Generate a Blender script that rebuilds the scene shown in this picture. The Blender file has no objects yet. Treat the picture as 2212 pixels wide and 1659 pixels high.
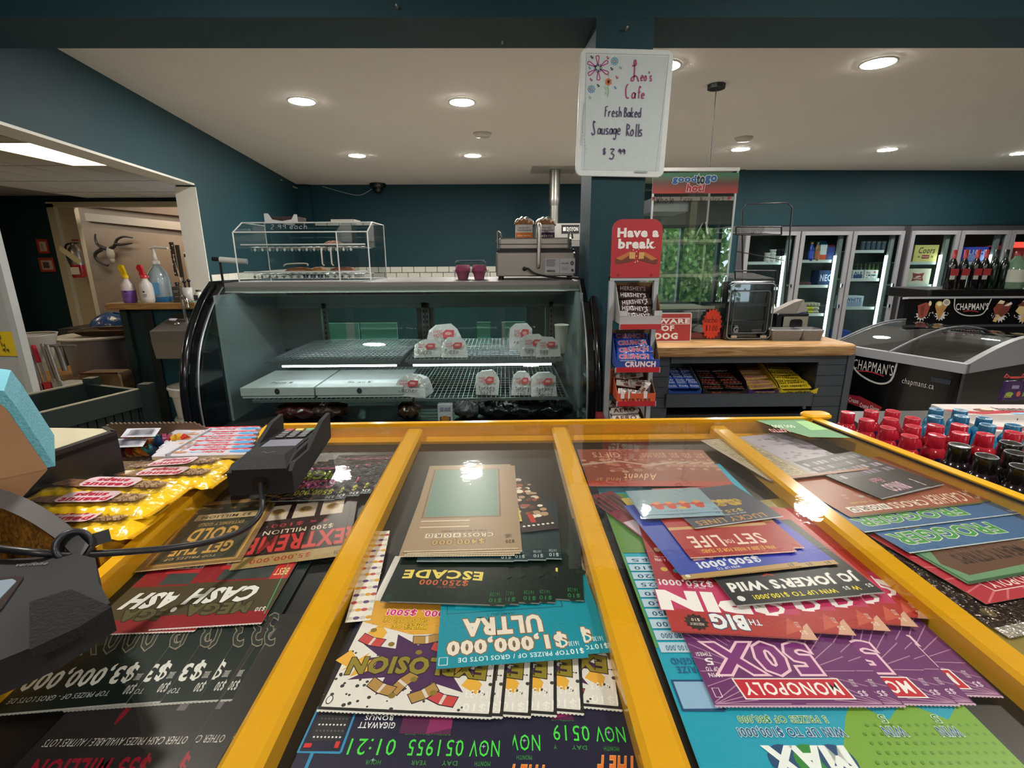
import bpy, math, random
from mathutils import Vector, Matrix
R_ = math.radians
rnd = random.Random(7)
scene = bpy.context.scene
COL = bpy.context.collection
# ---------------------------------------------------------------- camera
FPX, PITCH, ROLL, YAW = 1066.7, R_(14.36), R_(-.3336), R_(-.763)
CAM = Vector((0, 0, 1.5))
fw = Vector((-math.sin(YAW)*math.cos(PITCH), math.cos(YAW)*math.cos(PITCH), -math.sin(PITCH)))
rt0 = Vector((math.cos(YAW), math.sin(YAW), 0)); up0 = rt0.cross(fw)
rt = math.cos(ROLL)*rt0 + math.sin(ROLL)*up0; up = -math.sin(ROLL)*rt0 + math.cos(ROLL)*up0
cd = bpy.data.cameras.new('camera'); cam = bpy.data.objects.new('camera', cd); COL.objects.link(cam)
cd.sensor_width = 36; cd.lens = 36*FPX/2212; cd.clip_start = .02; cd.clip_end = 100
cam.matrix_world = Matrix((( rt.x, up.x, -fw.x, CAM.x), (rt.y, up.y, -fw.y, CAM.y), (rt.z, up.z, -fw.z, CAM.z), (0, 0, 0, 1)))
scene.camera = cam
# ---------------------------------------------------------------- world, exposure
w = bpy.data.worlds.new('daylight'); scene.world = w; w.use_nodes = True
w.node_tree.nodes['Background'].inputs[0].default_value = (.72, .86, 1, 1)
w.node_tree.nodes['Background'].inputs[1].default_value = 7.0
scene.view_settings.view_transform = 'Standard'; scene.view_settings.look = 'None'
scene.view_settings.exposure = 0.12; scene.view_settings.gamma = 1; scene.view_settings.use_curve_mapping = False
scene.cycles.transparent_max_bounces = 32
scene.cycles.max_bounces = 8
scene.cycles.caustics_reflective = False; scene.cycles.caustics_refractive = False
LAMP = 330.0      # radiance of the round ceiling lamps

def ray(px, py):
    return rt*(px-1106) - up*(py-829.5) + fw*FPX
def U(px, py, **k):            # a pixel of the photograph carried out to a known plane of the room
    d = ray(px, py); a, v = list(k.items())[0]; i = 'xyz'.index(a)
    return CAM + d*((v-CAM[i])/d[i])
def UP(px, py, p, n):
    d = ray(px, py); n = Vector(n); return CAM + d*((Vector(p)-CAM).dot(n)/d.dot(n))

def lin(h):
    if not isinstance(h, str): return h
    r = [int(h[i:i+2], 16)/255 for i in (0, 2, 4)]
    return tuple((c/12.92 if c <= .04045 else ((c+.055)/1.055)**2.4) for c in r)
# ---------------------------------------------------------------- materials
MATS = {}
def nodes(name):
    m = bpy.data.materials.new(name); m.use_nodes = True; nt = m.node_tree
    return m, nt, nt.nodes['Principled BSDF']
def N(nt, t, **k):
    n = nt.nodes.new(t)
    for a, v in k.items():
        if a in n.inputs: n.inputs[a].default_value = v
        else: setattr(n, a, v)
    return n
def colmat(name, rough=.5, metal=0., nscale=40, namp=.06, bump=0., bscale=60, spec=.5, coat=0., stretch=None, detail=3.):
    m, nt, b = nodes(name)
    at = N(nt, 'ShaderNodeAttribute', attribute_name='Col')
    tc = N(nt, 'ShaderNodeTexCoord'); mp = N(nt, 'ShaderNodeMapping')
    nt.links.new(tc.outputs['Object'], mp.inputs[0])
    if stretch: mp.inputs['Scale'].default_value = stretch
    no = N(nt, 'ShaderNodeTexNoise', Scale=nscale, Detail=detail); nt.links.new(mp.outputs[0], no.inputs[0])
    mr = N(nt, 'ShaderNodeMapRange'); mr.inputs[3].default_value = 1-namp; mr.inputs[4].default_value = 1+namp
    nt.links.new(no.outputs[0], mr.inputs[0])
    mx = N(nt, 'ShaderNodeMix', data_type='RGBA', blend_type='MULTIPLY'); mx.inputs[0].default_value = 1
    nt.links.new(at.outputs[0], mx.inputs[6]); nt.links.new(mr.outputs[0], mx.inputs[7])
    nt.links.new(mx.outputs[2], b.inputs['Base Color'])
    b.inputs['Roughness'].default_value = rough; b.inputs['Metallic'].default_value = metal
    b.inputs['Specular IOR Level'].default_value = spec; b.inputs['Coat Weight'].default_value = coat
    if bump:
        n2 = N(nt, 'ShaderNodeTexNoise', Scale=bscale, Detail=2.); nt.links.new(mp.outputs[0], n2.inputs[0])
        bp = N(nt, 'ShaderNodeBump', Strength=bump, Distance=.01); nt.links.new(n2.outputs[0], bp.inputs['Height'])
        nt.links.new(bp.outputs[0], b.inputs['Normal'])
    MATS[name] = m; return m
colmat('paper', .6); colmat('matte', .75); colmat('satin', .38); colmat('gloss', .16, coat=.3)
colmat('ticket', .33, namp=.05, nscale=300, spec=.5)
colmat('wallpaint', .6, spec=.3, nscale=6, namp=.08, bump=.12, bscale=220)
colmat('ceilpaint', .8, nscale=5, namp=.03, bump=.06, bscale=150)
colmat('metal', .36, .9, nscale=8, namp=.1, stretch=(1, 1, 30))
colmat('steel', .42, .85, nscale=14, namp=.1, stretch=(1, 1, 12), bump=.03, bscale=200)
colmat('chrome', .1, 1.)
colmat('wrap', .22, nscale=60, namp=.1, bump=.5, bscale=45, coat=.6)
colmat('foil', .22, .6, nscale=60, namp=.2, bump=.6, bscale=80)
colmat('food', .6, nscale=90, namp=.4, bump=.6, bscale=90)
colmat('fabric', .95, nscale=200, namp=.2, bump=.4, bscale=300)
colmat('board', .8, nscale=25, namp=.09)
colmat('grime', .35, .7, nscale=7, namp=.7, stretch=(1, 1, 1))
def glassmat(name, tint=(.97, .98, .97), ior=1.45, rough=.0, bump=0., bscale=30, stretch=None, gl=1.0):
    m = bpy.data.materials.new(name); m.use_nodes = True; nt = m.node_tree; nt.nodes.clear()
    o = N(nt, 'ShaderNodeOutputMaterial'); mx = N(nt, 'ShaderNodeMixShader'); t = N(nt, 'ShaderNodeBsdfTransparent'); g = N(nt, 'ShaderNodeBsdfGlossy')
    t.inputs[0].default_value = (*tint, 1); g.inputs['Roughness'].default_value = rough; g.inputs[0].default_value = (gl, gl, gl, 1)
    fr = N(nt, 'ShaderNodeFresnel', IOR=ior)
    ge = N(nt, 'ShaderNodeNewGeometry'); mu = N(nt, 'ShaderNodeMath', operation='MULTIPLY'); su = N(nt, 'ShaderNodeMath', operation='SUBTRACT'); su.inputs[0].default_value = 1
    nt.links.new(ge.outputs['Backfacing'], su.inputs[1]); nt.links.new(fr.outputs[0], mu.inputs[0]); nt.links.new(su.outputs[0], mu.inputs[1])
    nt.links.new(mu.outputs[0], mx.inputs[0]); nt.links.new(t.outputs[0], mx.inputs[1]); nt.links.new(g.outputs[0], mx.inputs[2]); nt.links.new(mx.outputs[0], o.inputs[0])
    if bump:
        tc = N(nt, 'ShaderNodeTexCoord'); no = N(nt, 'ShaderNodeTexNoise', Scale=bscale, Detail=4.)
        mp = N(nt, 'ShaderNodeMapping'); nt.links.new(tc.outputs['Object'], mp.inputs[0])
        if stretch: mp.inputs['Scale'].default_value = stretch
        nt.links.new(mp.outputs[0], no.inputs[0])
        bp = N(nt, 'ShaderNodeBump', Strength=bump, Distance=.002); nt.links.new(no.outputs[0], bp.inputs['Height']); nt.links.new(bp.outputs[0], g.inputs['Normal']); nt.links.new(bp.outputs[0], fr.inputs['Normal'])
    MATS[name] = m; return m
glassmat('glass'); glassmat('glass_green', (.88, .94, .92), 1.6); glassmat('glass_top', (.95, .95, .93), 1.52, .025, .14, 25, (1, 1, 1))
glassmat('glass_w', (.9, .93, .9), 2.2); glassmat('glass_teal', (.72, .96, .90), 1.3); glassmat('film', (.9, .9, .9), 1.6, .12, 1., 60); glassmat('acrylic', (.93, .95, .95), 1.6, .02); glassmat('smoke', (.25, .25, .26), 1.5, .03)
glassmat('glass_dark', (.05, .12, .06), 1.5, .02); glassmat('liquid_blue', (.25, .55, .8), 1.4, .05); glassmat('glass_cooler', (.85, .9, .9), 1.35, .0)
def emit(name, col, s):
    m = bpy.data.materials.new(name); m.use_nodes = True; nt = m.node_tree; nt.nodes.clear()
    o = N(nt, 'ShaderNodeOutputMaterial'); e = N(nt, 'ShaderNodeEmission'); e.inputs[0].default_value = (*col, 1); e.inputs[1].default_value = s
    nt.links.new(e.outputs[0], o.inputs[0]); MATS[name] = m
emit('lamp', (1, .955, .89), LAMP); emit('panel', (1, .82, .54), 7.); emit('tube', (.86, 1, .95), 7.); emit('tube_deli', (.92, 1, .98), 18.); emit('screen', (.55, .65, .7), .5); emit('led', (.35, .5, 1), 1.); emit('red_sign', (1, .08, .05), 1.6)
def woodmat(name, c1, c2, sc=(1, 14, 14), rough=.45):
    m, nt, b = nodes(name); tc = N(nt, 'ShaderNodeTexCoord'); mp = N(nt, 'ShaderNodeMapping'); mp.inputs['Scale'].default_value = sc
    no = N(nt, 'ShaderNodeTexNoise', Scale=3., Detail=6., Distortion=1.5); cr = N(nt, 'ShaderNodeValToRGB')
    cr.color_ramp.elements[0].color = (*lin(c1), 1); cr.color_ramp.elements[1].color = (*lin(c2), 1); cr.color_ramp.elements[0].position = .35; cr.color_ramp.elements[1].position = .65
    nt.links.new(tc.outputs['Object'], mp.inputs[0]); nt.links.new(mp.outputs[0], no.inputs[0]); nt.links.new(no.outputs[0], cr.inputs[0]); nt.links.new(cr.outputs[0], b.inputs['Base Color'])
    bp = N(nt, 'ShaderNodeBump', Strength=.2, Distance=.003); nt.links.new(no.outputs[0], bp.inputs['Height']); nt.links.new(bp.outputs[0], b.inputs['Normal'])
    b.inputs['Roughness'].default_value = rough; MATS[name] = m
woodmat('wood', '8a6236', 'c29a68'); woodmat('wood_old', '7a5228', 'b08850'); woodmat('wicker', '4a2c08', '8a5c18', (40, 8, 40))
# ---------------------------------------------------------------- mesh builder
def catmull(P, n=6, closed=False):
    P = [Vector(p) for p in P]; out = []; L = len(P)
    rng = range(L) if closed else range(L-1)
    for i in rng:
        g = (lambda j: P[j % L]) if closed else (lambda j: P[max(0, min(L-1, j))])
        a, b, c, d = g(i-1), g(i), g(i+1), g(i+2)
        for k in range(n):
            t = k/n
            out.append(.5*((2*b)+(c-a)*t+(2*a-5*b+4*c-d)*t*t+(-a+3*b-3*c+d)*t**3))
    if not closed: out.append(P[-1])
    return out
def rrect(w, h, r, n=4, cx=0, cy=0):
    o = []; r = min(r, w/2-1e-5, h/2-1e-5)
    for sx, sy, a0 in ((1, 1, 0), (-1, 1, 90), (-1, -1, 180), (1, -1, 270)):
        for k in range(n+1):
            a = R_(a0+90*k/n); o.append((cx+sx*(w/2-r)+r*math.cos(a), cy+sy*(h/2-r)+r*math.sin(a)))
    return o
TXT = {}
def txt(s, off):
    k = (s, off)
    if k in TXT: return TXT[k]
    c = bpy.data.curves.new('t', 'FONT'); c.body = s; c.offset = off; c.resolution_u = 2; c.fill_mode = 'FRONT'; c.space_character = 1.12
    o = bpy.data.objects.new('t', c); COL.objects.link(o)
    me = bpy.data.meshes.new_from_object(o.evaluated_get(bpy.context.evaluated_depsgraph_get()))
    v = [tuple(x.co) for x in me.vertices]; f = [tuple(p.vertices) for p in me.polygons]
    bpy.data.objects.remove(o); bpy.data.curves.remove(c); bpy.data.meshes.remove(me)
    if off == 0:
        bb = (min(p[0] for p in v), max(p[0] for p in v), min(p[1] for p in v), max(p[1] for p in v))
    else: bb = txt(s, 0)[2]
    TXT[k] = (v, f, bb); return TXT[k]
GL = {  # single stroke hand lettering, unit box, baseline 0
 'a': [[(.9,.75),(.5,.95),(.15,.6),(.2,.15),(.6,.1),(.9,.6),(.9,.9),(.9,.3),(1,.02)]], 'b': [[(.15,1.8),(.15,.05)],[(.15,.6),(.6,.95),(.9,.5),(.6,.02),(.15,.15)]],
 'c': [[(.9,.8),(.5,.95),(.12,.5),(.4,.03),(.9,.2)]], 'd': [[(.85,.7),(.4,.95),(.12,.45),(.45,.02),(.85,.35)],[(.88,1.8),(.9,.02)]],
 'e': [[(.15,.5),(.85,.6),(.75,.92),(.4,.98),(.12,.5),(.4,.03),(.9,.15)]], 'f': [[(.9,1.6),(.55,1.8),(.4,1.4),(.4,.0)],[(.1,.9),(.8,.95)]],
 'g': [[(.85,.75),(.4,.95),(.12,.5),(.45,.08),(.85,.5),(.87,.9),(.85,-.4),(.55,-.8),(.15,-.55)]], 'h': [[(.15,1.8),(.15,0)],[(.15,.55),(.5,.95),(.82,.7),(.85,0)]],
 'i': [[(.5,.95),(.5,0)],[(.5,1.3),(.53,1.35)]], 'k': [[(.15,1.8),(.15,0)],[(.85,1.0),(.2,.45),(.9,0)]], 'l': [[(.5,1.8),(.5,.1),(.6,0)]],
 'n': [[(.15,.95),(.15,0)],[(.15,.55),(.5,.95),(.82,.7),(.85,0)]], 'o': [[(.5,.95),(.12,.55),(.4,.02),(.85,.35),(.75,.85),(.45,.96)]],
 'p': [[(.15,.95),(.15,-.7)],[(.15,.6),(.6,.95),(.9,.5),(.6,.02),(.15,.2)]], 'r': [[(.2,.95),(.2,0)],[(.2,.55),(.5,.9),(.85,.85)]],
 's': [[(.85,.85),(.4,.95),(.25,.65),(.75,.35),(.7,.05),(.15,.1)]], 't': [[(.5,1.5),(.5,.1),(.8,.02)],[(.15,.95),(.9,1)]], 'u': [[(.15,.95),(.2,.2),(.5,.02),(.82,.3)],[(.85,.95),(.88,0)]],
 'y': [[(.15,.95),(.25,.4),(.55,.35),(.82,.6)],[(.85,.95),(.8,-.4),(.45,-.75),(.15,-.5)]], 'z': [[(.15,.95),(.85,.93),(.15,.04),(.9,.02)]], '-': [[(.2,.5),(.8,.5)]],
 "'": [[(.5,1.75),(.4,1.4)]], '.': [[(.45,.02),(.52,.06)]], '$': [[(.85,1.3),(.4,1.4),(.2,1.05),(.8,.6),(.65,.2),(.15,.25)],[(.42,1.7),(.38,-.1)],[(.6,1.7),(.56,-.1)]],
 '0': [[(.5,1.5),(.12,.8),(.45,.02),(.88,.7),(.5,1.5)]], '1': [[(.3,1.2),(.55,1.5),(.5,0)]], '2': [[(.15,1.2),(.5,1.5),(.85,1.1),(.2,.05),(.9,.05)]], '3': [[(.15,1.5),(.85,1.48),(.4,.9),(.85,.6),(.6,-.0),(.05,.1)]],
 '6': [[(.7,1.5),(.25,.9),(.2,.2),(.6,.02),(.8,.4),(.3,.6)]], '9': [[(.85,1.2),(.4,1.45),(.15,1.05),(.5,.75),(.85,1.2),(.85,.1)]],
 'B': [[(.2,1.8),(.2,0)],[(.2,1.75),(.75,1.6),(.7,1.15),(.25,1),(.85,.75),(.85,.2),(.2,0)]], 'C': [[(.85,1.55),(.5,1.85),(.15,1.2),(.12,.4),(.4,0),(.7,.15)]], 'F': [[(.25,1.7),(.2,0)],[(.1,1.65),(.95,1.85)],[(.25,1),(.75,1.1)]],
 'L': [[(.55,1.85),(.75,1.7),(.6,1.3),(.45,.4),(.1,.1),(.25,.5),(.6,.35),(.95,0)],[(.35,1.6),(.55,1.6)]], 'N': [[(.1,0),(.15,1.7),(.8,.05),(.9,1.8)]], 'P': [[(.2,1.8),(.2,0)],[(.2,1.75),(.85,1.5),(.7,.95),(.2,.9)]],
 'R': [[(.2,1.8),(.2,0)],[(.2,1.75),(.85,1.5),(.7,1.05),(.2,.95),(.95,0)]], 'S': [[(.85,1.6),(.5,1.85),(.3,1.4),(.55,.8),(.6,.2),(.25,-.02),(.08,.3)]], 'T': [[(.05,1.75),(.95,1.8)],[(.5,1.8),(.5,0)]],
 'W': [[(.0,1.8),(.3,.02),(.5,1.1),(.7,.02),(1,1.7)]], 'H': [[(.15,1.8),(.15,0)],[(.85,1.8),(.85,0)],[(.15,.9),(.85,.95)]], 'D': [[(.2,1.8),(.2,0)],[(.2,1.75),(.85,1.3),(.8,.4),(.2,0)]],
}
class B:
    def __init__(s): s.v = []; s.f = []; s.c = []; s.s = []; s.T = Matrix.Identity(4); s.z = 0; s.dz = .00015; s.fn = None
    def add(s, vs, fs, col, smooth=False):
        n = len(s.v); T = s.T
        for p in vs:
            p = Vector(p) if len(p) == 3 else Vector((p[0], p[1], 0))
            if s.fn: p = s.fn(p)
            s.v.append(tuple(T @ p))
        c = lin(col)
        for f in fs: s.f.append(tuple(i+n for i in f)); s.c.append(c); s.s.append(smooth)
        return s
    def at(s, loc=(0, 0, 0), rz=0, rx=0, ry=0, sc=1):
        s.T = Matrix.Translation(loc) @ Matrix.Rotation(rz, 4, 'Z') @ Matrix.Rotation(ry, 4, 'Y') @ Matrix.Rotation(rx, 4, 'X') @ Matrix.Scale(sc, 4); return s
    def box(s, x0, x1, y0, y1, z0, z1, col):
        return s.add([(x, y, z) for x in (x0, x1) for y in (y0, y1) for z in (z0, z1)], [(0, 1, 3, 2), (4, 6, 7, 5), (0, 4, 5, 1), (2, 3, 7, 6), (0, 2, 6, 4), (1, 5, 7, 3)], col)
    def prism(s, pts, z0, z1, col, ax='z', smooth=False, ch=0):   # outline in two axes, pushed along the third
        def m(p, h): return {'z': (p[0], p[1], h), 'y': (p[0], h, p[1]), 'x': (h, p[0], p[1])}[ax]
        n = len(pts); L = [[m(p, z0) for p in pts], [m(p, z1) for p in pts]]
        if ch:
            cx = sum(p[0] for p in pts)/n; cy = sum(p[1] for p in pts)/n
            w = max(abs(p[0]-cx) for p in pts); h = max(abs(p[1]-cy) for p in pts)
            q = [(cx+(p[0]-cx)*(1-ch/w), cy+(p[1]-cy)*(1-ch/h)) for p in pts]; d = ch if z1 > z0 else -ch
            L = [[m(p, z0) for p in q], [m(p, z0+d) for p in pts], [m(p, z1-d) for p in pts], [m(p, z1) for p in q]]
        k = len(L); vs = sum(L, [])
        fs = [(j*n+i, j*n+(i+1) % n, (j+1)*n+(i+1) % n, (j+1)*n+i) for j in range(k-1) for i in range(n)]
        s.add(vs, fs, col, smooth); s.add(L[0], [tuple(range(n))[::-1]], col); return s.add(L[-1], [tuple(range(n))], col)
    def rbox(s, x0, x1, y0, y1, z0, z1, col, r=.01, ch=.003, ax='z'):
        a = {'z': (x0, x1, y0, y1, z0, z1), 'y': (x0, x1, z0, z1, y0, y1), 'x': (y0, y1, z0, z1, x0, x1)}[ax]
        return s.prism(rrect(abs(a[1]-a[0]), abs(a[3]-a[2]), r, 3, (a[0]+a[1])/2, (a[2]+a[3])/2), a[4], a[5], col, ax, False, ch)
    def lathe(s, prof, col, n=20, smooth=True, cap=True):
        vs = []; k = len(prof)
        for r, z in prof:
            for i in range(n): a = 2*math.pi*i/n; vs.append((r*math.cos(a), r*math.sin(a), z))
        fs = [(j*n+i, j*n+(i+1) % n, (j+1)*n+(i+1) % n, (j+1)*n+i) for j in range(k-1) for i in range(n)]
        s.add(vs, fs, col, smooth)
        if cap:
            s.add(vs[:n], [tuple(range(n))[::-1]], col); s.add(vs[-n:], [tuple(range(n))], col)
        return s
    def tube(s, path, r, col, n=6, closed=False, smooth=True):
        P = [Vector(p) for p in path]; L = len(P); vs = []; nrm = None
        for i, p in enumerate(P):
            a = P[(i-1) % L] if closed or i else P[0]; b = P[(i+1) % L] if closed or i < L-1 else P[-1]
            t = (b-a).normalized() if (b-a).length > 1e-9 else Vector((0, 0, 1))
            if nrm is None: nrm = t.orthogonal().normalized()
            nrm = (nrm - t*nrm.dot(t)); nrm = nrm.normalized() if nrm.length > 1e-6 else t.orthogonal().normalized()
            bn = t.cross(nrm); rr = r[i] if isinstance(r, (list, tuple)) else r
            for k in range(n): an = 2*math.pi*k/n; vs.append(p+nrm*rr*math.cos(an)+bn*rr*math.sin(an))
        m = L if closed else L-1
        s.add(vs, [(i*n+k, i*n+(k+1) % n, ((i+1) % L)*n+(k+1) % n, ((i+1) % L)*n+k) for i in range(m) for k in range(n)], col, smooth)
        if not closed: s.add(vs[:n], [tuple(range(n))[::-1]], col); s.add(vs[-n:], [tuple(range(n))], col)
        return s
    def grid(s, fn, nu, nv, col, smooth=True, closed=False):
        vs = [fn(i/nu, j/nv) for j in range(nv+1) for i in range(nu+1)]
        return s.add(vs, [(j*(nu+1)+i, j*(nu+1)+i+1, (j+1)*(nu+1)+i+1, (j+1)*(nu+1)+i) for j in range(nv) for i in range(nu)], col, smooth)
    def ball(s, c, r, col, nu=12, nv=8, sq=(1, 1, 1)):
        def f(u, v):
            a = 2*math.pi*u; b = math.pi*(v-.5)
            return (c[0]+r*sq[0]*math.cos(a)*math.cos(b), c[1]+r*sq[1]*math.sin(a)*math.cos(b), c[2]+r*sq[2]*math.sin(b))
        return s.grid(f, nu, nv, col)
    # flat print on the local xy plane; every call lies a hair above the one before
    def up_(s): s.z += s.dz; return s.z
    def poly(s, pts, col): z = s.up_(); return s.add([(p[0], p[1], z) for p in pts], [tuple(range(len(pts)))], col)
    def rect(s, x0, y0, x1, y1, col): return s.poly([(x0, y0), (x1, y0), (x1, y1), (x0, y1)], col)
    def ell(s, cx, cy, rx, ry, col, n=16): return s.poly([(cx+rx*math.cos(2*math.pi*i/n), cy+ry*math.sin(2*math.pi*i/n)) for i in range(n)], col)
    def star(s, cx, cy, r, r2, n, col, a0=0): return s.poly([(cx+(r if i % 2 == 0 else r2)*math.cos(a0+math.pi*i/n), cy+(r if i % 2 == 0 else r2)*math.sin(a0+math.pi*i/n)) for i in range(2*n)], col)
    def text(s, t, x0, y0, x1, y1, col, out=None, ow=.045, bold=.015, sk=0, arc=0):
        for c, off in (((out, round(bold+ow*.7, 3)),) if out else ())+((col, bold),):
            v, f, bb = txt(t, off); z = s.up_(); sx = (x1-x0)/(bb[1]-bb[0]); sy = (y1-y0)/(bb[3]-bb[2])
            s.add([((x0+(p[0]-bb[0])*sx+sk*(p[1]-bb[2])*sy), y0+(p[1]-bb[2])*sy+arc*4*((p[0]-bb[0])/(bb[1]-bb[0])-.5)**2, z) for p in v], f, c)
        return s
    def line(s, P, wd, col, smooth_n=0):
        P = [Vector((p[0], p[1])) for p in P]
        if smooth_n and len(P) > 2: P = [Vector(p[:2]) for p in catmull([(p.x, p.y, 0) for p in P], smooth_n)]
        z = s.up_(); vs = []; L = len(P)
        for i, p in enumerate(P):
            t = P[min(L-1, i+1)]-P[max(0, i-1)]; t = t.normalized() if t.length > 1e-9 else Vector((1, 0)); n = Vector((-t.y, t.x))*wd/2
            vs += [(p.x+n.x, p.y+n.y, z), (p.x-n.x, p.y-n.y, z)]
        return s.add(vs, [(2*i, 2*i+1, 2*i+3, 2*i+2) for i in range(L-1)], col)
    def hand(s, t, x0, y0, cw, xh, wd, col, sp=1.25, sk=.0):   # hand lettering: letter width, x height, pen width
        x = x0
        for ch in t:
            for st in GL.get(ch, []):
                s.line([(x+p[0]*cw+sk*p[1]*xh, y0+p[1]*xh) for p in st], wd, col, 4)
            x += cw*sp*(.55 if ch in "il.'1 " else 1)
        return s
    def obj(s, name, mat='matte', parent=None, loc=(0, 0, 0), rz=0, label=None, cat=None, group=None, kind=None):
        me = bpy.data.meshes.new(name); me.from_pydata(s.v, [], s.f)
        ca = me.color_attributes.new('Col', 'FLOAT_COLOR', 'CORNER'); buf = []
        for f, c in zip(s.f, s.c): buf += [c[0], c[1], c[2], 1.]*len(f)
        ca.data.foreach_set('color', buf); me.polygons.foreach_set('use_smooth', s.s)
        me.materials.append(MATS[mat]); me.update()
        o = bpy.data.objects.new(name, me); COL.objects.link(o); o.location = loc; o.rotation_euler = (0, 0, rz)
        if parent: o.parent = parent
        if label: o['label'] = label
        if cat: o['category'] = cat
        if group: o['group'] = group
        if kind: o['kind'] = kind
        return o
def ob(fn, name, mat='matte', parent=None, **k):
    b = B(); fn(b); return b.obj(name, mat, parent, **k)
def thing(name, label, cat, loc=(0, 0, 0), rz=0, group=None, rx=0, ry=0):
    o = bpy.data.objects.new(name, None); COL.objects.link(o); o.location = loc; o.rotation_euler = (rx, ry, rz)
    o['label'] = label; o['category'] = cat
    if group: o['group'] = group
    return o
def dup(o, loc=None, rz=None, label=None, parent=None, rot=None):
    c = o.copy(); COL.objects.link(c)
    if parent: c.parent = parent
    if loc is not None: c.location = loc
    if rz is not None: c.rotation_euler = (o.rotation_euler[0], o.rotation_euler[1], rz)
    if rot is not None: c.rotation_euler = rot
    if label: c['label'] = label
    for ch in KIDS(o): dup(ch, parent=c)
    return c
def KIDS(o): return [x for x in bpy.data.objects if x.parent == o]
ORD = ['topmost', 'second', 'third', 'fourth', 'fifth', 'sixth', 'seventh', 'eighth', 'ninth', 'tenth', 'eleventh', 'twelfth', 'thirteenth', 'fourteenth', 'fifteenth', 'sixteenth']
ORDL = ['first']+ORD[1:]
S = lambda b, n, m, **k: b.obj(n, m, kind='structure', **k)
H = 2.67
# ================================================================ the room
TEAL = '1c3f47'; TEALD = '123238'
WA = Vector((-2.540, 3.237, 0)); WB = Vector((-3.36, 8.60, 0)); WD = (WB-WA).normalized(); WN = Vector((WD.y, -WD.x, 0))
def WP(yv, off=0, z=0):        # a point of the left wall at depth yv, off = behind its face
    p = WA+WD*((yv-WA.y)/WD.y)-WN*off; return Vector((p.x, p.y, z))
def wallseg(b, y0, y1, z0, z1, th, col, z0b=None):
    a, c, d, e = WP(y0), WP(y1), WP(y1, th), WP(y0, th)
    b.prism([(p.x, p.y) for p in (a, c, d, e)], z0, z1, col)
b = B()
for i in range(26):
    for j in range(22):
        x = -5+i*.6; y = -3+j*.6
        b.rbox(x+.003, x+.597, y+.003, y+.597, -.02, 0, ('a39b90', '9a9288', 'aaa297')[(i*7+j*3) % 3], .004, .001)
S(b, 'floor', 'satin')
ob(lambda b: b.box(-5.2, 10.7, -3.1, 10.4, -.05, -.012, '4a4643'), 'floor', 'matte', kind='structure')
b = B(); b.prism([(WP(-3.1).x, -3.1), (10.6, -3.1), (10.6, 9), (WP(9).x, 9)], H, H+.1, 'e6e2da'); S(b, 'ceiling', 'ceilpaint')
# left wall: head over the opening, then solid to the back; white jamb end
b = B(); wallseg(b, -3.1, 4.80, 2.16, H, .16, TEAL); wallseg(b, 4.785, 8.75, 0, H, .16, TEAL); wallseg(b, -3.1, 1.0, 0, 2.16, .16, TEAL); S(b, 'wall_left', 'wallpaint')
b = B()
for s0, s1, z0, z1, y0, y1 in ((-.006, .166, 0, 2.13, 4.768, 4.784), (-.004, .164, 2.143, 2.159, 1.0, 4.77)):
    b.prism([tuple(WP(q, s)[:2]) for q, s in ((y0, s0), (y1, s0), (y1, s1), (y0, s1))], z0, z1, 'd8d6cc')
S(b, 'trim_1', 'satin')
# back walls
ob(lambda b: (b.box(-3.7, 3.4, 8.68, 8.8, 0, H, TEAL), b.box(-3.42, -3.15, 8.56, 8.68, 0, H-.03, TEAL)), 'wall_back', 'wallpaint', kind='structure')
ob(lambda b: (b.box(3.28, 3.38, 7.36, 8.75, 0, H, TEAL), b.prism([(3.28, 7.385), (10.6, 7.63), (10.6, 7.73), (3.28, 7.485)], 1.93, H, TEAL), b.prism([(8.1, 7.5), (10.6, 7.63), (10.6, 7.73), (8.1, 7.6)], 0, 1.93, TEAL)), 'wall_cooler', 'wallpaint', kind='structure')
ob(lambda b: b.box(10.5, 10.6, -3.1, 7.6, 0, H, TEAL), 'wall_right', 'wallpaint', kind='structure')
# header beam and post
ob(lambda b: (b.box(WP(2.275).x+.001, 10.5, 2.275, 2.575, 2.43, H, TEAL), b.box(.378, .612, 2.276, 2.575, 0, 2.44, TEAL)), 'trim_header', 'wallpaint', kind='structure')
# wall behind the camera with a shop window
b = B(); WX0, WX1, WZ0, WZ1 = 2.7, 5.0, .55, 2.1
for a in ((-2.1, WX0, 0, H), (WX1, 10.6, 0, H), (WX0, WX1, 0, WZ0), (WX0, WX1, WZ1, H)): b.box(a[0], a[1], -3.1, -3.0, a[2], a[3], 'b8b8b0')
S(b, 'wall_near', 'wallpaint')
fr = ob(lambda b: [b.box(x, x+.06, -3.1, -2.98, WZ0, WZ1, '2c2e30') for x in (WX0, 3.45, 4.2, WX1-.06)]+[b.box(WX0, WX1, -3.1, -2.98, z, z+.06, '2c2e30') for z in (WZ0, WZ1-.06)], 'window_1', 'satin', kind='structure')
ob(lambda b: b.box(WX0+.05, WX1-.05, -3.05, -3.044, WZ0+.05, WZ1-.05, 'ffffff'), 'pane', 'glass', fr)
b = B()
for i in range(2600):
    x, z = rnd.uniform(3.5, 5.3)+rnd.uniform(-.5, .5), rnd.uniform(0, 2.6); y = -5.2+rnd.uniform(-.4, .4); a = rnd.random()*6.3; s = rnd.uniform(.05, .1)
    c = Vector((x, y, z)); u = Vector((math.cos(a), .4*math.sin(a*3), math.sin(a)))*s; v = Vector((-math.sin(a), rnd.uniform(-.5, .9), math.cos(a)))*s*.6
    b.add([c-u, c+v, c+u, c-v], [(0, 1, 2, 3)], rnd.choice(['6f9a3c', '8fb858', '4f7a2c', 'b8d080']))
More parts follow.
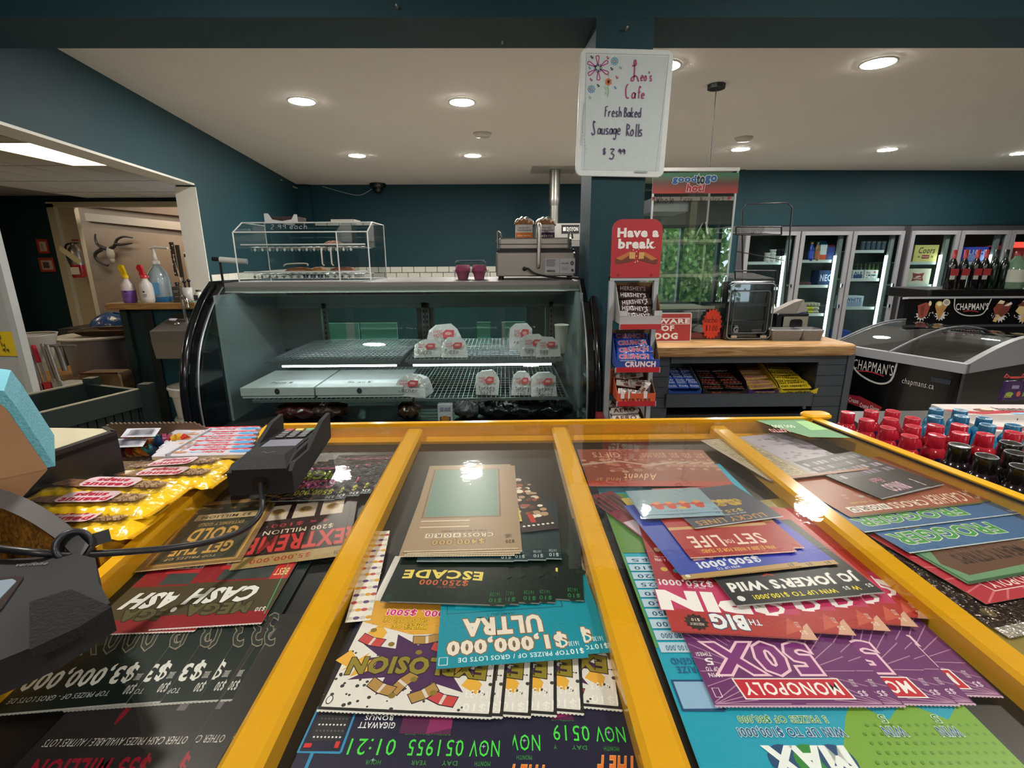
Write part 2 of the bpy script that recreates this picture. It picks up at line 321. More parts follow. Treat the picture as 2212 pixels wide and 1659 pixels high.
b.box(3.4, 5.4, -5.9, -5.7, 0, 2.4, '38521f')
b.obj('hedge', 'satin', label='leafy green hedge outside the shop window behind the counter', cat='hedge', kind='stuff')
ob(lambda b: b.box(-2, 12, -9, -3.12, -.1, -.03, '9a968e'), 'ground', 'matte', kind='structure')
# ---- side room seen through the opening
FZ = 2.6
SR = [(-9.6, -3.2), tuple(WP(-3.2, .1)[:2]), tuple(WP(12, .1)[:2]), (-9.6, 12)]
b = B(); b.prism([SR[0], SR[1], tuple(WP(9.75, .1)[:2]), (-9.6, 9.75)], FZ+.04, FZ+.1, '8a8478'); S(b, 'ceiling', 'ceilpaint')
b = B(); b.prism(SR, -.04, -.004, '9a9488'); S(b, 'floor', 'satin')
ob(lambda b: (b.box(-9.6, -2.1, -3.2, -3.1, 0, 2.7, '6a6458'), b.box(-9.7, -9.6, -3.2, 12, 0, 3.3, 'a8a294')), 'wall_side', 'wallpaint', kind='structure')
ob(lambda b: (b.box(-9.6, -2.5, 9.8, 11.5, 3.2, 3.3, '6e5742'), b.box(-3.6, -3.5, 9.8, 11.5, 0, 3.3, '9a7f64')), 'wall_hall', 'wallpaint', kind='structure')
cl = bpy.data.objects.new('ceiling', None); COL.objects.link(cl); cl['kind'] = 'structure'
t0 = B().box(.008, .602, .008, 1.212, 0, .014, 'd8d2c4').obj('ceiling_tile', 'ceilpaint', cl)
first = True
for i in range(7):
    for j in range(7):
        x, y = -7.6+.61*i, 1.58+1.22*j
        if i == 4 and j == 3: continue
        if WP(y).x-.2 < x: continue
        if first: t0.location = (x, y, FZ); first = False
        else: dup(t0, (x, y, FZ), parent=cl)
b = B()
for i in range(8): b.box(-7.61+.61*i, -7.59+.61*i, 1.5, 9.8, FZ-.004, FZ+.012, 'b4ae9e')
for j in range(8): b.box(-7.6, -3.2, 1.57+1.22*j, 1.59+1.22*j, FZ-.004, FZ+.012, 'b4ae9e')
b.obj('grid_rail', 'satin', cl, kind='stuff')
t = thing('panel_light', 'glowing warm recessed ceiling light panel in the side room', 'ceiling light', (-5.16, 5.24, FZ-.002))
ob(lambda b: b.box(.01, .60, .01, 1.21, 0, .008, 'fff0c0'), 'diffuser', 'panel', t)
ob(lambda b: (b.box(0, .61, 0, .012, -.004, .01, 'c8c4b8'), b.box(0, .61, 1.208, 1.22, -.004, .01, 'c8c4b8'), b.box(0, .012, 0, 1.22, -.004, .01, 'c8c4b8'), b.box(.598, .61, 0, 1.22, -.004, .01, 'c8c4b8')), 'frame', 'satin', t)
dup(t, (-5.16, 1.2, FZ-.002), label='added warm ceiling light panel nearer in the side room, unseen'); dup(t, (-5.16, -1.2, FZ-.002), label='added warm ceiling light panel behind in the side room, unseen');  # extra panels added out of view to brighten the side room
for k, (x, y, z) in enumerate(((-8.3, 3.6, FZ-.002), (-8.3, 6.3, FZ-.002), (-6.98, .9, FZ-.002), (-6.4, 9.9, 3.19))): dup(t, (x, y, z), label=('added warm ceiling light panel out of view in the side room, ' if k < 3 else 'added warm ceiling light panel unseen in the hall beyond the doorway, ')+ORDL[k % 3])  # more unseen panels, added to lift the dark side room and hall
FY = 9.7
dl = U(103, 600, y=FY).x+.0; DX = -8.37
ob(lambda b: (b.box(-9.6, DX, FY, FY+.1, 0, FZ+.05, '0b2a2e'), b.box(DX, -3.2, FY, FY+.1, 2.5, FZ+.05, '10242a'), b.box(-9.6, -9.5, 7, FY, 0, FZ, '0b2a2e')), 'wall_far', 'wallpaint', kind='structure')
ob(lambda b: (b.box(DX, DX+.13, FY-.03, FY+.12, 0, 2.5, 'bdae92'), b.box(DX+.13, DX+.42, FY+.06, FY+.16, 0, 2.5, 'b0a084'), b.box(DX, -3.3, FY-.03, FY+.1, 2.44, 2.53, 'c6b89c')), 'door_1', 'satin', kind='structure')
ob(lambda b: (b.box(-9.4, -2.5, 11.4, 11.5, 0, 3.2, '9a7f64'), b.prism([(-9, 2.62), (-4, 2.1), (-4, 3.3), (-9, 3.3)], 11.24, 11.3, '6e5742', 'y')), 'wall_beige', 'wallpaint', kind='structure')
ob(lambda b: b.prism([(-9, 2.32), (-4, 1.80), (-4, 1.99), (-9, 2.48)], 11.3, 11.38, 'a8937a', 'y'), 'trim_2', 'satin', kind='structure')
ob(lambda b: (b.box(-7.05, -6.95, 11.33, 11.4, .9, 1.62, 'b8a48c'), b.box(-7.05, -5.2, 11.33, 11.4, 1.55, 1.66, 'b8a48c'), b.box(-6.95, -5.3, 11.36, 11.4, .9, 1.55, '33241c')), 'window_2', 'satin', kind='structure')
q = U(8, 560, y=8.9)
ob(lambda b: b.prism([(-8.9, 8.3), (-8.62, 8.3), (-8.62, 8.42), (-8.9, 8.42)], 0, 2.4, 'bfae8c'), 'trim_3', 'satin', kind='structure')
for n, (px, py, a, c) in enumerate(((92, 532, 'small red bordered picture frame high on the dark side-room wall', 'a03028'), (101, 572, 'small red bordered card below the other frame on the dark wall', '9a3a2c'))):
    p = U(px, py, y=FY-.03); t = thing('picture_frame', a, 'picture', p, group=None)
    wd = (.1, .14)[n]
    ob(lambda b: (b.box(-wd, wd, 0, .02, -.13, .13, c)), 'frame', 'satin', t)
    ob(lambda b: (b.box(-wd+.05, wd-.03, -.006, 0, -.09, .08, 'b09a86'), b.box(-wd+.08, wd-.09, -.012, -.006, -.06, .05, ('8a7a70', '4a3a34')[n])), 'card', 'paper', t)
# fire extinguisher
t = thing('fire_extinguisher', 'red and silver fire extinguisher with a paper tag hung by the side-room door', 'extinguisher', U(165, 560, y=FY-.22))
ob(lambda b: b.lathe([(.1, -.33), (.11, -.32), (.11, -.1)], 'a81c22'), 'lower_band', 'gloss', t)
ob(lambda b: b.lathe([(.109, -.1), (.109, .12), (.08, .2), (.04, .24), (.035, .28)], '8c8078'), 'cylinder', 'metal', t)
ob(lambda b: (b.box(-.02, .1, -.02, .02, .27, .3, '3a2a2a'), b.box(0, .13, -.02, .02, .32, .35, '8a2a28'), b.tube(catmull([(-.02, 0, .28), (-.14, 0, .24), (-.16, 0, .05), (-.12, 0, -.12)]), .018, '1a1412')), 'valve_handle', 'satin', t)
ob(lambda b: b.prism([(-.17, .16), (-.13, .24), (.2, -.02), (.13, -.1)], -.13, -.125, 'd8c9a4', 'y'), 'paper_tag', 'paper', t)
ob(lambda b: b.box(-.05, .1, -.118, -.112, -.27, -.14, 'd8d0c4'), 'label_plate', 'paper', t)
# antlers
t = thing('antler_mount', 'small skull mount with dark curved antlers on the beige wall', 'mount', U(233, 545, y=11.25))
t.scale = (.62, .62, .62)
ob(lambda b: (b.ball((.08, 0, -.05), .2, 'a39076', sq=(.75, .5, 1.2)), b.ball((.1, 0, -.26), .11, 'a39076', sq=(.8, .6, 1.3))), 'skull', 'food', t)
for pts in ([(-.02, 0, .1), (-.2, -.02, .2), (-.32, 0, .3), (-.34, 0, .5), (-.3, 0, .62)], [(.1, 0, .12), (.28, 0, .22), (.4, 0, .42), (.65, 0, .52), (.95, 0, .48)], [(.3, 0, .28), (.5, 0, .26), (.9, 0, .3)], [(-.2, 0, .1), (-.45, 0, -.05), (-.42, 0, -.28), (-.15, 0, -.45), (-.05, 0, -.42)]):
    cp = catmull(pts, 5); ob(lambda b: b.tube(cp, [.07*(1-.75*i/len(cp)) for i in range(len(cp))], '2c1c10'), 'antler', 'satin', t)
# ---- ceiling fixtures
LPOS = [(-1.535, 4.208, 'nearest the left wall'), (-.317, 4.238, 'centre of the near row over the deli case'), (-1.712, 6.277, 'further back on the left'), (-.363, 6.298, 'further back above the tiled wall'), (2.347, 3.452, 'large one at the upper right'), (2.661, 5.984, 'right of the hanging cord beside the detector'), (4.361, 6.032, 'above the glass cooler doors'), (6.133, 6.263, 'at the right edge above the coolers'), (1.02, 3.5, 'behind the whiteboard'), (1.0, 6.1, 'behind the post'), (-1.1, .9, 'over the cashier, left'), (1.6, .9, 'over the cashier, right'), (.3, -1.2, 'behind the cashier'), (4.4, 1.2, 'over the aisle'), (3.4, -1.2, 'near the shop window')]
lt = None
for x, y, n in LPOS:
    lb = 'round recessed downlight '+n
    if lt is None:
        lt = thing('downlight', lb, 'ceiling light', (x, y, H), group='recessed ceiling downlights')
        ob(lambda b: b.lathe([(.095, -.001), (.107, -.001), (.107, -.007), (.093, -.009)], 'e8e4dc', 28, cap=False), 'trim_ring', 'satin', lt)
        ob(lambda b: b.lathe([(.095, -.004), (.093, -.010), (.0, -.013)], 'ffffff', 28, cap=False), 'lens', 'lamp', lt)
    else: dup(lt, (x, y, H), label=lb)
for k, (x, y) in enumerate(((-7.1, 10.4),)): dup(lt, (x, y, 3.19), label='added unseen downlight in the hall ceiling beyond the doorway, '+ORDL[k]+' one')  # added lamp, never in view, that brightens the beige hall wall
t = thing('smoke_detector', 'round white smoke detector between the left downlights', 'detector', (-.204, 5.25, H))
ob(lambda b: b.lathe([(.08, 0), (.08, -.02), (.065, -.035), (.02, -.037), (.001, -.037)], 'c8c0b4', 24), 'cover', 'satin', t)
ob(lambda b: b.lathe([(.09, 0), (.09, -.006)], 'b8b0a4', 24), 'base', 'satin', t)
dup(t, (2.447, 5.453, H), label='round white smoke detector beside the right downlight')
t = thing('security_camera', 'black dome security camera under the back wall ceiling edge', 'camera', (-2.035, 8.55, H))
ob(lambda b: b.lathe([(.13, 0), (.13, -.06), (.1, -.07)], '101214', 24), 'housing', 'gloss', t)
ob(lambda b: b.ball((0, 0, -.07), .085, '08090b', 20, 10), 'dome', 'gloss', t)
p0 = Vector((-2.9, 8.6, H-.02)); ob(lambda b: b.tube(catmull([(-2.95, 8.62, H-.03), (-2.6, 8.6, H-.13), (-2.35, 8.6, H-.17), (-2.15, 8.6, H-.08)], 5), .006, '9aa0a0'), 'camera_cable', 'satin', label='thin pale cable drooping left of the dome camera', cat='cable')
t = thing('pendant_cord', 'black ceiling canopy with a thin hanging cord right of the whiteboard', 'pendant', (1.503, 3.866, H))
ob(lambda b: b.lathe([(.062, 0), (.062, -.025), (.058, -.028), (.001, -.028)], '15161a', 10, False), 'canopy', 'satin', t)
ob(lambda b: b.tube([(0, 0, -.02), (0, 0, -.92)], .0035, '1a1a1c'), 'cord', 'satin', t)
ob(lambda b: b.lathe([(.012, -.92), (.05, -1.0), (.09, -1.08), (.085, -1.08)], '15161a', 16), 'shade', 'satin', t)
# ---- tiles on the back wall
tile = B().rbox(-.0955, .0955, -.008, 0, -.0455, .0455, 'dcdace', .004, .002, 'y').obj('tile')
tile.data.materials[0] = MATS['gloss']
bw = bpy.data.objects.new('wall_back', None); COL.objects.link(bw); bw['kind'] = 'structure'
tile.parent = bw; k = 0
zt = U(860, 576, y=8.66).z
for r in range(4):
    for i in range(21):
        x = -3.05+.2*i+(.1 if r % 2 else 0); z = zt-.05-.1*r
        if x > 1.3: continue
        if k == 0: tile.location = (x, 8.676, z); k = 1
        else: dup(tile, (x, 8.676, z), parent=bw)
ob(lambda b: b.box(-3.15, 1.35, 8.676, 8.68, zt-.42, zt, '1e1e1e'), 'grout', 'matte', bw)
# tiles on the left wall beside the jamb
tl = tile.copy(); COL.objects.link(tl); wl = bpy.data.objects.new('wall_left', None); COL.objects.link(wl); wl['kind'] = 'structure'; tl.parent = wl
yy = 4.92; rzl = math.atan2(WD.y, WD.x)
ob(lambda b: b.prism([tuple(WP(q, s)[:2]) for q, s in ((4.86, -.004), (8.5, -.004), (8.5, 0), (4.86, 0))], zt-.42, zt, '1e1e1e'), 'grout', 'matte', wl)
k = 0
for r in range(4):
    for i in range(17):
        p = WP(yy+.198*i+(.1 if r % 2 else 0), -.004, zt-.05-.1*r)
        if k == 0: tl.location = p; tl.rotation_euler = (0, 0, rzl); k = 1
        else: dup(tl, p, rzl, parent=wl)
# ================================================================ lottery display case
CZ = 1.12; BED = 1.085
FLc, FRc, NRc, NLc = (-.562, 1.115), (.748, 1.128), (.966, .12), (-.478, .12)
YEL = 'e8ac1a'
case = thing('lottery_display_case', 'yellow framed glass topped display case full of lottery tickets', 'display case', (0, 0, 0))
def lerp(a, c, t): return (a[0]+(c[0]-a[0])*t, a[1]+(c[1]-a[1])*t)
def rail(b, p, q, wd, z0, z1, col=YEL):
    p, q = Vector(p), Vector(q); d = (q-p).normalized(); n = Vector((-d.y, d.x))*wd
    b.prism([tuple(p), tuple(q), tuple(q+n), tuple(p+n)], z0, z1, col)
ob(lambda b: b.prism([NLc, NRc, FRc, FLc], .0, BED-.004, '2a2a2c'), 'base_cabinet', 'satin', case)
ob(lambda b: b.prism([(p[0]*.99, p[1]) for p in (NLc, NRc, FRc, FLc)], BED-.004, BED, '19191b'), 'bed', 'satin', case)
for nm, p, q, wd in (('rail', FLc, FRc, .014), ('rail', FRc, NRc, .022), ('rail', NLc, FLc, .016), ('rail', NRc, NLc, .014)):
    ob(lambda b: rail(b, p, q, -wd, BED-.08, CZ+.004) if p != NRc else rail(b, p, q, wd, BED-.08, CZ-.004), nm, 'gloss', case)
ob(lambda b: (rail(b, lerp(FRc, NRc, .02), NRc, -.026, CZ-.003, CZ+.0015, '191a1a')), 'gasket', 'satin', case)
ob(lambda b: b.rbox(FRc[0]-.03, FRc[0]+.035, FRc[1]-.02, FRc[1]+.022, CZ, CZ+.012, YEL, .015, .004), 'corner_cap', 'gloss', case)
for x in (-.214, .1255, .502):
    ob(lambda b: b.prism([(x-.0185, BED), (x+.0185, BED), (x+.0185, CZ-.012), (x+.013, CZ-.008), (x-.013, CZ-.008), (x-.0185, CZ-.012)], .14, 1.1, YEL, 'y'), 'divider', 'gloss', case)
ob(lambda b: b.box(-.54, .73, 1.07, 1.103, BED, BED+.006, 'd89c18'), 'back_step', 'gloss', case)
ob(lambda b: b.prism([lerp(NLc, NRc, .01), lerp(NRc, NLc, .01), lerp(FRc, FLc, .01), lerp(FLc, FRc, .01)], CZ-.006, CZ, 'ffffff'), 'glass_top', 'glass_top', case)
# green sticker on the glass
def stk(b):
    a = [U(1632, 908, z=CZ+.001), U(1730, 904, z=CZ+.001), U(1838, 946, z=CZ+.001), U(1748, 944, z=CZ+.001), U(1688, 927, z=CZ+.001)]
    b.add([tuple(p) for p in a], [(0, 4, 3, 2, 1)], '5f8f62')
    a = [U(1718, 910, z=CZ+.0014), U(1745, 909, z=CZ+.0014), U(1790, 928, z=CZ+.0014), U(1752, 930, z=CZ+.0014)]
    b.add([tuple(p) for p in a], [(0, 3, 2, 1)], '8fc07a')
st = ob(stk, 'sticker', 'paper', label='green sticker on the far right corner of the case glass', cat='sticker')
p = U(1709, 917, z=CZ+.0015)
ob(lambda b: (b.text("000,000", 0, 0, .05, .022, 'd8ecd0'), b.text("LOTTO", .03, .03, .07, .05, 'c04040', 'f0f0e0')), 'lettering', 'paper', st, loc=p, rz=R_(180))
# ================================================================ lottery tickets
TZ = BED+.006
def body(b, w, L, base, edge=None):
    b.add([(0, 0, 0), (w, 0, 0), (w, -L, 0), (0, -L, 0)], [(3, 2, 1, 0)], base)
    b.add([(0, 0, -.0003), (w, 0, -.0003), (w, -L, -.0003), (0, -L, -.0003)], [(0, 1, 2, 3)], 'b8b4ac')
    b.add([(0, 0, 0), (w, 0, 0), (w, 0, -.0003), (0, 0, -.0003)], [(0, 1, 2, 3)], 'c8c4bc')
    b.add([(0, 0, 0), (0, -L, 0), (0, -L, -.0003), (0, 0, -.0003)], [(3, 2, 1, 0)], 'c8c4bc')
    b.add([(w, 0, 0), (w, -L, 0), (w, -L, -.0003), (w, 0, -.0003)], [(0, 1, 2, 3)], 'c8c4bc')
    if edge:
        n = int(w/.0036); b.rect(0, -.0018, w, 0, edge)
        for i in range(n): x = (i+.25)*w/n; b.add([(x, 0, b.z), (x+.0018, 0, b.z), (x+.0018, .0009, b.z), (x, .0009, b.z)], [(0, 1, 2, 3)], edge)
def tickets(nl, nr, L, layer, design, label, name='lottery_ticket', fan=(), base='222222', edge=None, bow=0, curl=0, grp=None, mat='ticket'):
    z = TZ+layer*.0005
    NLp, NRp = U(*nl, z=z), U(*nr, z=z); d = NLp-NRp; w = d.length; ang = math.atan2(d.y, d.x); tilt = min(R_(.6), max(0, (z-BED-.003-.0005*len(fan))/L))
    b = B(); b.dz = 4e-6; body(b, w, L, base, edge)
    b2 = B(); b2.dz = 4e-6; b2.z = .00003; design(b2, w, L)
    o = b.obj(name, mat, None, NRp, ang, label if not fan else label+', top one', 'ticket', grp or (label if fan else None))
    o.rotation_euler = (tilt, 0, ang)
    if b2.v: b2.obj('print', mat, o)
    for i, q in enumerate(fan):
        Q = U(*q, z=z); Q.z = z-(i+1)*.00048
        dup(o, Q, label=label+', '+ORD[min(15, i+1)]+' in fan', rot=(tilt, 0, ang+R_(-.6*(i+1))))
    return o
# every design draws with x to the reader's right, y upward and 0 at the top edge; helper turns fractions into metres
class D:
    def __init__(s, b, w, L): s.b, s.w, s.L = b, w, L
    def r(s, x0, y0, x1, y1, c): s.b.rect(x0*s.w, -y1*s.L, x1*s.w, -y0*s.L, c); return s
    def t(s, t, x0, y0, x1, y1, c, out=None, **k): s.b.text(t, x0*s.w, -y1*s.L, x1*s.w, -y0*s.L, c, out, **k); return s
    def e(s, x, y, rx, ry, c, n=14): s.b.ell(x*s.w, -y*s.L, rx*s.w, ry*s.w, c, n); return s
    def p(s, pts, c): s.b.poly([(x*s.w, -y*s.L) for x, y in pts], c); return s
    def l(s, pts, wd, c, n=0): s.b.line([(x*s.w, -y*s.L) for x, y in pts], wd*s.w, c, n); return s
    def frame(s, x0, y0, x1, y1, wd, c):
        return s.l([(x0, y0), (x1, y0), (x1, y1), (x0, y1), (x0, y0)], wd, c)
    def price(s, t, num=None, c='e8e8e4', x=.03, y=.03, w=.12, h=.07):
        s.t(t, x, y, x+w, y+h, c)
        if num: s.t(num, x+.02, y+h+.015, x+w, y+h+.05, c, bold=.005)
        return s
def sh(seed, cols, D_, n, r0=.01, r1=.03, x0=0, x1=1, y0=0, y1=1):
    q = random.Random(seed); dz = D_.b.dz; D_.b.z += dz*2; D_.b.dz = dz*.05
    for i in range(n): D_.e(q.uniform(x0, x1), q.uniform(y0, y1), *(lambda r: (r, r*.9))(q.uniform(r0, r1)), q.choice(cols), 9)
    D_.b.dz = dz
def banknote(d, x, y, a, s=.16, c='b08a4a'):
    ca, sa = math.cos(a), math.sin(a); k = d.w/d.L
    def P(u, v): return (x+(u*ca-v*sa)*s, y+(u*sa+v*ca)*s*k)
    d.p([P(-.55, -.25), P(.0, -.33), P(.55, -.25), P(.55, .25), P(0, .17), P(-.55, .25)], '2a1a30')
    d.p([P(-.52, -.21), P(.0, -.29), P(.52, -.21), P(.52, .21), P(0, .13), P(-.52, .21)], c)
    d.p([P(-.1, -.27), P(.02, -.27), P(.02, .14), P(-.1, .15)], 'd8d0c8')
# --- column 2 (second bay)
def d_time(b, w, L):
    d = D(b, w, L); q = random.Random(3)
    for i in range(26): d.b.star(q.random()*w, -q.random()*L, .0022, .0006, 4, 'a8b4c8')
    d.frame(.80, .18, 1.0, .40, .012, '2f8fc0'); d.r(.82, .23, .975, .37, '2a2c30')
    for i in range(4):
        for j in range(8): d.e(.83+.018*j, .25+.03*i, .005, .005, ('e0e4e8', '60646a')[i % 2], 8)
    d.r(.82, .2, .84, .23, 'd03030').r(.95, .2, .985, .22, 'd03030').l([(.93, .18), (.93, .1), (.88, .0)], .016, '2f8fc0')
    for i, (t, x0, x1) in enumerate((('NOV', .06, .2), ('05', .23, .31), ('1955', .34, .49), ('01:21', .55, .77))): d.t(t, x0, .17, x1, .245, '49e04a', bold=.0)
    for t, x0 in (('MONTH', .1), ('DAY', .25), ('YEAR', .39), ('HOUR', .6)): d.t(t, x0, .13, x0+.07, .15, '3a9a44', bold=0)
    d.t('DESTINATION TIME', .3, .265, .52, .285, '3a9a44', bold=0); d.t('GIGAWATT', .58, .295, .76, .325, 'e8ecf0').t('BONUS', .60, .335, .74, .36, 'e8ecf0')
    d.t('THE F', .03, .02, .2, .105, 'e87830', 'f0b060', sk=.2)
    d.r(.3, .27, .55, .98, '58204a').p([(.3, .3), (.42, .27), (.36, .98), (.3, .98)], '8a2a60')
def d_expl(b, w, L):
    d = D(b, w, L); d.r(.02, .02, .985, 1, 'e4e2de'); q = random.Random(5)
    d.b.dz = 1e-7
    for i in range(110): d.e(q.random(), q.uniform(.02, .3), *(2*(q.uniform(.006, .014),)), '3a3a3c', 7)
    d.b.dz = 4e-6
    pts = []; 
    for i in range(22): r = (.42 if i % 2 == 0 else .24); a = math.pi*2*i/22; pts.append((.5+r*math.cos(a)*1.15, .24+r*math.sin(a)*.42))
    d.p(pts, '4a2858')
    for x, y, a, r in ((.1, .10, .5, 1), (.22, .18, .9, 1), (.92, .2, .2, 1), (.8, .36, .3, 1), (.12, .3, 1.2, 1)): d.p([(x, y), (x+.12*math.cos(a), y+.04), (x+.05, y+.1), (x-.02, y+.05)], 'e8b040')
    d.p([(.78, .2), (.9, .16), (.88, .22), (.97, .19), (.84, .29), (.86, .23), (.76, .27)], 'e8b040')
    for x, y, a, c in ((.3, .08, .3, 'c84848'), (.42, .10, -.6, 'b08a4a'), (.55, .14, 2.2, 'b08a4a'), (.68, .12, .4, 'b08a4a'), (.36, .33, .2, 'c84848'), (.5, .38, -.2, 'b08a4a'), (.86, .36, .3, 'c84848')): banknote(d, x, y, a, .16, c)
    for x, y in ((.36, .1), (.6, .08), (.5, .16), (.52, .3), (.72, .34), (.88, .42), (.25, .32)): d.e(x, y, .022, .02, '8a7430')
    d.t('EXPLOSION', .07, .19, .93, .27, '8f8230', '2a2410', ow=.05, bold=.05, arc=.004)
    d.p([(.0+.02, .44), (.6, .40), (.98, .47), (.98, .62), (.02, .62)], 'e0a83c')
    for i in range(40): d.e(.05+.9*(i % 20)/20, .46+.1*(i//20), .004, .004, 'c88828', 6)
    d.t('PRIZES OF', .52, .435, .76, .465, 'f4d020', '1a1208', ow=.06).t('GROS LOTS DE', .52, .475, .84, .505, 'f4d020', '1a1208', ow=.06)
    d.t('$5,000. $500!', .3, .52, .84, .565, 'd82a80', 'ffffff', ow=.06, bold=.03)
    sh(8, ['e0b030', 'f0f0f0', 'c89820'], d, 40, .01, .03, .02, .98, .64, .98)
    d.price('|$10', '16133', 'f4f4f0', .02, .025, .15, .045); d.e(.955, .05, .02, .03, '2a2a2a').e(.955, .05, .015, .025, 'e8e8e8')
def d_ultra(b, w, L):
    d = D(b, w, L); d.r(0, 0, 1, 1, '1490a8'); d.t('TOP PRIZES OF / GROS LOTS DE', .12, .03, .86, .06, 'dff4f8')
    d.t('$1,000,000', .12, .085, .93, .19, 'ece4d8', '8a6a4a', ow=.07, bold=.05); d.t('ULTRA', .27, .215, .82, .34, 'ece4d8', '8a6a4a', ow=.06, bold=.05)
    d.t('GAME-JEU 1', .45, .36, .65, .385, '0a4858').frame(.08, .40, .95, .95, .012, '0c6a7c').price('$10', '16130', 'eaf6f8', .02, .03, .09, .04)
    for i in range(5):
        for j in range(4): d.r(.12+.16*i, .44+.12*j, .25+.16*i, .53+.12*j, '2aa8bc')
    d.frame(.93, .02, .985, .07, .006, 'dff4f8')
def d_esc(b, w, L):
    d = D(b, w, L); sh(4, ['14241c', '182a22'], d, 30, .02, .05); d.t('WIN UP TO', .42, .15, .58, .168, 'b85a38', bold=0).t('$250,000', .33, .175, .74, .235, 'c8623a', bold=.02).t('ESCADE', .22, .245, .90, .33, 'ecd668', bold=.035, arc=.002)
    d.price('$10', '16128', '2f7a44', .03, .03, .1, .04).e(.95, .05, .025, .03, '163a24')
def d_cw400(b, w, L):
    d = D(b, w, L); d.t('$400,000', .30, .05, .77, .10, 'c8a468', '4a3418', ow=.06, bold=.03)
    d.t('CROSS', .22, .115, .5, .15, 'ece0cc', '4a3418', ow=.05)
    for i, c in enumerate('WORD'): d.r(.52+.085*i, .113, .59+.085*i, .152, 'e6d8c0').t(c, .535+.085*i, .12, .575+.085*i, .147, '3a2814')
    d.t('OVER $5 MILLION IN PRIZES', .28, .165, .7, .18, '3a2814', bold=.02)
    for j in range(3): d.r(.45, .21+.03*j, .92, .22+.03*j, 'b89c78' if j % 2 else 'e0d0b4')
    d.frame(.15, .31, .92, .93, .02, '7a6450').r(.17, .32, .90, .92, '6f8f84')
    q = random.Random(2)
    for i in range(60): d.r(*(lambda x, y: (x, y, x+.04, y+.004))(q.uniform(.18, .85), q.uniform(.33, .9)), '7f9f94')
    d.price('$20', '16085', '4a3418', .03, .05, .08, .03)
def d_col(base, *lines, **k):
    def f(b, w, L):
        d = D(b, w, L)
        if base: d.r(0, 0, 1, 1, base)
        for fn in lines: fn(d)
    return f
G10 = 'group'
tickets((600, 1720), (1105, 1728), .20, 0, d_time, 'dark navy lottery ticket with green clock digits at the near edge', fan=[(1200, 1712), (1400, 1690)], base='1c1c3a', edge='8890a8')
tickets((683, 1536), (1062, 1553), .25, 4, d_expl, 'purple and yellow EXPLOSION lottery ticket with banknotes', fan=[(1086, 1551), (1147, 1549), (1203, 1546), (1262, 1541), (1345, 1532)], base='202022', edge='d8d8d4')
tickets((942, 1445), (1272, 1420), .20, 12, d_ultra, 'teal $1,000,000 ULTRA lottery ticket', fan=[(1325, 1408)], base='1490a8', edge='0c6a7c')
tickets((820, 1300), (1090, 1309), .2, 16, d_esc, 'black $250,000 ESCADE lottery ticket with yellow lettering', fan=[(1120, 1306), (1165, 1303), (1200, 1301), (1262, 1296)], base='10201a', edge='6a706c')
def d_ic(b, w, L):
    d = D(b, w, L); d.price('$10', '16120', 'b8c4c4', .03, .04, .1, .05).t('MAGIC', .2, .12, .8, .2, '9aa4a8').t('$250,000', .2, .25, .7, .4, 'a87080')
tickets((900, 1213), (1110, 1213), .17, 21, d_ic, 'dark teal $10 lottery ticket under the bronze crossword', fan=[(1140, 1211), (1180, 1209), (1214, 1206)], base='12323a', edge='8aa0a4')
def d_yel(b, w, L):
    d = D(b, w, L); d.frame(.08, .3, .92, .95, .03, 'e0c85a').r(.12, .32, .88, .92, '5aa098').r(.0, .2, 1, .28, '283a50').t('3', .3, .12, .6, .28, '283a50').price('$20', None, '8a7a2a', .05, .02, .3, .06)
tickets((1060, 1130), (1128, 1126), .22, 24, d_yel, 'yellow and teal lottery ticket beside the bronze crossword', base='e0c85a')
def d_shell(b, w, L):
    d = D(b, w, L); sh(6, ['d8ccb8', 'efe6d6', 'b89878', 'a05040', '604030'], d, 50, .05, .14, .1, .9, .2, .95); d.r(.5, .12, .65, .25, 'c03028')
    for i in range(7): d.e(.1+.13*i, .08, .04, .04, 'f0f0ea')
tickets((1128, 1150), (1208, 1140), .20, 22, d_shell, 'cream seashell lottery ticket at the right of the second bay', base='30282a')
tickets((872, 1192), (1120, 1185), .30, 27, d_cw400, 'bronze $400,000 CROSSWORD lottery ticket with a grey green play grid', fan=[(1128, 1190), (1124, 1194), (1112, 1198)], base='a48c72', edge='d8c8ac')
def d_dots(b, w, L):
    for i in range(14):
        for j in range(4): b.ell(w*(.1+.25*j), -L*(.03+.07*i), .004, .003, ['d8a030', 'c8c4bc', '604a80', 'c8c4bc', 'c05050'][(i*3+j) % 5], 8)
tickets((745, 1345), (800, 1340), .2, 3, d_dots, 'white dotted cartoon ticket showing left of the black ESCADE tickets', base='e8e6e0')
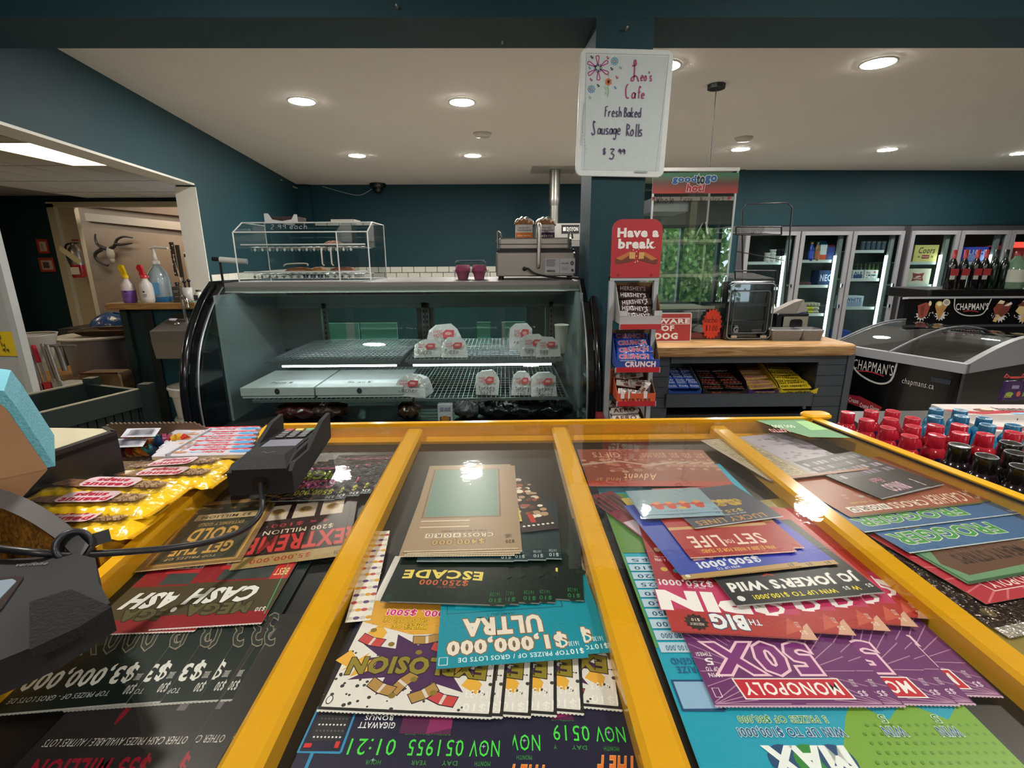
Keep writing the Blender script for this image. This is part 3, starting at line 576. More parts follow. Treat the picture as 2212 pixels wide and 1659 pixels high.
# --- column 3
def d_max(b, w, L):
    d = D(b, w, L)
    d.p([(0, 0), (.53, 0), (.57, .05), (.50, .09), (.44, .125), (.38, .15), (.30, .12), (.2, .15), (.1, .12), (0, .15)], '78a83a')
    for i in range(17):
        for j in range(9):
            if .02+.028*i < .5-.012*j: d.r(.02+.028*i, .006+.013*j, .03+.028*i, .010+.013*j, '5f9030')
    for x, c in ((.72, '1c4a78'), (.64, '2f8a38'), (.56, '1c4a78')): d.e(x, .062, .055, .055, c, 20)
    d.t('MAX', .52, .045, .77, .080, 'f0f8fa', bold=.05)
    d.t('WIN UP TO $100,000!', .48, .095, .83, .109, '1c5a8c', 'dff2f8', ow=.06, bold=.03).t('5 PRIZES OF $80,000', .51, .115, .81, .127, '2f8a38', 'e8f8e8', ow=.06)
    for x in (.10, .28): d.t('WIN', x, .095, x+.07, .109, '1c5a8c', 'dff2f8', ow=.06).t('5', x+.03, .115, x+.05, .127, '2f8a38', 'e8f8e8', ow=.06)
    d.r(.84, .135, .985, .185, '8fb8dc').frame(.84, .135, .985, .185, .012, '1c4a78')
    d.t('PRIZE', .86, .20, .95, .212, '1c5a8c').t('LEGEND', .85, .216, .96, .229, '1c5a8c')
    for i, t in enumerate(('$100,000', '$80,000', '$500', '$250', '$50', '$30', '$25', '$20', '$10', '$5')): d.r(.84, .24+.027*i, .985, .262+.027*i, 'b4d0e4').t(t, .86, .244+.027*i, .96, .257+.027*i, '1c4a78')
    d.r(.99, .25, 1.0, .6, '5a9a3a').p([(.83, .52), (1, .52), (1, .8), (.83, .8)], '5a8a3a')
tickets((1548, 1760), (2320, 1760), .66, 0, d_max, 'teal and green lottery ticket with large MAX letters at the near edge', base='18a0c0', edge='b0e0ec', bow=.0)
def d_mono(b, w, L):
    d = D(b, w, L)
    for i in range(44):
        a = math.pi*i/22; c, s = math.cos(a), math.sin(a)*w/L*1.1
        P1 = (.5+.3*c, .16+.3*s*1.0); P2 = (.5+.75*c, .16+.75*s)
        if 0 <= P2[1] <= 1 or 1: 
            cl_ = lambda p: (min(.99, max(.01, p[0])), min(.98, max(.012, p[1])))
            d.l([cl_(P1), cl_(P2)], .006, 'b98ab0')
    d.p([(.14, .03), (.80, .03), (.82, .125), (.16, .125)], 'f0f0f0').p([(.15, .035), (.79, .035), (.81, .12), (.17, .12)], 'c41c34').t('MONOPOLY', .19, .05, .77, .105, 'f4f0f0', bold=.02)
    d.t('50X', .22, .15, .86, .30, '7a2a78', 'f0c8dc', ow=.07, bold=.035)
    d.t('WIN', .87, .13, .95, .15, 'f0e8f0').t('UP TO', .87, .16, .95, .18, 'f0e8f0').t('5', .88, .19, .93, .225, 'f0e8f0').t('TIMES!', .87, .235, .97, .255, 'f0e8f0')
    d.price('$5', '20231', 'e4d4e8', .05, .045, .05, .025).frame(.93, .04, .97, .08, .006, 'e0d0e4')
tickets((1545, 1527), (1915, 1527), .26, 5, d_mono, 'purple MONOPOLY 50X lottery ticket with pink rays', fan=[(1958, 1526), (2075, 1523), (2110, 1520), (2170, 1503)], base='6a2c6c', edge='c8a8c4', bow=.003)
def d_spin(b, w, L):
    d = D(b, w, L); d.p([(0, .0), (.12, 0), (.04, .08), (0, .1)], 'd8a890').p([(.05, .06), (.2, .02), (.12, .13)], 'c85a48')
    d.t('THE', .33, .07, .45, .105, 'f0f4f8', '1c4a78', ow=.06).t('BIG', .44, .04, .68, .125, 'f0f4f8', '1c4a78', ow=.06, bold=.05); d.b.star(.80*w, -.07*L, .014, .011, 12, '2a1a18'); d.t('PRIZES START AT', .75, .05, .85, .065, 'e8dcd0').t('$10', .77, .075, .83, .095, 'e8dcd0')
    d.r(0, .15, 1, .34, 'c43868').t('$PIN', .12, .15, 1.0, .29, 'f8f4f6', 'c42a68', ow=.03, bold=.07)
    d.r(.52, .34, 1, 1, 'a02430').t('$250,000!', .55, .32, .98, .37, 'e4dce8', bold=.03).t('WIN UP TO', .62, .305, .76, .317, 'e4dce8')
    d.e(.9, .45, .03, .03, 'c8a43a').e(.8, .44, .03, .03, '4aa0b0').t('WIN A SPIN', .78, .52, .95, .545, 'f0e0e0').t('ON THE BIG WHEEL', .78, .555, .95, .565, 'f0e0e0').e(.9, .62, .05, .05, '7a3a2a').e(.9, .63, .03, .035, 'd8a890')
    d.price('$5', '20225', 'f0d8c8', .04, .03, .05, .025)
tickets((1452, 1365), (1768, 1383), .26, 12, d_spin, 'red THE BIG SPIN lottery ticket with pink and white lettering', fan=[(1850, 1372), (1925, 1362), (1985, 1352), (2022, 1335)], base='b03030', edge='8a1c20', bow=.004)
def d_joker(b, w, L):
    d = D(b, w, L); d.t('WIN UP TO $100,000!', .14, .05, .82, .10, 'f0e020', bold=.02).t("JOKER'S Wild", .05, .14, .93, .26, 'f4f4f4', '5a5a5e', ow=.06, bold=.04, sk=.1); d.e(.92, .07, .03, .03, 'e8e8e8').price('$5', None, 'e8e8e8', .02, .07, .05, .04)
    d.l([(.5, .28), (.55, .3), (.6, .28)], .02, 'a02c28')
tickets((1592, 1310), (1862, 1287), .18, 19, d_joker, "black JOKER'S Wild lottery ticket with white lettering", fan=[(1912, 1280)], base='16181c', edge='9a9a9a', bow=.003)
def d_500(b, w, L):
    d = D(b, w, L); d.r(0, 0, 1, .045, 'b8945a').t('WIN UP TO', .48, .055, .68, .08, 'e8ecf4').t('$500,000!', .27, .09, .80, .165, 'e4e8f4', bold=.04).t('CLUE', .2, .18, .8, .3, 'e8e0ec', 'b03050', ow=.05).price('$5', '20205', '3a3018', .05, .008, .05, .03).e(.95, .03, .02, .02, 'e8e0d0')
    d.p([(0, .045), (.18, .045), (.3, .5), (0, .5)], '3a3cc0')
tickets((1478, 1252), (1732, 1222), .20, 23, d_500, 'blue $500,000 lottery ticket with a tan edge', fan=[(1772, 1220), (1812, 1216)], base='3048b0', edge='b8945a', bow=.003)
def d_set(b, w, L):
    d = D(b, w, L); d.t('WIN $1,000 A WEEK FOR 25 YEARS!', .12, .05, .85, .10, 'e8b84a', bold=.02).t('SET', .14, .13, .44, .26, 'f0dcd0', bold=.02).t('FOR', .46, .15, .55, .20, 'f0dcd0').t('LIFE', .57, .12, .88, .26, 'f0dcd0', bold=.02).r(0, .36, 1, .40, 'c8a070')
tickets((1492, 1206), (1715, 1192), .2, 27, d_set, 'red SET FOR LIFE lottery ticket', fan=[(1722, 1190), (1738, 1182)], base='a82428', edge='e0b0a0', bow=.004)
def d_lucky(b, w, L):
    d = D(b, w, L); d.t('LUCKY LINES', .15, .05, .93, .16, 'c08c48', bold=.02).t('WIN UP TO $25,000', .3, .2, .6, .24, 'c8c8d0').t('$25,000', .3, .26, .75, .34, 'c8b048'); sh(3, ['a08030', 'c0a040'], d, 40, .02, .04, .2, .55, .45, .6)
tickets((1502, 1142), (1692, 1116), .12, 30, d_lucky, 'slate blue LUCKY LINES lottery ticket', base='3c4458', edge='c8ccd4')
def d_lob(b, w, L):
    d = D(b, w, L); d.r(0, 0, 1, .3, '86a8bc')
    for x in (.2, .38, .56, .72): d.e(x, .28, .06, .07, 'c03a28').e(x+.05, .36, .05, .03, 'c03a28').e(x, .42, .045, .04, 'd88a50').e(x-.04, .35, .04, .025, 'b83024')
    d.e(.45, .2, .06, .03, 'c8b45a').t('LOBSTER BONUS', .3, .08, .7, .11, '3a4a58').price('$3', None, '3a4a58', .03, .08, .05, .05)
tickets((1388, 1113), (1560, 1104), .085, 33, d_lob, 'pale blue lottery ticket with red lobsters', fan=[(1566, 1112)], base='7d98a4', edge='b0bcc0')
def d_adv(b, w, L):
    d = D(b, w, L); d.r(0, 0, 1, .12, 'a84030').t('Advent', .28, .14, .6, .3, 'e0bc94', sk=.3, bold=0).t('ca lend ar', .55, .1, .9, .2, 'c88a60', sk=.3, bold=0); sh(5, ['a87860', 'b88c70', '94604c'], d, 50, .02, .05, 0, 1, .35, .7); d.t('$250,000', .05, .75, .3, .9, 'c89878').t('GIFTS', .55, .75, .85, .9, 'c89878'); d.p([(.0, .6), (.3, .5), (.6, .62), (1, .52), (1, .56), (.6, .66), (.3, .54), (0, .64)], 'b8a090')
tickets((1272, 1050), (1500, 1050), .18, 20, d_adv, 'red brown advent lottery ticket at the far end of the third bay', fan=[(1530, 1050), (1560, 1050), (1590, 1050)], base='8a4a3c', edge='a84030')
def d_strip(b, w, L):
    d = D(b, w, L); d.r(.1, .15, .9, .5, 'c8b4c4').t('II', .3, .7, .8, .92, '2a1a10', bold=.05).e(.5, .1, .4, .35, '8a2030')
tickets((1440, 1200), (1470, 1190), .2, 8, d_strip, 'maroon ticket edge under the blue fan', fan=[(1500, 1180)], base='7a1c30')
def d_yb(b, w, L): D(b, w, L).r(0, 0, 1, .5, '1c2a50').t('WON!', .1, .6, .9, .7, 'd03028')
tickets((1430, 1170), (1500, 1160), .14, 10, d_yb, 'yellow ticket edge left of SET FOR LIFE', base='d8c048')
# --- column 4
def d_flash(b, w, L):
    d = D(b, w, L); d.t('BINGO', .25, .06, .6, .22, 'd8c8d8', 'a04060', ow=.05).t('Flash', .35, .26, .55, .36, 'd08098', sk=.3); q = random.Random(8)
    for i in range(9):
        for j in range(4): d.r(.08+.1*i, .45+.13*j, .15+.1*i, .53+.13*j, q.choice(['9c8ca4', '8a7a94', 'b4a4b8', '5a5060']))
tickets((1905, 1078), (2010, 1052), .17, 30, d_flash, 'black BINGO Flash lottery ticket', fan=[(2040, 1046)], base='2c2c34', edge='a8a8b0')
def d_cwb(b, w, L):
    d = D(b, w, L); d.r(0, .0, .55, 1, 'a49cac'); q = random.Random(4)
    for i in range(46): d.r(*(lambda x, y: (x, y, x+.04, y+.03))(q.randrange(0, 13)*.04, q.randrange(0, 22)*.04+.05), '6c6c70')
    for i in range(26):
        for j in range(10): d.r(.60+.036*j, .06+.034*i, .625+.036*j, .075+.034*i, q.choice(['c8bc8c', 'b8a878', 'd8cc98', '94845a']))
    d.r(.0, .0, 1, .04, 'a06a50')
tickets((1665, 1040), (1880, 1015), .22, 27, d_cwb, 'pale crossword lottery ticket with beige number grid at the far right', base='9c8c74', edge='b0a080', bow=.003)
def d_cwr(b, w, L):
    d = D(b, w, L); d.t('CROSS', .35, .06, .62, .15, 'e8dccc')
    for i, c in enumerate('WORD'): d.r(.64+.075*i, .06, .705+.075*i, .15, 'ece4dc').t(c, .65+.075*i, .075, .695+.075*i, .135, '3a1c14')
    d.t('CASHIER', .02, .05, .3, .2, 'e4c8b8', sk=.3).t('WIN UP TO $50,000', .5, .19, .85, .22, 'c8b040').r(0, 0, 1, .02, '5a6030'); sh(3, ['b07050', 'a8a090'], d, 20, .015, .02, .2, .9, .28, .34)
tickets((1838, 1118), (2125, 1086), .20, 22, d_cwr, 'rust red CROSSWORD lottery ticket in the right bay', fan=[(2152, 1080)], base='9a5038', edge='7a7848', bow=.004)
def d_frog(b, w, L):
    d = D(b, w, L); d.t('FROGGER', .30, .10, .95, .24, '3f9a4c', 'dce8c0', ow=.05, bold=.03, arc=.002).t('$50,000', .62, .32, .92, .40, 'e8d83a', bold=.03).t('WIN UP TO', .7, .27, .85, .29, 'e8d83a'); sh(7, ['7a8a3a', '56682a', 'a8b04a'], d, 60, .02, .05, .05, .6, .33, .5); d.price('$2', None, 'd8e4ec', .02, .04, .04, .04)
tickets((1965, 1195), (2300, 1150), .20, 16, d_frog, 'blue lottery ticket with green bubble lettering, nearer one', base='3c6a9c', edge='c8d4dc', bow=.004)
tickets((1868, 1150), (2212, 1108), .16, 19, d_frog, 'blue lottery ticket with green bubble lettering, further one', base='3c6a9c', edge='c8d4dc', bow=.004)
def d_meat(b, w, L):
    d = D(b, w, L); d.r(.03, .03, .97, .97, '6f9a74').p([(.12, .14), (.9, .1), (.95, .3), (.85, .55), (.2, .58), (.08, .35)], '6a4a3a').t('MEATY STRIPS', .25, .24, .8, .4, '3c2820', bold=.03).frame(.02, .02, .98, .98, .02, '3a5c40')
tickets((2092, 1262), (2360, 1215), .14, 13, d_meat, 'green ticket with a brown MEATY STRIPS panel', base='5c8462', edge='34543a')
def d_oly(b, w, L):
    d = D(b, w, L)
    for i in range(18):
        a = i*.35; cl_ = lambda p: (min(.99, max(.01, p[0])), min(.98, max(.01, p[1]))); d.l([cl_((.5+.1*math.cos(a), .3+.1*math.sin(a))), cl_((.5+.6*math.cos(a), .3+.5*math.sin(a)))], .012, 'd87078')
    d.p([(.2, .1), (.8, .1), (.82, .25), (.18, .25)], 'e8d0d0').p([(.21, .11), (.79, .11), (.81, .24), (.19, .24)], 'b02030').t('MONOPOLY', .25, .13, .76, .22, 'f0dcdc')
tickets((2130, 1305), (2380, 1260), .16, 9, d_oly, 'red rayed lottery ticket in the right bay', base='b83040')
def d_dark(b, w, L):
    d = D(b, w, L); d.t('MUMMY', .2, .2, .8, .36, 'b8a070').r(0, 0, 1, .05, 'c8c4bc').e(.85, .12, .05, .05, '8a7a5a').e(.93, .5, .06, .08, '1c1c1c').t('10', .9, .46, .96, .54, 'd8d0c8').e(.9, .75, .12, .12, 'a02c3c')
tickets((2180, 1378), (2400, 1330), .3, 5, d_dark, 'dark brown foil edged lottery ticket in the right bay', base='3c2c28', edge='d8d4cc', mat='foil')
def d_chain(b, w, L):
    d = D(b, w, L); d.r(.95, 0, .975, 1, '284a5c').r(.985, 0, 1, 1, '284a5c')
    for i in range(20): d.e(.72+.16*(i % 2), .04+.048*i, .05, .035, '9a9a3a', 6).e(.72+.16*(i % 2), .04+.048*i, .025, .018, '6a5a20', 6)
    d.t('PRIZES!', .7, .9, .98, .93, 'c8b83a')
tickets((2290, 1530), (2420, 1500), .42, 1, d_chain, 'olive and gold patterned lottery ticket along the right divider', base='8a7a34')
# --- column 1
def d_neon(b, w, L):
    d = D(b, w, L); d.t('$500,000', .1, .14, .62, .28, 'c8d040', bold=.03).t('COSMIC', .15, .32, .75, .52, 'd050a0', bold=.04).t('PICK', .2, .56, .7, .78, '9ac040', bold=.05).t('SC', .72, .5, .95, .72, 'c8d040', bold=.05).r(.1, .84, .9, .9, 'a04a7a').price('$30', None, 'c8ccd4', .03, .04, .12, .07).r(0, .0, 1, .02, 'a0b4c0')
tickets((560, 1085), (722, 1080), .16, 12, d_neon, 'black foil COSMIC lottery ticket with neon lettering', fan=[(745, 1076), (775, 1070), (800, 1064), (820, 1052)], base='16283c', edge='90a8b8', mat='foil', bow=.006)
def d_ext(b, w, L):
    d = D(b, w, L); d.r(0, 0, 1, .13, 'a48a58').t('$5,000,000', .3, .04, .85, .10, 'a03c28', bold=.02).t('EXTREME', .02, .17, .95, .37, 'c83838', '3a0c0c', ow=.05, bold=.03).t('$200 MILLION', .15, .40, .85, .47, 'd8c8b0').t('4 x $100', .2, .5, .8, .56, 'a83038')
    for x in (.08, .38, .68): d.r(x, .62, x+.24, .86, 'c8b8a8').e(x+.12, .75, .08, .08, 'b09060').e(x+.12, .76, .06, .06, '7a5c34')
    d.price('$50', None, '3a2c1c', .02, .03, .06, .05)
tickets((495, 1232), (738, 1200), .21, 5, d_ext, 'red and black EXTREME lottery ticket with a gold band', fan=[(752, 1196)], base='2a1416', edge='b8a078', bow=.003)
def d_gold(b, w, L):
    d = D(b, w, L); d.frame(.07, .05, .93, .95, .02, 'c8a050').p([(.1, .07), (.9, .07), (.9, .93), (.1, .93)], '3a3c30').t('GET THE', .2, .16, .8, .30, 'c89c50', '6a4a20', ow=.04, bold=.03).t('GOLD', .25, .34, .75, .52, 'c89c50', '6a4a20', ow=.04, bold=.03).t('EXTREMELY GOLD', .25, .56, .75, .61, 'b08c50').p([(.15, .66), (.85, .66), (.85, .76), (.15, .76)], 'b8a078').t('$2 MILLION', .22, .685, .78, .735, '2c2418').t('TOP PRIZES OF', .3, .10, .8, .13, 'b8a078')
    for i in range(5): d.e(.2+.15*i, .85, .04, .03, '8a7040')
tickets((290, 1236), (520, 1212), .20, 9, d_gold, 'gold and dark GET THE GOLD lottery ticket', base='8a6a44', edge='c8ac80', bow=.006, curl=.008)
def d_cash(b, w, L):
    d = D(b, w, L); d.r(.0, .14, 1, .5, '4a4028').t('MEGA', .22, .13, .80, .24, '5c5838', '22200f', ow=.06, bold=.05).t('CASH', .22, .26, .84, .42, 'e8e8e4', '14120c', ow=.04, bold=.05, sk=.25)
    d.r(.12, .52, .75, .72, '3c4444').p([(.35, .66), (.8, .66), (.8, .84), (.35, .84)], 'b82c30').r(.38, .72, .77, .80, 'd8d4cc').t('$$$$$', .4, .73, .75, .79, '3a3a34').r(.02, .5, .2, .7, 'c02c2c').t('BEST', .04, .55, .18, .64, 'e8d08c')
    d.l([(.03, .1), (.10, .85)], .008, '4ab070').price('$30', None, 'e8e0d8', .05, .13, .09, .05).e(.93, .2, .025, .035, 'e8e8e4').b.star(.15*w, -.9*L, .014, .009, 14, 'd8d8d8')
tickets((320, 1362), (565, 1347), .17, 4, d_cash, 'dark red MEGA CASH lottery ticket, right one of the pair', base='8c1c24', edge='d8c8c8', bow=.004)
tickets((168, 1374), (420, 1364), .17, 3, d_cash, 'dark red MEGA CASH lottery ticket, left one of the pair', base='8c1c24', edge='d8c8c8', bow=.004)
def d_x(b, w, L):
    d = D(b, w, L); d.t('TOP PRIZES OF - GROS LOTS DE', .2, .05, .95, .075, 'c8ccd0', bold=0).t('$3,000,000', .13, .11, .98, .21, 'dcdcd8', bold=.03, sk=-.1)
    d.t('3,000X', .05, .28, .95, .52, '24302c', '8a8070', ow=.035, bold=.0, sk=-.3).p([(.72, .28), (.8, .28), (.99, .3), (.88, .4), (.9, .52), (.8, .5), (.79, .42)], 'a8b0c0').price('$30', '30002', 'd0d0cc', .02, .05, .07, .05)
tickets((-30, 1548), (270, 1522), .25, 2, d_x, 'black $3,000,000 lottery ticket with outlined digits', fan=[(345, 1517), (425, 1515), (470, 1512), (500, 1510)], base='10201e', edge='b0b0b0', bow=.003)
def d_55(b, w, L):
    d = D(b, w, L); d.t('$55 MILLION', .2, .1, .9, .2, '9a1c30', bold=.03, sk=-.2).t('OTHER CASH PRIZES AVAILABLE / AUTRES LOTS', .05, .24, .95, .275, 'd0ccc8', bold=0).p([(.2, .4), (.26, .4), (.2, .9), (.16, .9)], '6a6468').r(.3, .5, .5, .56, 'b8b4b0').t('LUCKY NUMBERS', .45, .62, .8, .67, 'c8c4c0').e(.6, .4, .02, .1, '8a2030').price('$30', None, 'b0acac')
tickets((-60, 1750), (330, 1740), .21, 0, d_55, 'charcoal $55 MILLION lottery ticket at the near left', fan=[(420, 1735), (470, 1730), (520, 1724)], base='2c2a2c', edge='8a8888', bow=.0)
# ================================================================ deli case
X0, X1 = -1.33, .36
DT = 1.39
def front(t):      # curved front profile, t=0 at the top, 1 at the foot
    P = [(2.42, 1.385), (2.30, 1.30), (2.17, 1.15), (2.10, .98), (2.09, .80), (2.12, .62), (2.14, .5)]
    c = catmull([(0, a, z) for a, z in P], 4); i = min(len(c)-1, int(t*(len(c)-1)+.5)); return c[i].y, c[i].z
PF = [(v.y, v.z) for v in catmull([(0, a, z) for a, z in [(2.42, 1.385), (2.30, 1.30), (2.17, 1.15), (2.10, .98), (2.09, .80), (2.12, .62), (2.14, .5)]], 4)]
deli = thing('deli_display_case', 'curved glass refrigerated deli case with black ends and a steel top', 'display case', (0, 0, 0))
for s, xx in ((-1, X0), (1, X1)):
    outl = [(p[0]-.03, p[1]+.0) for p in PF]+[(2.14, .06), (3.0, .06), (3.0, 1.39), (2.5, 1.40), (2.40, 1.40)]
    ob(lambda b: b.prism(outl, xx, xx+s*.05, '0c0d10', 'x', ch=.0), 'end_panel', 'gloss', deli)
    ob(lambda b: b.tube([(xx+s*.045, p[0]-.032, p[1]) for p in PF], .02, '101116'), 'end_bumper', 'gloss', deli)
    ob(lambda b: b.tube([(xx-s*.002, p[0]-.012, p[1]) for p in PF[1:]], .004, 'b8bcc0'), 'edge_trim', 'steel', deli)
ob(lambda b: (b.box(X0-.04, X1+.04, 2.42, 3.0, 1.375, DT, '8d8986'), b.box(X0-.03, X1+.03, 2.405, 2.425, 1.347, DT, '7c7876'), b.box(X0-.03, X1+.03, 2.403, 2.406, 1.345, 1.352, 'c0bcb8')), 'top_ledge', 'satin', deli)
def cg(b):
    n = len(PF); vs = [(x, y, z) for x in (X0+.004, X1-.004) for y, z in PF]
    b.add(vs, [(i, i+1, n+i+1, n+i) for i in range(n-1)], 'ffffff', True)
    b.add([(v[0], v[1]+.006, v[2]) for v in vs], [(n+i, n+i+1, i+1, i) for i in range(n-1)], 'ffffff', True)
ob(cg, 'curved_glass', 'glass_green', deli)
ob(lambda b: (b.box(X0, X1, 2.94, 2.98, .06, .98, '4a4e54'), b.box(X0, X1, 2.16, 2.94, .06, .74, '1c1d20'), b.box(X0, X1, 2.46, 2.94, 1.34, 1.372, '7c8886'), b.box(X0, X1, 2.90, 2.96, 1.22, 1.345, '8a9694'), b.box(X0, X0+.012, 2.3, 2.95, .74, 1.34, '8a9496'), b.box(X1-.012, X1, 2.3, 2.95, .74, 1.34, '8a9496'), b.box(X0, X0+.25, 2.92, 2.97, .98, 1.25, '6a7478'), b.box(X1-.12, X1, 2.92, 2.97, .98, 1.25, '6a7478'), b.box(-.52, -.42, 2.92, 2.97, .98, 1.25, '30363a')), 'cabinet_body', 'satin', deli)
ob(lambda b: [b.box(X0+.25+.0085*i, X0+.252+.0085*i, 2.50, 2.9, 1.325, 1.338, '4c5a58') for i in range(130)], 'evaporator_fins', 'steel', deli, kind='stuff')
for xa, xb in ((X0+.06, -.95), (-.9, -.53), (-.42, -.05), (0, X1-.05)): ob(lambda b: b.box(xa, xb, 2.955, 2.96, .99, 1.24, 'ffffff'), 'rear_door', 'glass_teal', deli)
ob(lambda b: b.tube([(X0+.06, 2.443, 1.353), (X1-.06, 2.443, 1.353)], .005, 'ffffff', 8), 'light_tube', 'tube_deli', deli)  # tube added out of sight behind the ledge to brighten the case
for xa, xb in ((-1.13, -.88), (-.87, -.65), (-.17, -.09), (-.02, .12)): ob(lambda b: b.box(xa, xb, 2.975, 2.98, .99, 1.125, 'e8ecea'), 'door_glow', 'paper', deli)  # pale strips stand in for the light showing behind the rear doors
for x in (-1.05, -.475, -.455, .27):
    ob(lambda b: (b.box(x-.012, x+.012, 2.90, 2.92, .76, 1.25, '6a7072'), [b.box(x-.004, x+.004, 2.896, 2.901, .8+.03*i, .815+.03*i, '202426') for i in range(14)]), 'shelf_upright', 'steel', deli)
def wshelf(x0, x1, y0, y1, z, c='9a9ea2'):
    sh_ = ob(lambda b: (b.box(x0, x1, y0-.004, y0+.004, z-.012, z, c), b.box(x0, x1, y1-.004, y1+.004, z-.012, z, c), b.box(x0, x0+.008, y0, y1, z-.012, z, c), b.box(x1-.008, x1, y0, y1, z-.012, z, c)), 'shelf_frame', 'steel', deli)
    ob(lambda b: ([b.box(x0, x1, y0+(y1-y0)*i/14-.0015, y0+(y1-y0)*i/14+.0015, z-.006, z-.002, c) for i in range(1, 14)], [b.box(x0+.022*i-.0012, x0+.022*i+.0012, y0, y1, z-.003, z, 'c4c8ca') for i in range(1, int((x1-x0)/.022))]), 'shelf_wires', 'steel', sh_, kind='stuff')
ZU, ZL, ZD = 1.04, .875, .765
wshelf(-1.12, -.49, 2.27, 2.88, ZU); wshelf(-.47, .27, 2.27, 2.88, ZU); wshelf(-1.16, -.43, 2.19, 2.88, ZL); wshelf(-.42, .29, 2.19, 2.88, ZL)
for xa, xb in ((-1.08, -.5), (-.46, .24)):
    ob(lambda b: (b.box(xa, xb, 2.30, 2.325, ZU-.028, ZU-.016, '9aa2a2')), 'light_housing', 'steel', deli)
    ob(lambda b: b.tube([(xa+.02, 2.312, ZU-.034), (xb-.02, 2.312, ZU-.034)], .006, 'ffffff', 8), 'light_tube', 'tube_deli', deli)
def pbox(x0, x1, y0, y1, z, lb, wr):
    t = thing('pizza_box', lb, 'box', (x0, y0, z), group='pizza boxes in the deli case')
    w, d = x1-x0, y1-y0
    ob(lambda b: b.box(0, w, 0, d, 0, .046, 'b8b8be'), 'tray', 'board', t)
    ob(lambda b: (b.box(-.003, w+.003, -.003, d, .042, .050, 'c8c8cc'), b.box(-.004, w+.004, -.004, -.002, .012, .048, 'b8b8bc')), 'lid', 'board', t)
    ob(lambda b: b.at((w/2, -.005, .032), rx=R_(90)).ell(0, 0, .012, .014, '303236'), 'tab_slot', 'paper', t)
    ob(lambda b: b.at((w*.3, d*.2, .0505)).hand(wr, 0, 0, .013, .02, .003, '28282c'), 'handwriting', 'paper', t)
xa = U(524, 858, y=2.22).x; xb = U(683, 858, y=2.22).x; xc = U(870, 855, y=2.22).x
pbox(xa, xb-.01, 2.22, 2.58, ZL, 'left white pizza box marked by hand on the lower deli shelf', 'Pizza 16')
pbox(xb+.006, xc, 2.22, 2.58, ZL, 'right white pizza box marked by hand on the lower deli shelf', 'Hawaii 16')
def bag(x, y, z, w, h, rz, lb, wr, seed, lean=.0, lie=False):
    q = random.Random(seed); t = thing('paper_bag', lb, 'bag', (x, y, z), rz, 'filled white bakery bags')
    pts = [(-w/2, 0), (w/2, 0), (w/2*.98, h*.55), (w*.42, h*.8), (w*.24, h), (-w*.22, h*.98), (-w*.44, h*.75), (-w/2*.97, h*.5)]
    pts = [(a+q.uniform(-.006, .006), c+q.uniform(-.004, .004)) for a, c in pts]
    def f(b):
        n = len(pts); D_ = .05
        rings = [[(p[0], -D_*(1-p[1]/h*.85)-.0*p[1]+lean*p[1], max(0, p[1])) for p in pts], [(p[0]*.97, D_*(1-p[1]/h*.85)+.02+lean*p[1], max(0, p[1]*.97)) for p in pts]]
        c0 = (0, -D_*.75+lean*h*.5, h*.5); c1 = (0, D_*.9+.02, h*.5)
        vs = rings[0]+rings[1]+[c0, c1]
        b.add(vs, [(i, (i+1) % n, 2*n) for i in range(n)]+[((i+1) % n+n, i+n, 2*n+1) for i in range(n)]+[(i, i+n, (i+1) % n+n, (i+1) % n) for i in range(n)], 'cfc8cc')
    ob(f, 'bag_body', 'wrap', t)
    def pr(b):
        b.at((0, -.052, h*.38), rx=R_(90-16)); b.poly([(-w*.02, h*.12), (w*.28, h*.18), (w*.3, h*.42), (w*.05, h*.44), (-w*.06, h*.3)], 'd04a54'); b.text('HOT', -w*.3, h*.18, -w*.06, h*.30, 'd04a54').text('BAKED', -w*.3, h*.33, -w*.06, h*.42, 'd04a54')
        b.ell(w*.12, h*.3, w*.1, h*.06, 'e8a0a0'); ls = wr.split('|')
        for i, l in enumerate(ls): b.hand(l, -w*.34+.01*i, -.012-.026*i, w*.09, .012, .0022, '5a4048')
    ob(pr, 'print', 'paper', t)
for (px, py, w, h, lb, wr, sd) in ((893, 852, .15, .10, 'white bakery bag right beside the pizza boxes on the lower shelf', 'Corner', 1), (1052, 848, .115, .11, 'white bakery bag alone in the middle of the lower shelf', 'turkey|beef', 2), (1127, 848, .1, .105, 'left one of the two white bakery bags at the right of the lower shelf', 'turkey|roll', 3), (1174, 850, .12, .105, 'right one of the two white bakery bags marked bacon', 'turkey|Bacon', 4)):
    p = U(px, py, z=ZL); bag(p.x, max(2.24, p.y), ZL, w, h, R_(-12 if sd == 1 else 2), lb, wr, sd)
for (px, w, h, lb, wr, sd, yy) in ((925, .13, .085, 'white bakery bag at the left of the upper shelf group', 'Pizza', 5, 2.36), (982, .13, .09, 'white bakery bag at the right of the upper shelf left group', 'Pizza', 6, 2.36), (962, .17, .14, 'tall translucent bag behind the two upper left bags', 'roll', 7, 2.5), (1125, .12, .14, 'greyish bag at the left of the upper right group', 'roll', 8, 2.5), (1150, .13, .10, 'white bag in the middle of the upper right group', 'egg', 9, 2.38), (1180, .12, .09, 'white bag right in the upper right group', 'egg', 10, 2.36)):
    p = U(px, 770, y=yy); bag(p.x, yy, ZU, w, h, R_(5), lb, wr, sd)
t = thing('paper_cup', 'tall white paper cup at the right end of the upper deli shelf', 'cup', (U(1212, 760, y=2.42).x, 2.42, ZU))
ob(lambda b: (b.lathe([(.026, 0), (.034, .135), (.037, .137), (.035, .14), (.031, .136), (.024, .01)], 'd4d0c4', 20, cap=False)), 'cup_body', 'paper', t)
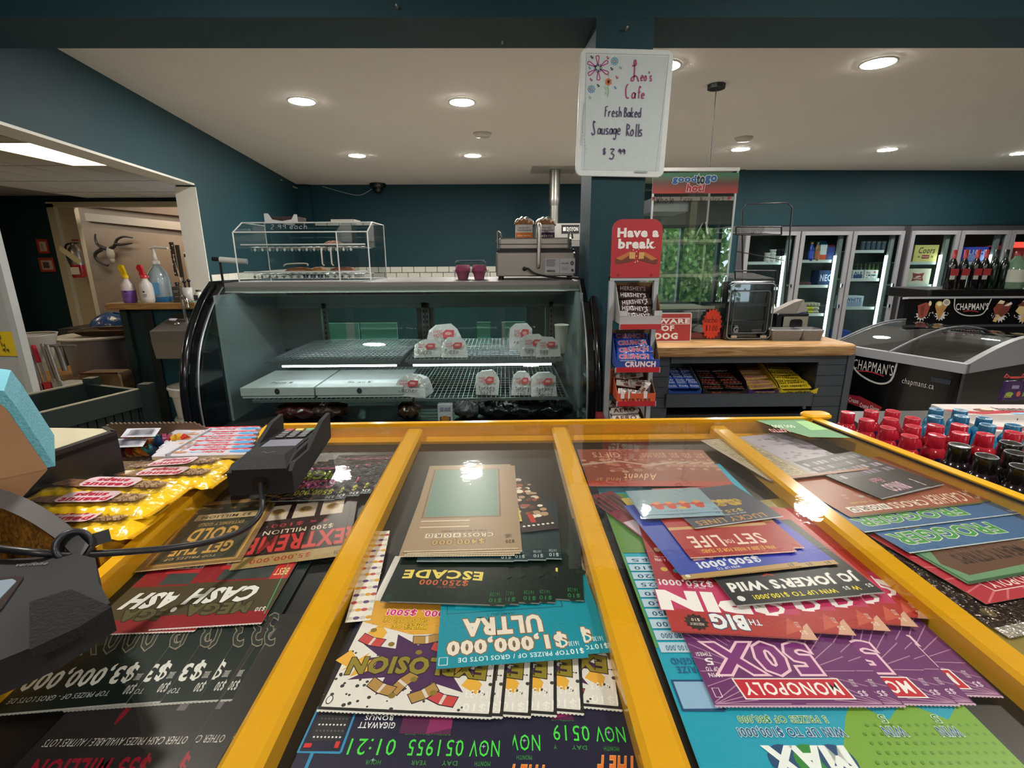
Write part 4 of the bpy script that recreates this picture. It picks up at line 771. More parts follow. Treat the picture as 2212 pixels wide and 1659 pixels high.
# dark produce bags at the bottom
for k, (px, wd) in enumerate(((640, .24), (700, .2), (1010, .13), (1075, .2), (1135, .24), (1195, .2), (880, .1))):
    p = U(px, 905, y=2.27); q = random.Random(k)
    t = thing('food_bag', ['dark red bagged loaf at the far left of the case floor', 'dark bagged food second from the left on the case floor', 'crinkled clear bag beside the chocolate pack on the case floor', 'black plastic bag left of the largest on the case floor', 'largest crinkled black bag on the case floor', 'dark bag at the right end of the case floor', 'small clear bag with brown food left of the chocolate pack'][k], 'bag', (p.x, 2.32, .742))
    col = ['5a2428', '4a2c28', '5a5458', '141518', '1a1b20', '141518', '5a3c28'][k]
    def f(b):
        def g(u, v):
            a = 2*math.pi*u; e = math.pi*(v-.5); r = 1+.16*math.sin(7*a+k)*math.cos(5*e)+.1*math.sin(13*a+2*k)
            return (wd/2*r*math.cos(a)*math.cos(e), .07*r*math.sin(a)*math.cos(e), .04+.042*r*math.sin(e)+.01*math.sin(9*a)*max(0, math.sin(e)))
        b.grid(g, 28, 12, col)
    ob(f, 'contents', 'wrap', t)
    ob(lambda b: [b.add([(x_, -.02, .06), (x_+.03, 0, .075), (x_+.02+q.uniform(0, .03), .0, .105+q.uniform(0, .02)), (x_-.01, -.01, .1)], [(0, 1, 2, 3)], 'b8bcc8') for x_ in [q.uniform(-wd*.45, wd*.35) for _ in range(7)]], 'bag_folds', 'film', t)
t = thing('snack_pack', 'white and brown chocolate snack pack standing at the case floor front', 'snack', (U(962, 905, y=2.2).x, 2.2, .742))
ob(lambda b: b.rbox(-.035, .035, 0, .03, 0, .1, 'c8c0c8', .004, .002), 'pack', 'wrap', t)
ob(lambda b: b.at((-.035, -.001, 0), rx=R_(90)).rect(.01, .0, .06, .04, '5a3020').ell(.035, .03, .02, .015, 'b87830').text('JOE LOUIS', .01, .06, .06, .085, '4a4a8a'), 'print', 'paper', t)
# ---------------------------------------------------------------- on top of the deli case
def zpx(py, y): return U(1106, py, y=y).z
t = thing('acrylic_pastry_case', 'clear acrylic pastry case with two wavy trays on the deli top', 'display case', (U(516, 600, y=2.5).x, 2.5, DT))
aw, ah, ad = .645, .285, .34
# slanted front case: back taller than front
sp = [(0, 0), (ad, 0), (ad, ah), (.10, ah), (0, ah-.05)]
for x in (0, aw-.15, aw): ob(lambda b: b.prism(sp, x-.002, x+.002, 'ffffff', 'x'), 'side_pane', 'acrylic', t)
ob(lambda b: b.box(0, aw-.15, 0, .003, .02, ah-.05, 'ffffff'), 'front_door', 'acrylic', t)
ob(lambda b: b.box(0, aw, .09, ad, ah, ah+.003, 'ffffff'), 'top_pane', 'acrylic', t)
ob(lambda b: b.box(0, aw, 0, ad, 0, .004, 'ffffff'), 'bottom_pane', 'acrylic', t)
ob(lambda b: b.box(0, aw, ad-.003, ad, 0, ah, 'ffffff'), 'back_pane', 'acrylic', t)
ob(lambda b: [b.tube(p, .0035, 'e4e6e4', 5) for p in ([(0, 0, 0), (0, 0, ah-.05), (0, .1, ah), (0, ad, ah), (0, ad, 0)], [(aw, 0, 0), (aw, 0, ah-.05), (aw, .1, ah), (aw, ad, ah), (aw, ad, 0)], [(0, 0, ah-.05), (aw, 0, ah-.05)], [(0, .1, ah), (aw, .1, ah)], [(0, 0, .003), (aw, 0, .003)], [(aw-.15, 0, 0), (aw-.15, 0, ah-.05)], [(0, 0, 0), (0, ad, 0)])], 'edge_strips', 'satin', t)
for z in (.035, .165):
    tr = ob(lambda b: (b.grid(lambda u, v: (.05+.55*u, .03+.24*v, z+.006*math.sin(u*90)*math.sin(v*6)), 120, 3, 'b8bcb8'), b.tube([(.02, .02, z+.012), (aw-.02, .02, z+.012)], .004, 'd8dcd8')), 'tray', 'satin', t)
    ob(lambda b: [b.prism([(.06+.018*i, z-.012), (.067+.018*i, z-.002), (.074+.018*i, z-.012), (.067+.018*i, z-.02)], .022, .026, 'c8ccc8' if i % 2 else '6a706c', 'y') for i in range(28)], 'tray_pattern', 'satin', tr, kind='stuff')
    ob(lambda b: b.box(.0, aw, .015, .03, z+.004, z+.009, 'ffffff'), 'tray_ledge', 'acrylic', tr)
for x in (.42, .465): ob(lambda b: b.tube([(x, -.004, .16), (x, -.012, .15), (x, -.012, .085), (x+.004, -.004, .078)], .004, 'd8ccc0'), 'door_handle', 'satin', t)
for x in (.16, .5, .615): ob(lambda b: b.box(x, x+.022, .0, .006, ah-.10, ah-.045, 'b8b4b8'), 'hinge', 'acrylic', t)
for pts in ((.2, .46, .052), (.40, .24, .045)): pass
ob(lambda b: b.at((.18, -.002, ah-.045), rx=R_(64)).hand('2.99 each', 0, .01, .018, .016, .003, '8a8e98'), 'price_lettering', 'paper', t)
ob(lambda b: b.at((.57, -.003, .02), rx=R_(90)).text('CaOM', 0, 0, .04, .016, '3a3c40').frame if 0 else b.at((.57, -.003, .02), rx=R_(90)).text('FOODS', 0, 0, .045, .014, '3a3c40'), 'logo_lettering', 'paper', t)
for k, (x, y, z, w, lb) in enumerate(((.25, .13, .045, .075, 'long brown pastry at the left of the lower acrylic case tray'), (.34, .16, .045, .05, 'flat brown pastry in the middle of the lower tray'), (.47, .14, .045, .07, 'crumbly flat pastry at the right of the lower tray'), (.43, .14, .175, .05, 'small brown pastry on the upper acrylic case tray'))):
    ob(lambda b: b.grid(lambda u, v: (w*math.cos(2*math.pi*u)*math.cos(1.57*(v-.0)), .05*math.sin(2*math.pi*u)*math.cos(1.57*v), .022*math.sin(1.57*v)+.003*math.sin(u*40)), 24, 6, ('9a6238', 'a86c30', '8a5438', 'a86a40')[k]), 'pastry', 'food', label=lb, cat='pastry', loc=(U(516, 600, y=2.5).x+x, 2.5+y, DT+z), group='pastries in the acrylic case')
ob(lambda b: b.tube(catmull([(-.06, 0, 0), (-.04, 0, .01), (.05, 0, .012), (.06, 0, 0)]), .004, 'c8c0a8'), 'tongs', 'satin', label='pale tongs lying over the pastries in the lower tray', cat='tongs', loc=(U(516, 600, y=2.5).x+.26, 2.56, DT+.075))
t = thing('paper_tray', 'white cut out paper tray standing behind the acrylic case top', 'tray', (U(577, 476, y=2.75).x, 2.72, DT+ah+.004))
ob(lambda b: b.prism([(0, 0), (.17, 0), (.17, .045), (.155, .045), (.14, .02), (.09, .012), (.04, .02), (.02, .05), (0, .05)], 0, .004, 'd0d0d2', 'y'), 'front_flap', 'paper', t)
ob(lambda b: b.box(.0, .17, .004, .12, 0, .035, '3a2a24'), 'tray_body', 'board', t)
ob(lambda b: b.box(.35, .47, -.02, .1, 0, .018, 'c8c4b8'), 'folded_paper', 'paper', t)
# paper roll at the left
p = U(455, 550, y=2.62); t = thing('paper_roll', 'white paper roll with a black end lying at the left of the acrylic case', 'roll', (p.x+.02, 2.66, zpx(557, 2.66)))
ob(lambda b: b.tube([(0, 0, 0), (.13, .02, -.012)], .0145, 'd0d0cc', 14), 'paper', 'paper', t)
ob(lambda b: b.tube([(-.035, -.004, .003), (.001, 0, 0)], .011, '0c0c0e', 12), 'core', 'satin', t)
ob(lambda b: b.tube([(.0, -.0, -.01), (0, .0, zpx(605, 2.66)-zpx(557, 2.66))], .006, '0c0c0e', 6), 'stand', 'satin', t)
# plum moulded tray
t = thing('fruit_carton', 'plum coloured moulded fruit tray in a clear clamshell on the deli top', 'carton', (U(1018, 605, y=2.6).x, 2.6, DT))
ob(lambda b: [b.lathe([(.022, 0), (.03, .04), (.036, .055)], '8a3458', 12) if 0 else b.at((x, y, 0)).lathe([(.022, .002), (.028, .03), (.038, .045), (.03, .075), (.01, .06)], '8a3458', 10) for x in (-.042, .042) for y in (-.03, .05)], 'moulded_tray', 'board', t)
ob(lambda b: (b.rbox(-.083, .083, -.07, .09, .0, .045, 'ffffff', .02, .006), b.rbox(-.09, .09, -.075, .095, .043, .048, 'ffffff', .02, .001), b.rbox(-.078, .078, -.065, .085, .049, .098, 'ffffff', .025, .01)), 'clamshell', 'film', t)
# panini press
t = thing('panini_press', 'stainless steel panini press seen from behind on the deli top', 'press', (U(1072, 602, y=2.55).x, 2.55, DT))
W = U(1242, 602, y=2.55).x-U(1072, 602, y=2.55).x
ob(lambda b: b.rbox(0, W, 0, .3, .018, .135, 'aaa6a2', .01, .004), 'base_housing', 'metal', t)
ob(lambda b: b.rbox(.005, W-.005, .005, .3, .133, .15, '18181a', .01, .002), 'grill_plate', 'satin', t)
ob(lambda b: (b.rbox(.015, W-.02, .0, .3, .150, .205, 'b0aca8', .012, .006), b.box(.015, W-.02, -.002, 0, .172, .176, '4a4846')), 'lid_housing', 'metal', t)
for x in (.02, W-.025):
    ob(lambda b: (b.tube(catmull([(x-.012, 0, .155), (x-.012, -.006, .225), (x, -.006, .232), (x+.008, 0, .2)], 4), .0045, 'c8c8c8'), b.ball((x-.014, 0, .19), .006, 'c8c8c8', 8, 6)), 'spring_arm', 'chrome', t)
ob(lambda b: b.tube(catmull([(.213, .0, .262), (.215, -.022, .25), (.212, -.03, .08), (.212, -.02, .07)], 4), .0095, 'd8d4d0', 12), 'handle', 'steel', t)
for x in (.01, W-.04): ob(lambda b: b.lathe([(.014, 0), (.014, .02)], '101012', 12), 'foot', 'satin', t, loc=(x+.015, .03, 0))
lbp = ob(lambda b: b.box(W-.155, W-.002, -.002, 0, .032, .105, 'c4c4c8'), 'rating_plate', 'paper', t)
def rp(b):
    b.at((W-.155, -.0025, .032), rx=R_(90)); b.rect(.075, .0, .0765, .073, '707278')
    for j in range(6): b.rect(.008, .066-.006*j, .008+.05-.004*(j % 3), .068-.006*j, '3a3c44')
    for j in range(14): b.rect(.012+.003*j, .006, .0135+.003*j, .017, '202228')
    b.text('eurodib', .085, .045, .12, .054, '3a3c44').ell(.137, .05, .009, .01, '3a3c44').text('UL', .131, .045, .143, .055, 'd0d0d0').ell(.14, .015, .006, .006, '3a3c44')
    for j in range(4): b.rect(.085, .03-.004*j, .12, .031-.004*j, '60646c')
ob(rp, 'print', 'paper', lbp)
ob(lambda b: b.tube(catmull([(.145, -.005, .055), (.16, -.03, .055), (.2, -.035, .03), (.3, -.03, .012), (W+.05, -.03, .008)], 6), .0055, '0e0e10'), 'power_cord', 'satin', t)
ob(lambda b: b.lathe([(.011, 0), (.011, .006), (.001, .006)], '101012', 10), 'cord_grommet', 'satin', t).matrix_local = Matrix.Translation((.143, 0, .055)) @ Matrix.Rotation(R_(90), 4, 'X')
for k, (px0, px1, cb, cb2, lb) in enumerate(((1114, 1151, 'c86a1e', 'c87a3a', 'left crumpet pack with an orange band on the panini press'), (1160, 1198, '3c1c48', '4a2858', 'right crumpet pack with a purple band on the panini press'))):
    x0, x1 = U(px0, 520, y=2.6).x, U(px1, 520, y=2.6).x; w_ = x1-x0
    t = thing('bread_pack', lb, 'packet', (x0, 2.6, DT+.205), group='bread packs on the press')
    ob(lambda b: b.rbox(0, w_, 0, .08, 0, .066, 'd0ccc8', .004, .002), 'card_sleeve', 'board', t)
    ob(lambda b: b.grid(lambda u, v: (-.008+(w_+.016)*u, .08*v, .066+.03*math.sin(math.pi*u)**.5*math.sin(math.pi*v)**.4+.004*math.sin(u*30)), 16, 8, 'a06a38'), 'bread', 'food', t)
    ob(lambda b: b.grid(lambda u, v: (-.010+(w_+.02)*u, -.003+.086*v, .066+.036*math.sin(math.pi*u)**.4*math.sin(math.pi*v)**.3+.008*math.sin(u*26+v*9)*math.sin(math.pi*u)), 20, 10, 'ffffff'), 'film_wrap', 'film', t)
    ob(lambda b: b.at((0, -.001, 0), rx=R_(90)).rect(0, .0, w_, .027, cb).text(('plain nature', 'raisin')[k], .01, .006, w_-.012, .017, 'ecd8c0').text('BUTTER TARTS', .018, .046, w_-.018, .053, '38343a').text('TARTELETTES AU BEURRE', .008, .034, w_-.008, .041, '38343a'), 'print', 'paper', t)
# ---- oven, duct behind
oy = 7.0
x0, x1 = U(1160, 500, y=oy).x, U(1262, 500, y=oy).x
t = thing('bakery_oven', 'stainless bakery oven with a black name plate behind the deli case', 'oven', (x0, oy, 0))
zt2 = zpx(483, oy); w_ = x1-x0
ob(lambda b: (b.box(0, w_+.1, 0, .9, zt2-.22, zt2, 'b0aca8'), b.box(-.1, w_+.2, .04, .9, .1, zt2-.5, '2a2c2e')), 'housing', 'metal', t)
ob(lambda b: (b.box(.0, w_+.1, -.01, .05, zt2-.30, zt2-.225, '8a8682'), b.box(.1, w_+.1, -.02, .05, zt2-.9, zt2-.31, '1a1c20')), 'door_frame', 'steel', t)
nx_ = U(1213, 495, y=oy).x-x0; nw_ = U(1251, 495, y=oy).x-x0-nx_
ob(lambda b: b.box(nx_, nx_+nw_, -.012, 0, zt2-.13, zt2-.02, '0c0c0e'), 'name_plate', 'satin', t)
ob(lambda b: b.at((nx_, -.014, zt2-.10), rx=R_(90)).text('DOYON', nw_*.3, 0, nw_*.93, .05, 'c8c8c0', bold=.03).rect(nw_*.08, 0, nw_*.24, .05, 'c8c8c0'), 'lettering', 'paper', t)
dx0, dx1 = U(1187, 420, y=oy+.3).x, U(1209, 420, y=oy+.3).x; r_ = (dx1-dx0)/2
t = thing('vent_duct', 'round galvanised vent pipe rising from the oven to the ceiling', 'pipe', ((dx0+dx1)/2, oy+.3, 0))
ob(lambda b: b.lathe([(r_*.93, zt2), (r_*.93, 2.25)], '8c8c86', 20), 'pipe', 'metal', t)
ob(lambda b: b.lathe([(r_, 2.2), (r_*1.1, 2.26), (r_*1.1, 2.3), (r_*1.04, 2.32), (r_*1.04, 2.66)], '94948e', 20), 'pipe', 'metal', t)
ob(lambda b: b.box(-.33, .3, -.3, .3, H-.006, H-.001, 'bcb8ae'), 'ceiling_plate', 'satin', t)
ob(lambda b: [b.ball((x, y, H-.008), .007, 'd8d8d0', 5, 4) for x in (-.31, -.16, 0, .15, .28) for y in (-.28, 0, .28)], 'screws', 'chrome', t, kind='stuff')
# ================================================================ left: half wall, sink, kitchen things
HY = 4.55
hx = U(265, 668, y=HY).x; jx = WP(4.77).x
ob(lambda b: (b.box(hx, jx-.17, HY, HY+.14, 0, 1.07, '102c30'), b.box(hx+.28, jx+.4, HY-.02, HY+.14, 0, 1.07, '0f3c48'), b.box(hx-.01, hx+.05, HY-.03, HY+.15, 0, 1.07, '1a2a2a'), b.box(hx+.2, hx+.28, HY-.035, HY+.15, 0, 1.07, '121a1c')), 'wall_half', 'wallpaint', kind='structure')
ob(lambda b: b.rbox(hx-.09, jx+.02, HY-.08, HY+.26, 1.07, 1.125, 'ffffff', .01, .004), 'wooden_ledge', 'wood_old', label='worn wooden ledge on top of the dark teal half wall', cat='ledge')
LZ = 1.125
def xat(px, y=HY+.05): return U(px, 640, y=y).x
def spray(px, y, liq, trig, body_, lb, lv):
    t = thing('spray_bottle', lb, 'bottle', (xat(px, y), y, LZ), group='spray bottles on the wooden ledge')
    pr = [(.045, 0), (.052, .01), (.054, .12), (.048, .15), (.022, .185), (.020, .2)]
    ob(lambda b: b.lathe([(.045, 0), (.052, .01), (.054, lv)], liq, 18), 'liquid', 'satin', t)
    ob(lambda b: b.lathe([(.0545, lv), (.054, .12), (.05, .16), (.024, .20), (.022, .22)], body_, 18), 'bottle_body', 'satin', t)
    ob(lambda b: b.lathe([(.028, .215), (.028, .235), (.018, .25), (.001, .25)], trig, 12), 'collar', 'gloss', t)
    ob(lambda b: (b.prism([(-.035, .24), (.01, .24), (.0, .29), (-.01, .33), (-.03, .335), (-.048, .31), (-.045, .29), (-.03, .27)], -.012, .012, trig, 'y')), 'trigger_head', 'gloss', t)
    ob(lambda b: b.at((.0, -.056, .08), rx=R_(90)).ell(.01, .02, .01, .008, '2a2040').rect(-.0, -.01, .035, -.004, '4a3a70').rect(0, -.025, .03, -.02, '4a3a70'), 'print', 'paper', t)
spray(280, HY+.0, '8058b0', 'e0b818', 'd0c4c4', 'spray bottle half full of purple liquid with a yellow trigger', .11)
spray(319, HY-.01, 'c8c4bc', 'c42c30', 'cfcac4', 'frosted spray bottle with a red and white trigger', .03)
t = thing('pump_jug', 'large clear jug of blue cleaner with a long white pump', 'bottle', (xat(349, HY+.12), HY+.12, LZ))
ob(lambda b: b.lathe([(.085, 0), (.09, .02), (.09, .045)], '2a6ca0', 20), 'liquid', 'gloss', t)
ob(lambda b: b.lathe([(.091, .045), (.092, .2), (.075, .26), (.03, .32), (.026, .34)], '8f9ea4', 20), 'jug_body', 'gloss', t)
ob(lambda b: b.prism(rrect(.1, .11, .005, 2, .01, .12), -.0965, -.0935, '5f9cc8', 'y'), 'label_plate', 'paper', t)
ob(lambda b: (b.lathe([(.034, .335), (.034, .36), (.02, .37), (.012, .46), (.018, .47)], 'd4d0c8', 14), b.tube([(-.03, 0, .475), (.02, 0, .485), (.13, 0, .475)], .011, 'd4d0c8', 8)), 'pump', 'satin', t)
for px, yy, nm, lb, rr, hh, c1, cc, mt in ((362, HY+.2, 'clear_bottle', 'round clear bottle behind the dark carton on the ledge', .045, .24, '98a4a4', 'd8d8d8', 'gloss'), (387, HY+.2, 'dark_bottle', 'brown bottle with a black cap behind the carton', .03, .17, '3a2c24', '141414', 'gloss'), (430, HY+.0, 'supplement_bottle', 'white bottle with a black cap and dark label by the jamb', .036, .11, 'c8c6c0', '1c1c1c', 'satin')):
    t = thing(nm, lb, 'bottle', (xat(px, yy), yy, LZ))
    ob(lambda b: b.lathe([(rr*.9, 0), (rr, .01), (rr, hh*.65), (rr*.45, hh*.85), (rr*.45, hh*.9)], c1, 16), 'bottle_body', mt, t)
    ob(lambda b: b.lathe([(rr*.6, hh*.88), (rr*.6, hh), (.001, hh)], cc, 14), 'cap', 'satin', t)
    ob(lambda b: b.prism([(-rr*.7, .02), (rr*.3, .02), (rr*.3, hh*.6), (-rr*.7, hh*.6)], -rr-.004, -rr+.006, '28303a', 'y'), 'label_plate', 'paper', t)
t = thing('carton', 'dark grey carton standing on the ledge between the bottles', 'box', (xat(382, HY-.02), HY-.02, LZ))
ob(lambda b: b.rbox(-.035, .035, 0, .05, 0, .14, '44423f', .003, .002), 'carton_body', 'board', t)
ob(lambda b: b.at((-.035, -.001, 0), rx=R_(90)).rect(.012, .10, .055, .106, '9a9894').rect(.012, .09, .05, .094, '9a9894').rect(.02, .05, .05, .055, '9a9894'), 'print', 'paper', t)
t = thing('utensil_cup', 'white plastic tub holding black handled tools on the ledge', 'cup', (xat(405, HY+.05), HY+.05, LZ))
ob(lambda b: b.lathe([(.04, 0), (.048, .13), (.046, .13), (.038, .01)], 'a8a8a4', 16, cap=False), 'tub', 'satin', t)
for k, (dx, hh, c) in enumerate(((-.02, .42, 'b8a894'), (.005, .4, '2a2826'), (.02, .19, '101010'), (-.005, .18, '18181a'))):
    ob(lambda b: (b.tube([(dx, 0, .02), (dx*1.8-(.03 if hh > .3 else 0), .0, hh)], .006, c), (b.box(dx*1.8-.045, dx*1.8-.01, -.004, .004, hh*.55, hh*1.25, '3a2e24') if hh > .3 else b.ball((dx*1.6, 0, hh), .016, c, 8, 6)), [b.ball((dx*1.8-.03+.014*math.cos(i*2), -.006, hh*.56+i*.02), .006, 'b8aa9c' if i % 2 else '1c1814', 6, 4) for i in range(16)] if k == 0 else None), 'tool', 'satin', t)
ob(lambda b: (b.grid(lambda u, v: (.1*u, .04*v, .012*math.sin(math.pi*u)+.004*math.sin(u*20+v*9)), 14, 4, '8fb0b4')), 'cloth', 'fabric', label='crumpled pale cloth on the ledge beside the white bottle', cat='cloth', loc=(xat(397, HY-.05), HY-.06, LZ+.002))
# wall sink
sx = U(365, 700, y=HY-.06).x
t = thing('hand_sink', 'small stainless wall mounted hand sink with a gooseneck tap', 'sink', (sx, HY-.02, 0))
zs = U(400, 685, y=HY-.02).z; zf = U(380, 740, y=HY-.3).z
ob(lambda b: b.prism([(0, zs), (-.02, zs), (-.30, zf+.10), (-.30, zf), (-.28, zf-.14), (0, zf-.14)], 0, .45, '8a8784', 'x'), 'basin', 'steel', t)
ob(lambda b: b.box(.05, .4, -.035, -.03, zs-.0, zs+.03, '4a4844'), 'splash_edge', 'steel', t)
ob(lambda b: b.tube(catmull([(.2, -.1, zs-.04), (.2, -.11, zs+.12), (.22, -.14, zs+.19), (.27, -.17, zs+.18), (.29, -.19, zs+.1)], 5), .013, 'b8b8b8', 8), 'gooseneck_tap', 'chrome', t)
for x in (.14, .28): ob(lambda b: (b.ball((x, -.14, zs-.05), .03, 'c0c0c0', 10, 8), b.tube([(x, -.14, zs-.06), (.21, -.1, zs-.1)], .012, 'b0b0b0')), 'tap_knob', 'chrome', t)
ob(lambda b: b.lathe([(.05, zf-.24), (.09, zf-.15)], '3a3a38', 12), 'drain', 'metal', t, loc=(.25, -.15, 0))
ob(lambda b: b.add([(.02, -.045, zs-.005), (.09, -.05, zs-.005), (.10, -.1, zs-.025), (.035, -.095, zs-.025)], [(0, 3, 2, 1)], 'c8c8d0'), 'label_plate', 'paper', t)
p = U(418, 905, y=4.35); t = thing('white_bucket', 'white plastic bucket with a lid standing below the hand sink', 'bucket', (p.x+.02, 4.35, 0))
zb0 = U(418, 900, y=4.3).z; zb1 = U(418, 838, y=4.3).z
ob(lambda b: b.lathe([(.13, zb0), (.15, zb1-.05)], 'b4b4b0', 24), 'pail', 'satin', t)
ob(lambda b: b.lathe([(.165, zb1-.06), (.168, zb1-.01), (.178, zb1), (.175, zb1+.02), (.14, zb1+.005), (.001, zb1+.005)], 'bcbcb8', 24), 'lid', 'satin', t)
ob(lambda b: b.lathe([(.15, 0), (.16, zb0-.02), (.15, zb0)], '9c9c98', 24), 'lower_pail', 'satin', t)
# counter with pots behind the half wall
KZ = U(180, 868, y=4.0).z
ob(lambda b: b.rbox(-4.9, hx-.02, 3.75, 5.7, KZ-.04, KZ, 'b09c78', .01, .004), 'work_counter', 'wood_old', label='low side-room work counter carrying pots and utensils', cat='counter')
t = thing('stock_pot', 'large dull aluminium pot with a wide rim beside the half wall', 'pot', (U(226, 780, y=5.15).x, 5.15, KZ))
zr = U(200, 730, y=4.95).z-KZ
ob(lambda b: b.lathe([(.27, 0), (.30, zr-.02)], '8c8c98', 32), 'pot_body', 'steel', t)
ob(lambda b: b.lathe([(.33, zr-.02), (.37, zr-.005), (.37, zr+.005), (.3, zr+.012), (.29, zr)], 'c8c4bc', 32), 'rim', 'satin', t)
t = thing('loaf_pan', 'burnt brown crusted loaf pan in front of the pot', 'pan', (U(238, 840, y=4.42).x-.01, 4.42, KZ))
ob(lambda b: b.prism(rrect(.38, .17, .04, 3, 0, .085), -.08, .08, '8a7458', 'y', ch=.01), 'pan_body', 'grime', t)
ob(lambda b: b.tube([(-.16, -.085, .165), (.17, -.085, .168)], .008, '5a2c20'), 'rim', 'grime', t)
t = thing('baking_tray', 'dark baked-on tray lying across the top of the pot', 'tray', (U(236, 708, y=5.1).x, 5.1, KZ+zr+.012))
ob(lambda b: b.add([(-.3, -.14, .05), (.25, -.14, .06), (.25, .2, .06), (-.3, .2, .05), (-.2, -.1, 0), (.22, -.1, 0), (.22, .16, 0), (-.2, .16, 0)], [(0, 4, 5, 1), (1, 5, 6, 2), (2, 6, 7, 3), (3, 7, 4, 0), (4, 7, 6, 5)], '4a3424'), 'tray_pan', 'grime', t)
ob(lambda b: b.tube([(-.3, -.14, .05), (.25, -.14, .06), (.25, .2, .06), (-.3, .2, .05)], .007, '7a6858', closed=True), 'rim', 'grime', t)
ob(lambda b: b.grid(lambda u, v: (.26*math.cos(6.28*u)*math.cos(1.5*v), .2*math.sin(6.28*u)*math.cos(1.5*v), .17*math.sin(1.5*v)+.01*math.sin(18*u)), 24, 8, '16407c'), 'blue_bag', 'wrap', label='blue plastic bundle behind the baking tray', cat='bag', loc=(U(243, 690, y=6.2).x, 6.2, U(240, 705, y=6.2).z))
ob(lambda b: b.box(-.5, .5, -.3, .3, 0, U(240, 705, y=6.2).z, '2c2c2e'), 'storage_cabinet', 'satin', label='dark cabinet behind the work counter under the blue bundle', cat='cabinet', loc=(U(240, 690, y=6.2).x, 6.3, 0))
t = thing('kitchen_scale', 'grey kitchen scale with a blue lit display beside the pot', 'scale', (U(130, 845, y=4.05).x, 4.05, KZ))
ob(lambda b: (b.rbox(-.1, .12, 0, .2, 0, .10, '8a8680', .02, .01), b.rbox(-.09, .14, .0, .2, .11, .13, 'b0aca4', .02, .004)), 'scale_body', 'satin', t)
ob(lambda b: b.box(-.02, .09, -.004, 0, .03, .07, '10143a'), 'display', 'gloss', t)
ob(lambda b: b.at((.02, -.005, .04), rx=R_(90)).text('1043', 0, 0, .05, .02, '6a8aff'), 'digits', 'led', t)
t = thing('mixing_bowl', 'grey tapered bowl hanging at the far left above the utensils', 'bowl', (U(55, 745, y=3.9).x, 3.95, U(60, 770, y=3.9).z))
ob(lambda b: b.lathe([(.11, -.05), (.17, .16), (.175, .17), (.16, .165)], 'a8a49c', 24, cap=False), 'bowl_body', 'satin', t)
ut = [(88, 740, 840, 'a02434', 'red handled spatula hanging left of the rack', 1), (104, 745, 838, 'b8283c', 'silicone spatula with a bright red blade in the rack', 1), (96, 760, 850, '3a2c24', 'dark wooden spoon hanging between the spatulas', 0), (120, 742, 830, 'a8a8a8', 'slotted steel tongs hanging at the right of the rack', 0), (132, 745, 835, '909498', 'tall clear plastic tube utensil by the wall', 0)]
for px, y0, y1, c, lb, k in ut:
    p = U(px, y1, y=3.85); z1 = U(px, y0, y=3.85).z-p.z
    t = thing('spatula' if k else 'utensil', lb, 'utensil', (p.x, 3.85, p.z))
    ob(lambda b: b.tube([(0, 0, .02), (-.03, .0, z1)], .012 if not k else .008, 'a8a4a0' if not k else 'b0aca8'), 'handle', 'steel', t)
    ob(lambda b: b.prism(rrect(.07 if k else .04, .10, .02, 3, 0, .0), -.008, .008, c, 'y'), 'blade', 'satin', t)
    if k: ob(lambda b: b.tube([(-.02, 0, z1*.6), (-.035, 0, z1)], .016, c), 'grip', 'satin', t)
ob(lambda b: (b.tube([(-.3, 0, 0), (.25, 0, 0)], .012, '7a7874'), b.tube([(.1, 0, 0), (.12, 0, -.2)], .02, '8a8884')), 'utensil_rail', 'steel', label='steel rail that the spatulas hang from', cat='rail', loc=(U(90, 748, y=3.88).x, 3.9, U(90, 748, y=3.88).z))
# dark slatted bin
bx0 = U(70, 870, y=3.1); t = thing('slatted_bin', 'dark green wooden bin with beaded sides in front of the work counter', 'bin', (0, 0, 0))
BZ = .98
A_, B_, C_, D_ = U(62, 862, z=BZ), U(318, 832, z=BZ), U(180, 836, z=BZ), U(80, 858, z=BZ)
A_ = U(66, 898, z=BZ); B_ = U(305, 840, z=BZ)
dirv = (B_-A_); n_ = Vector((-dirv.y, dirv.x, 0)).normalized()*.32
def wallp(b, p, q, z0, z1, th, col):
    d = (q-p).normalized(); nn = Vector((-d.y, d.x, 0))*th; b.prism([(p.x, p.y), (q.x, q.y), (q.x+nn.x, q.y+nn.y), (p.x+nn.x, p.y+nn.y)], z0, z1, col)
for nm, p, q in (('front_panel', A_, B_), ('side_panel', B_, B_+n_), ('back_panel', A_+n_, B_+n_), ('side_panel', A_, A_+n_)): ob(lambda b: wallp(b, p, q, BZ-.5, BZ, .02, '1a2422'), nm, 'satin', t)
ob(lambda b: (wallp(b, A_-n_*.06, B_-n_*.06, BZ-.07, BZ+.004, .025, '242e2b')), 'front_rail', 'satin', t)
ob(lambda b: wallp(b, A_-n_*.06, B_-n_*.06, BZ-.5, BZ-.32, .025, '242e2b'), 'front_rail', 'satin', t)
for p_, q_ in ((A_-n_*.06, B_-n_*.06), (A_+n_, B_+n_)): ob(lambda b: wallp(b, p_, q_, BZ+.0045, BZ+.007, .02, '8a8470'), 'rim_edge', 'satin', t)
for i in range(12): p = A_.lerp(B_, i/12); q = A_.lerp(B_, (i+.85)/12); ob(lambda b: wallp(b, p-n_*.03, q-n_*.03, BZ-.34, BZ-.06, .008, '161f1d'), 'slat', 'satin', t)
for p in (B_-n_*.05, B_+n_): ob(lambda b: b.box(p.x-.01, p.x+.035, p.y-.02, p.y+.02, 0, BZ+.025, '1e2826'), 'corner_post', 'satin', t)
ob(lambda b: wallp(b, A_+n_*.05, B_+n_*.05, BZ-.16, BZ-.15, .28, '101615'), 'liner', 'satin', t)
cc = A_.lerp(B_, .42)+n_*.5
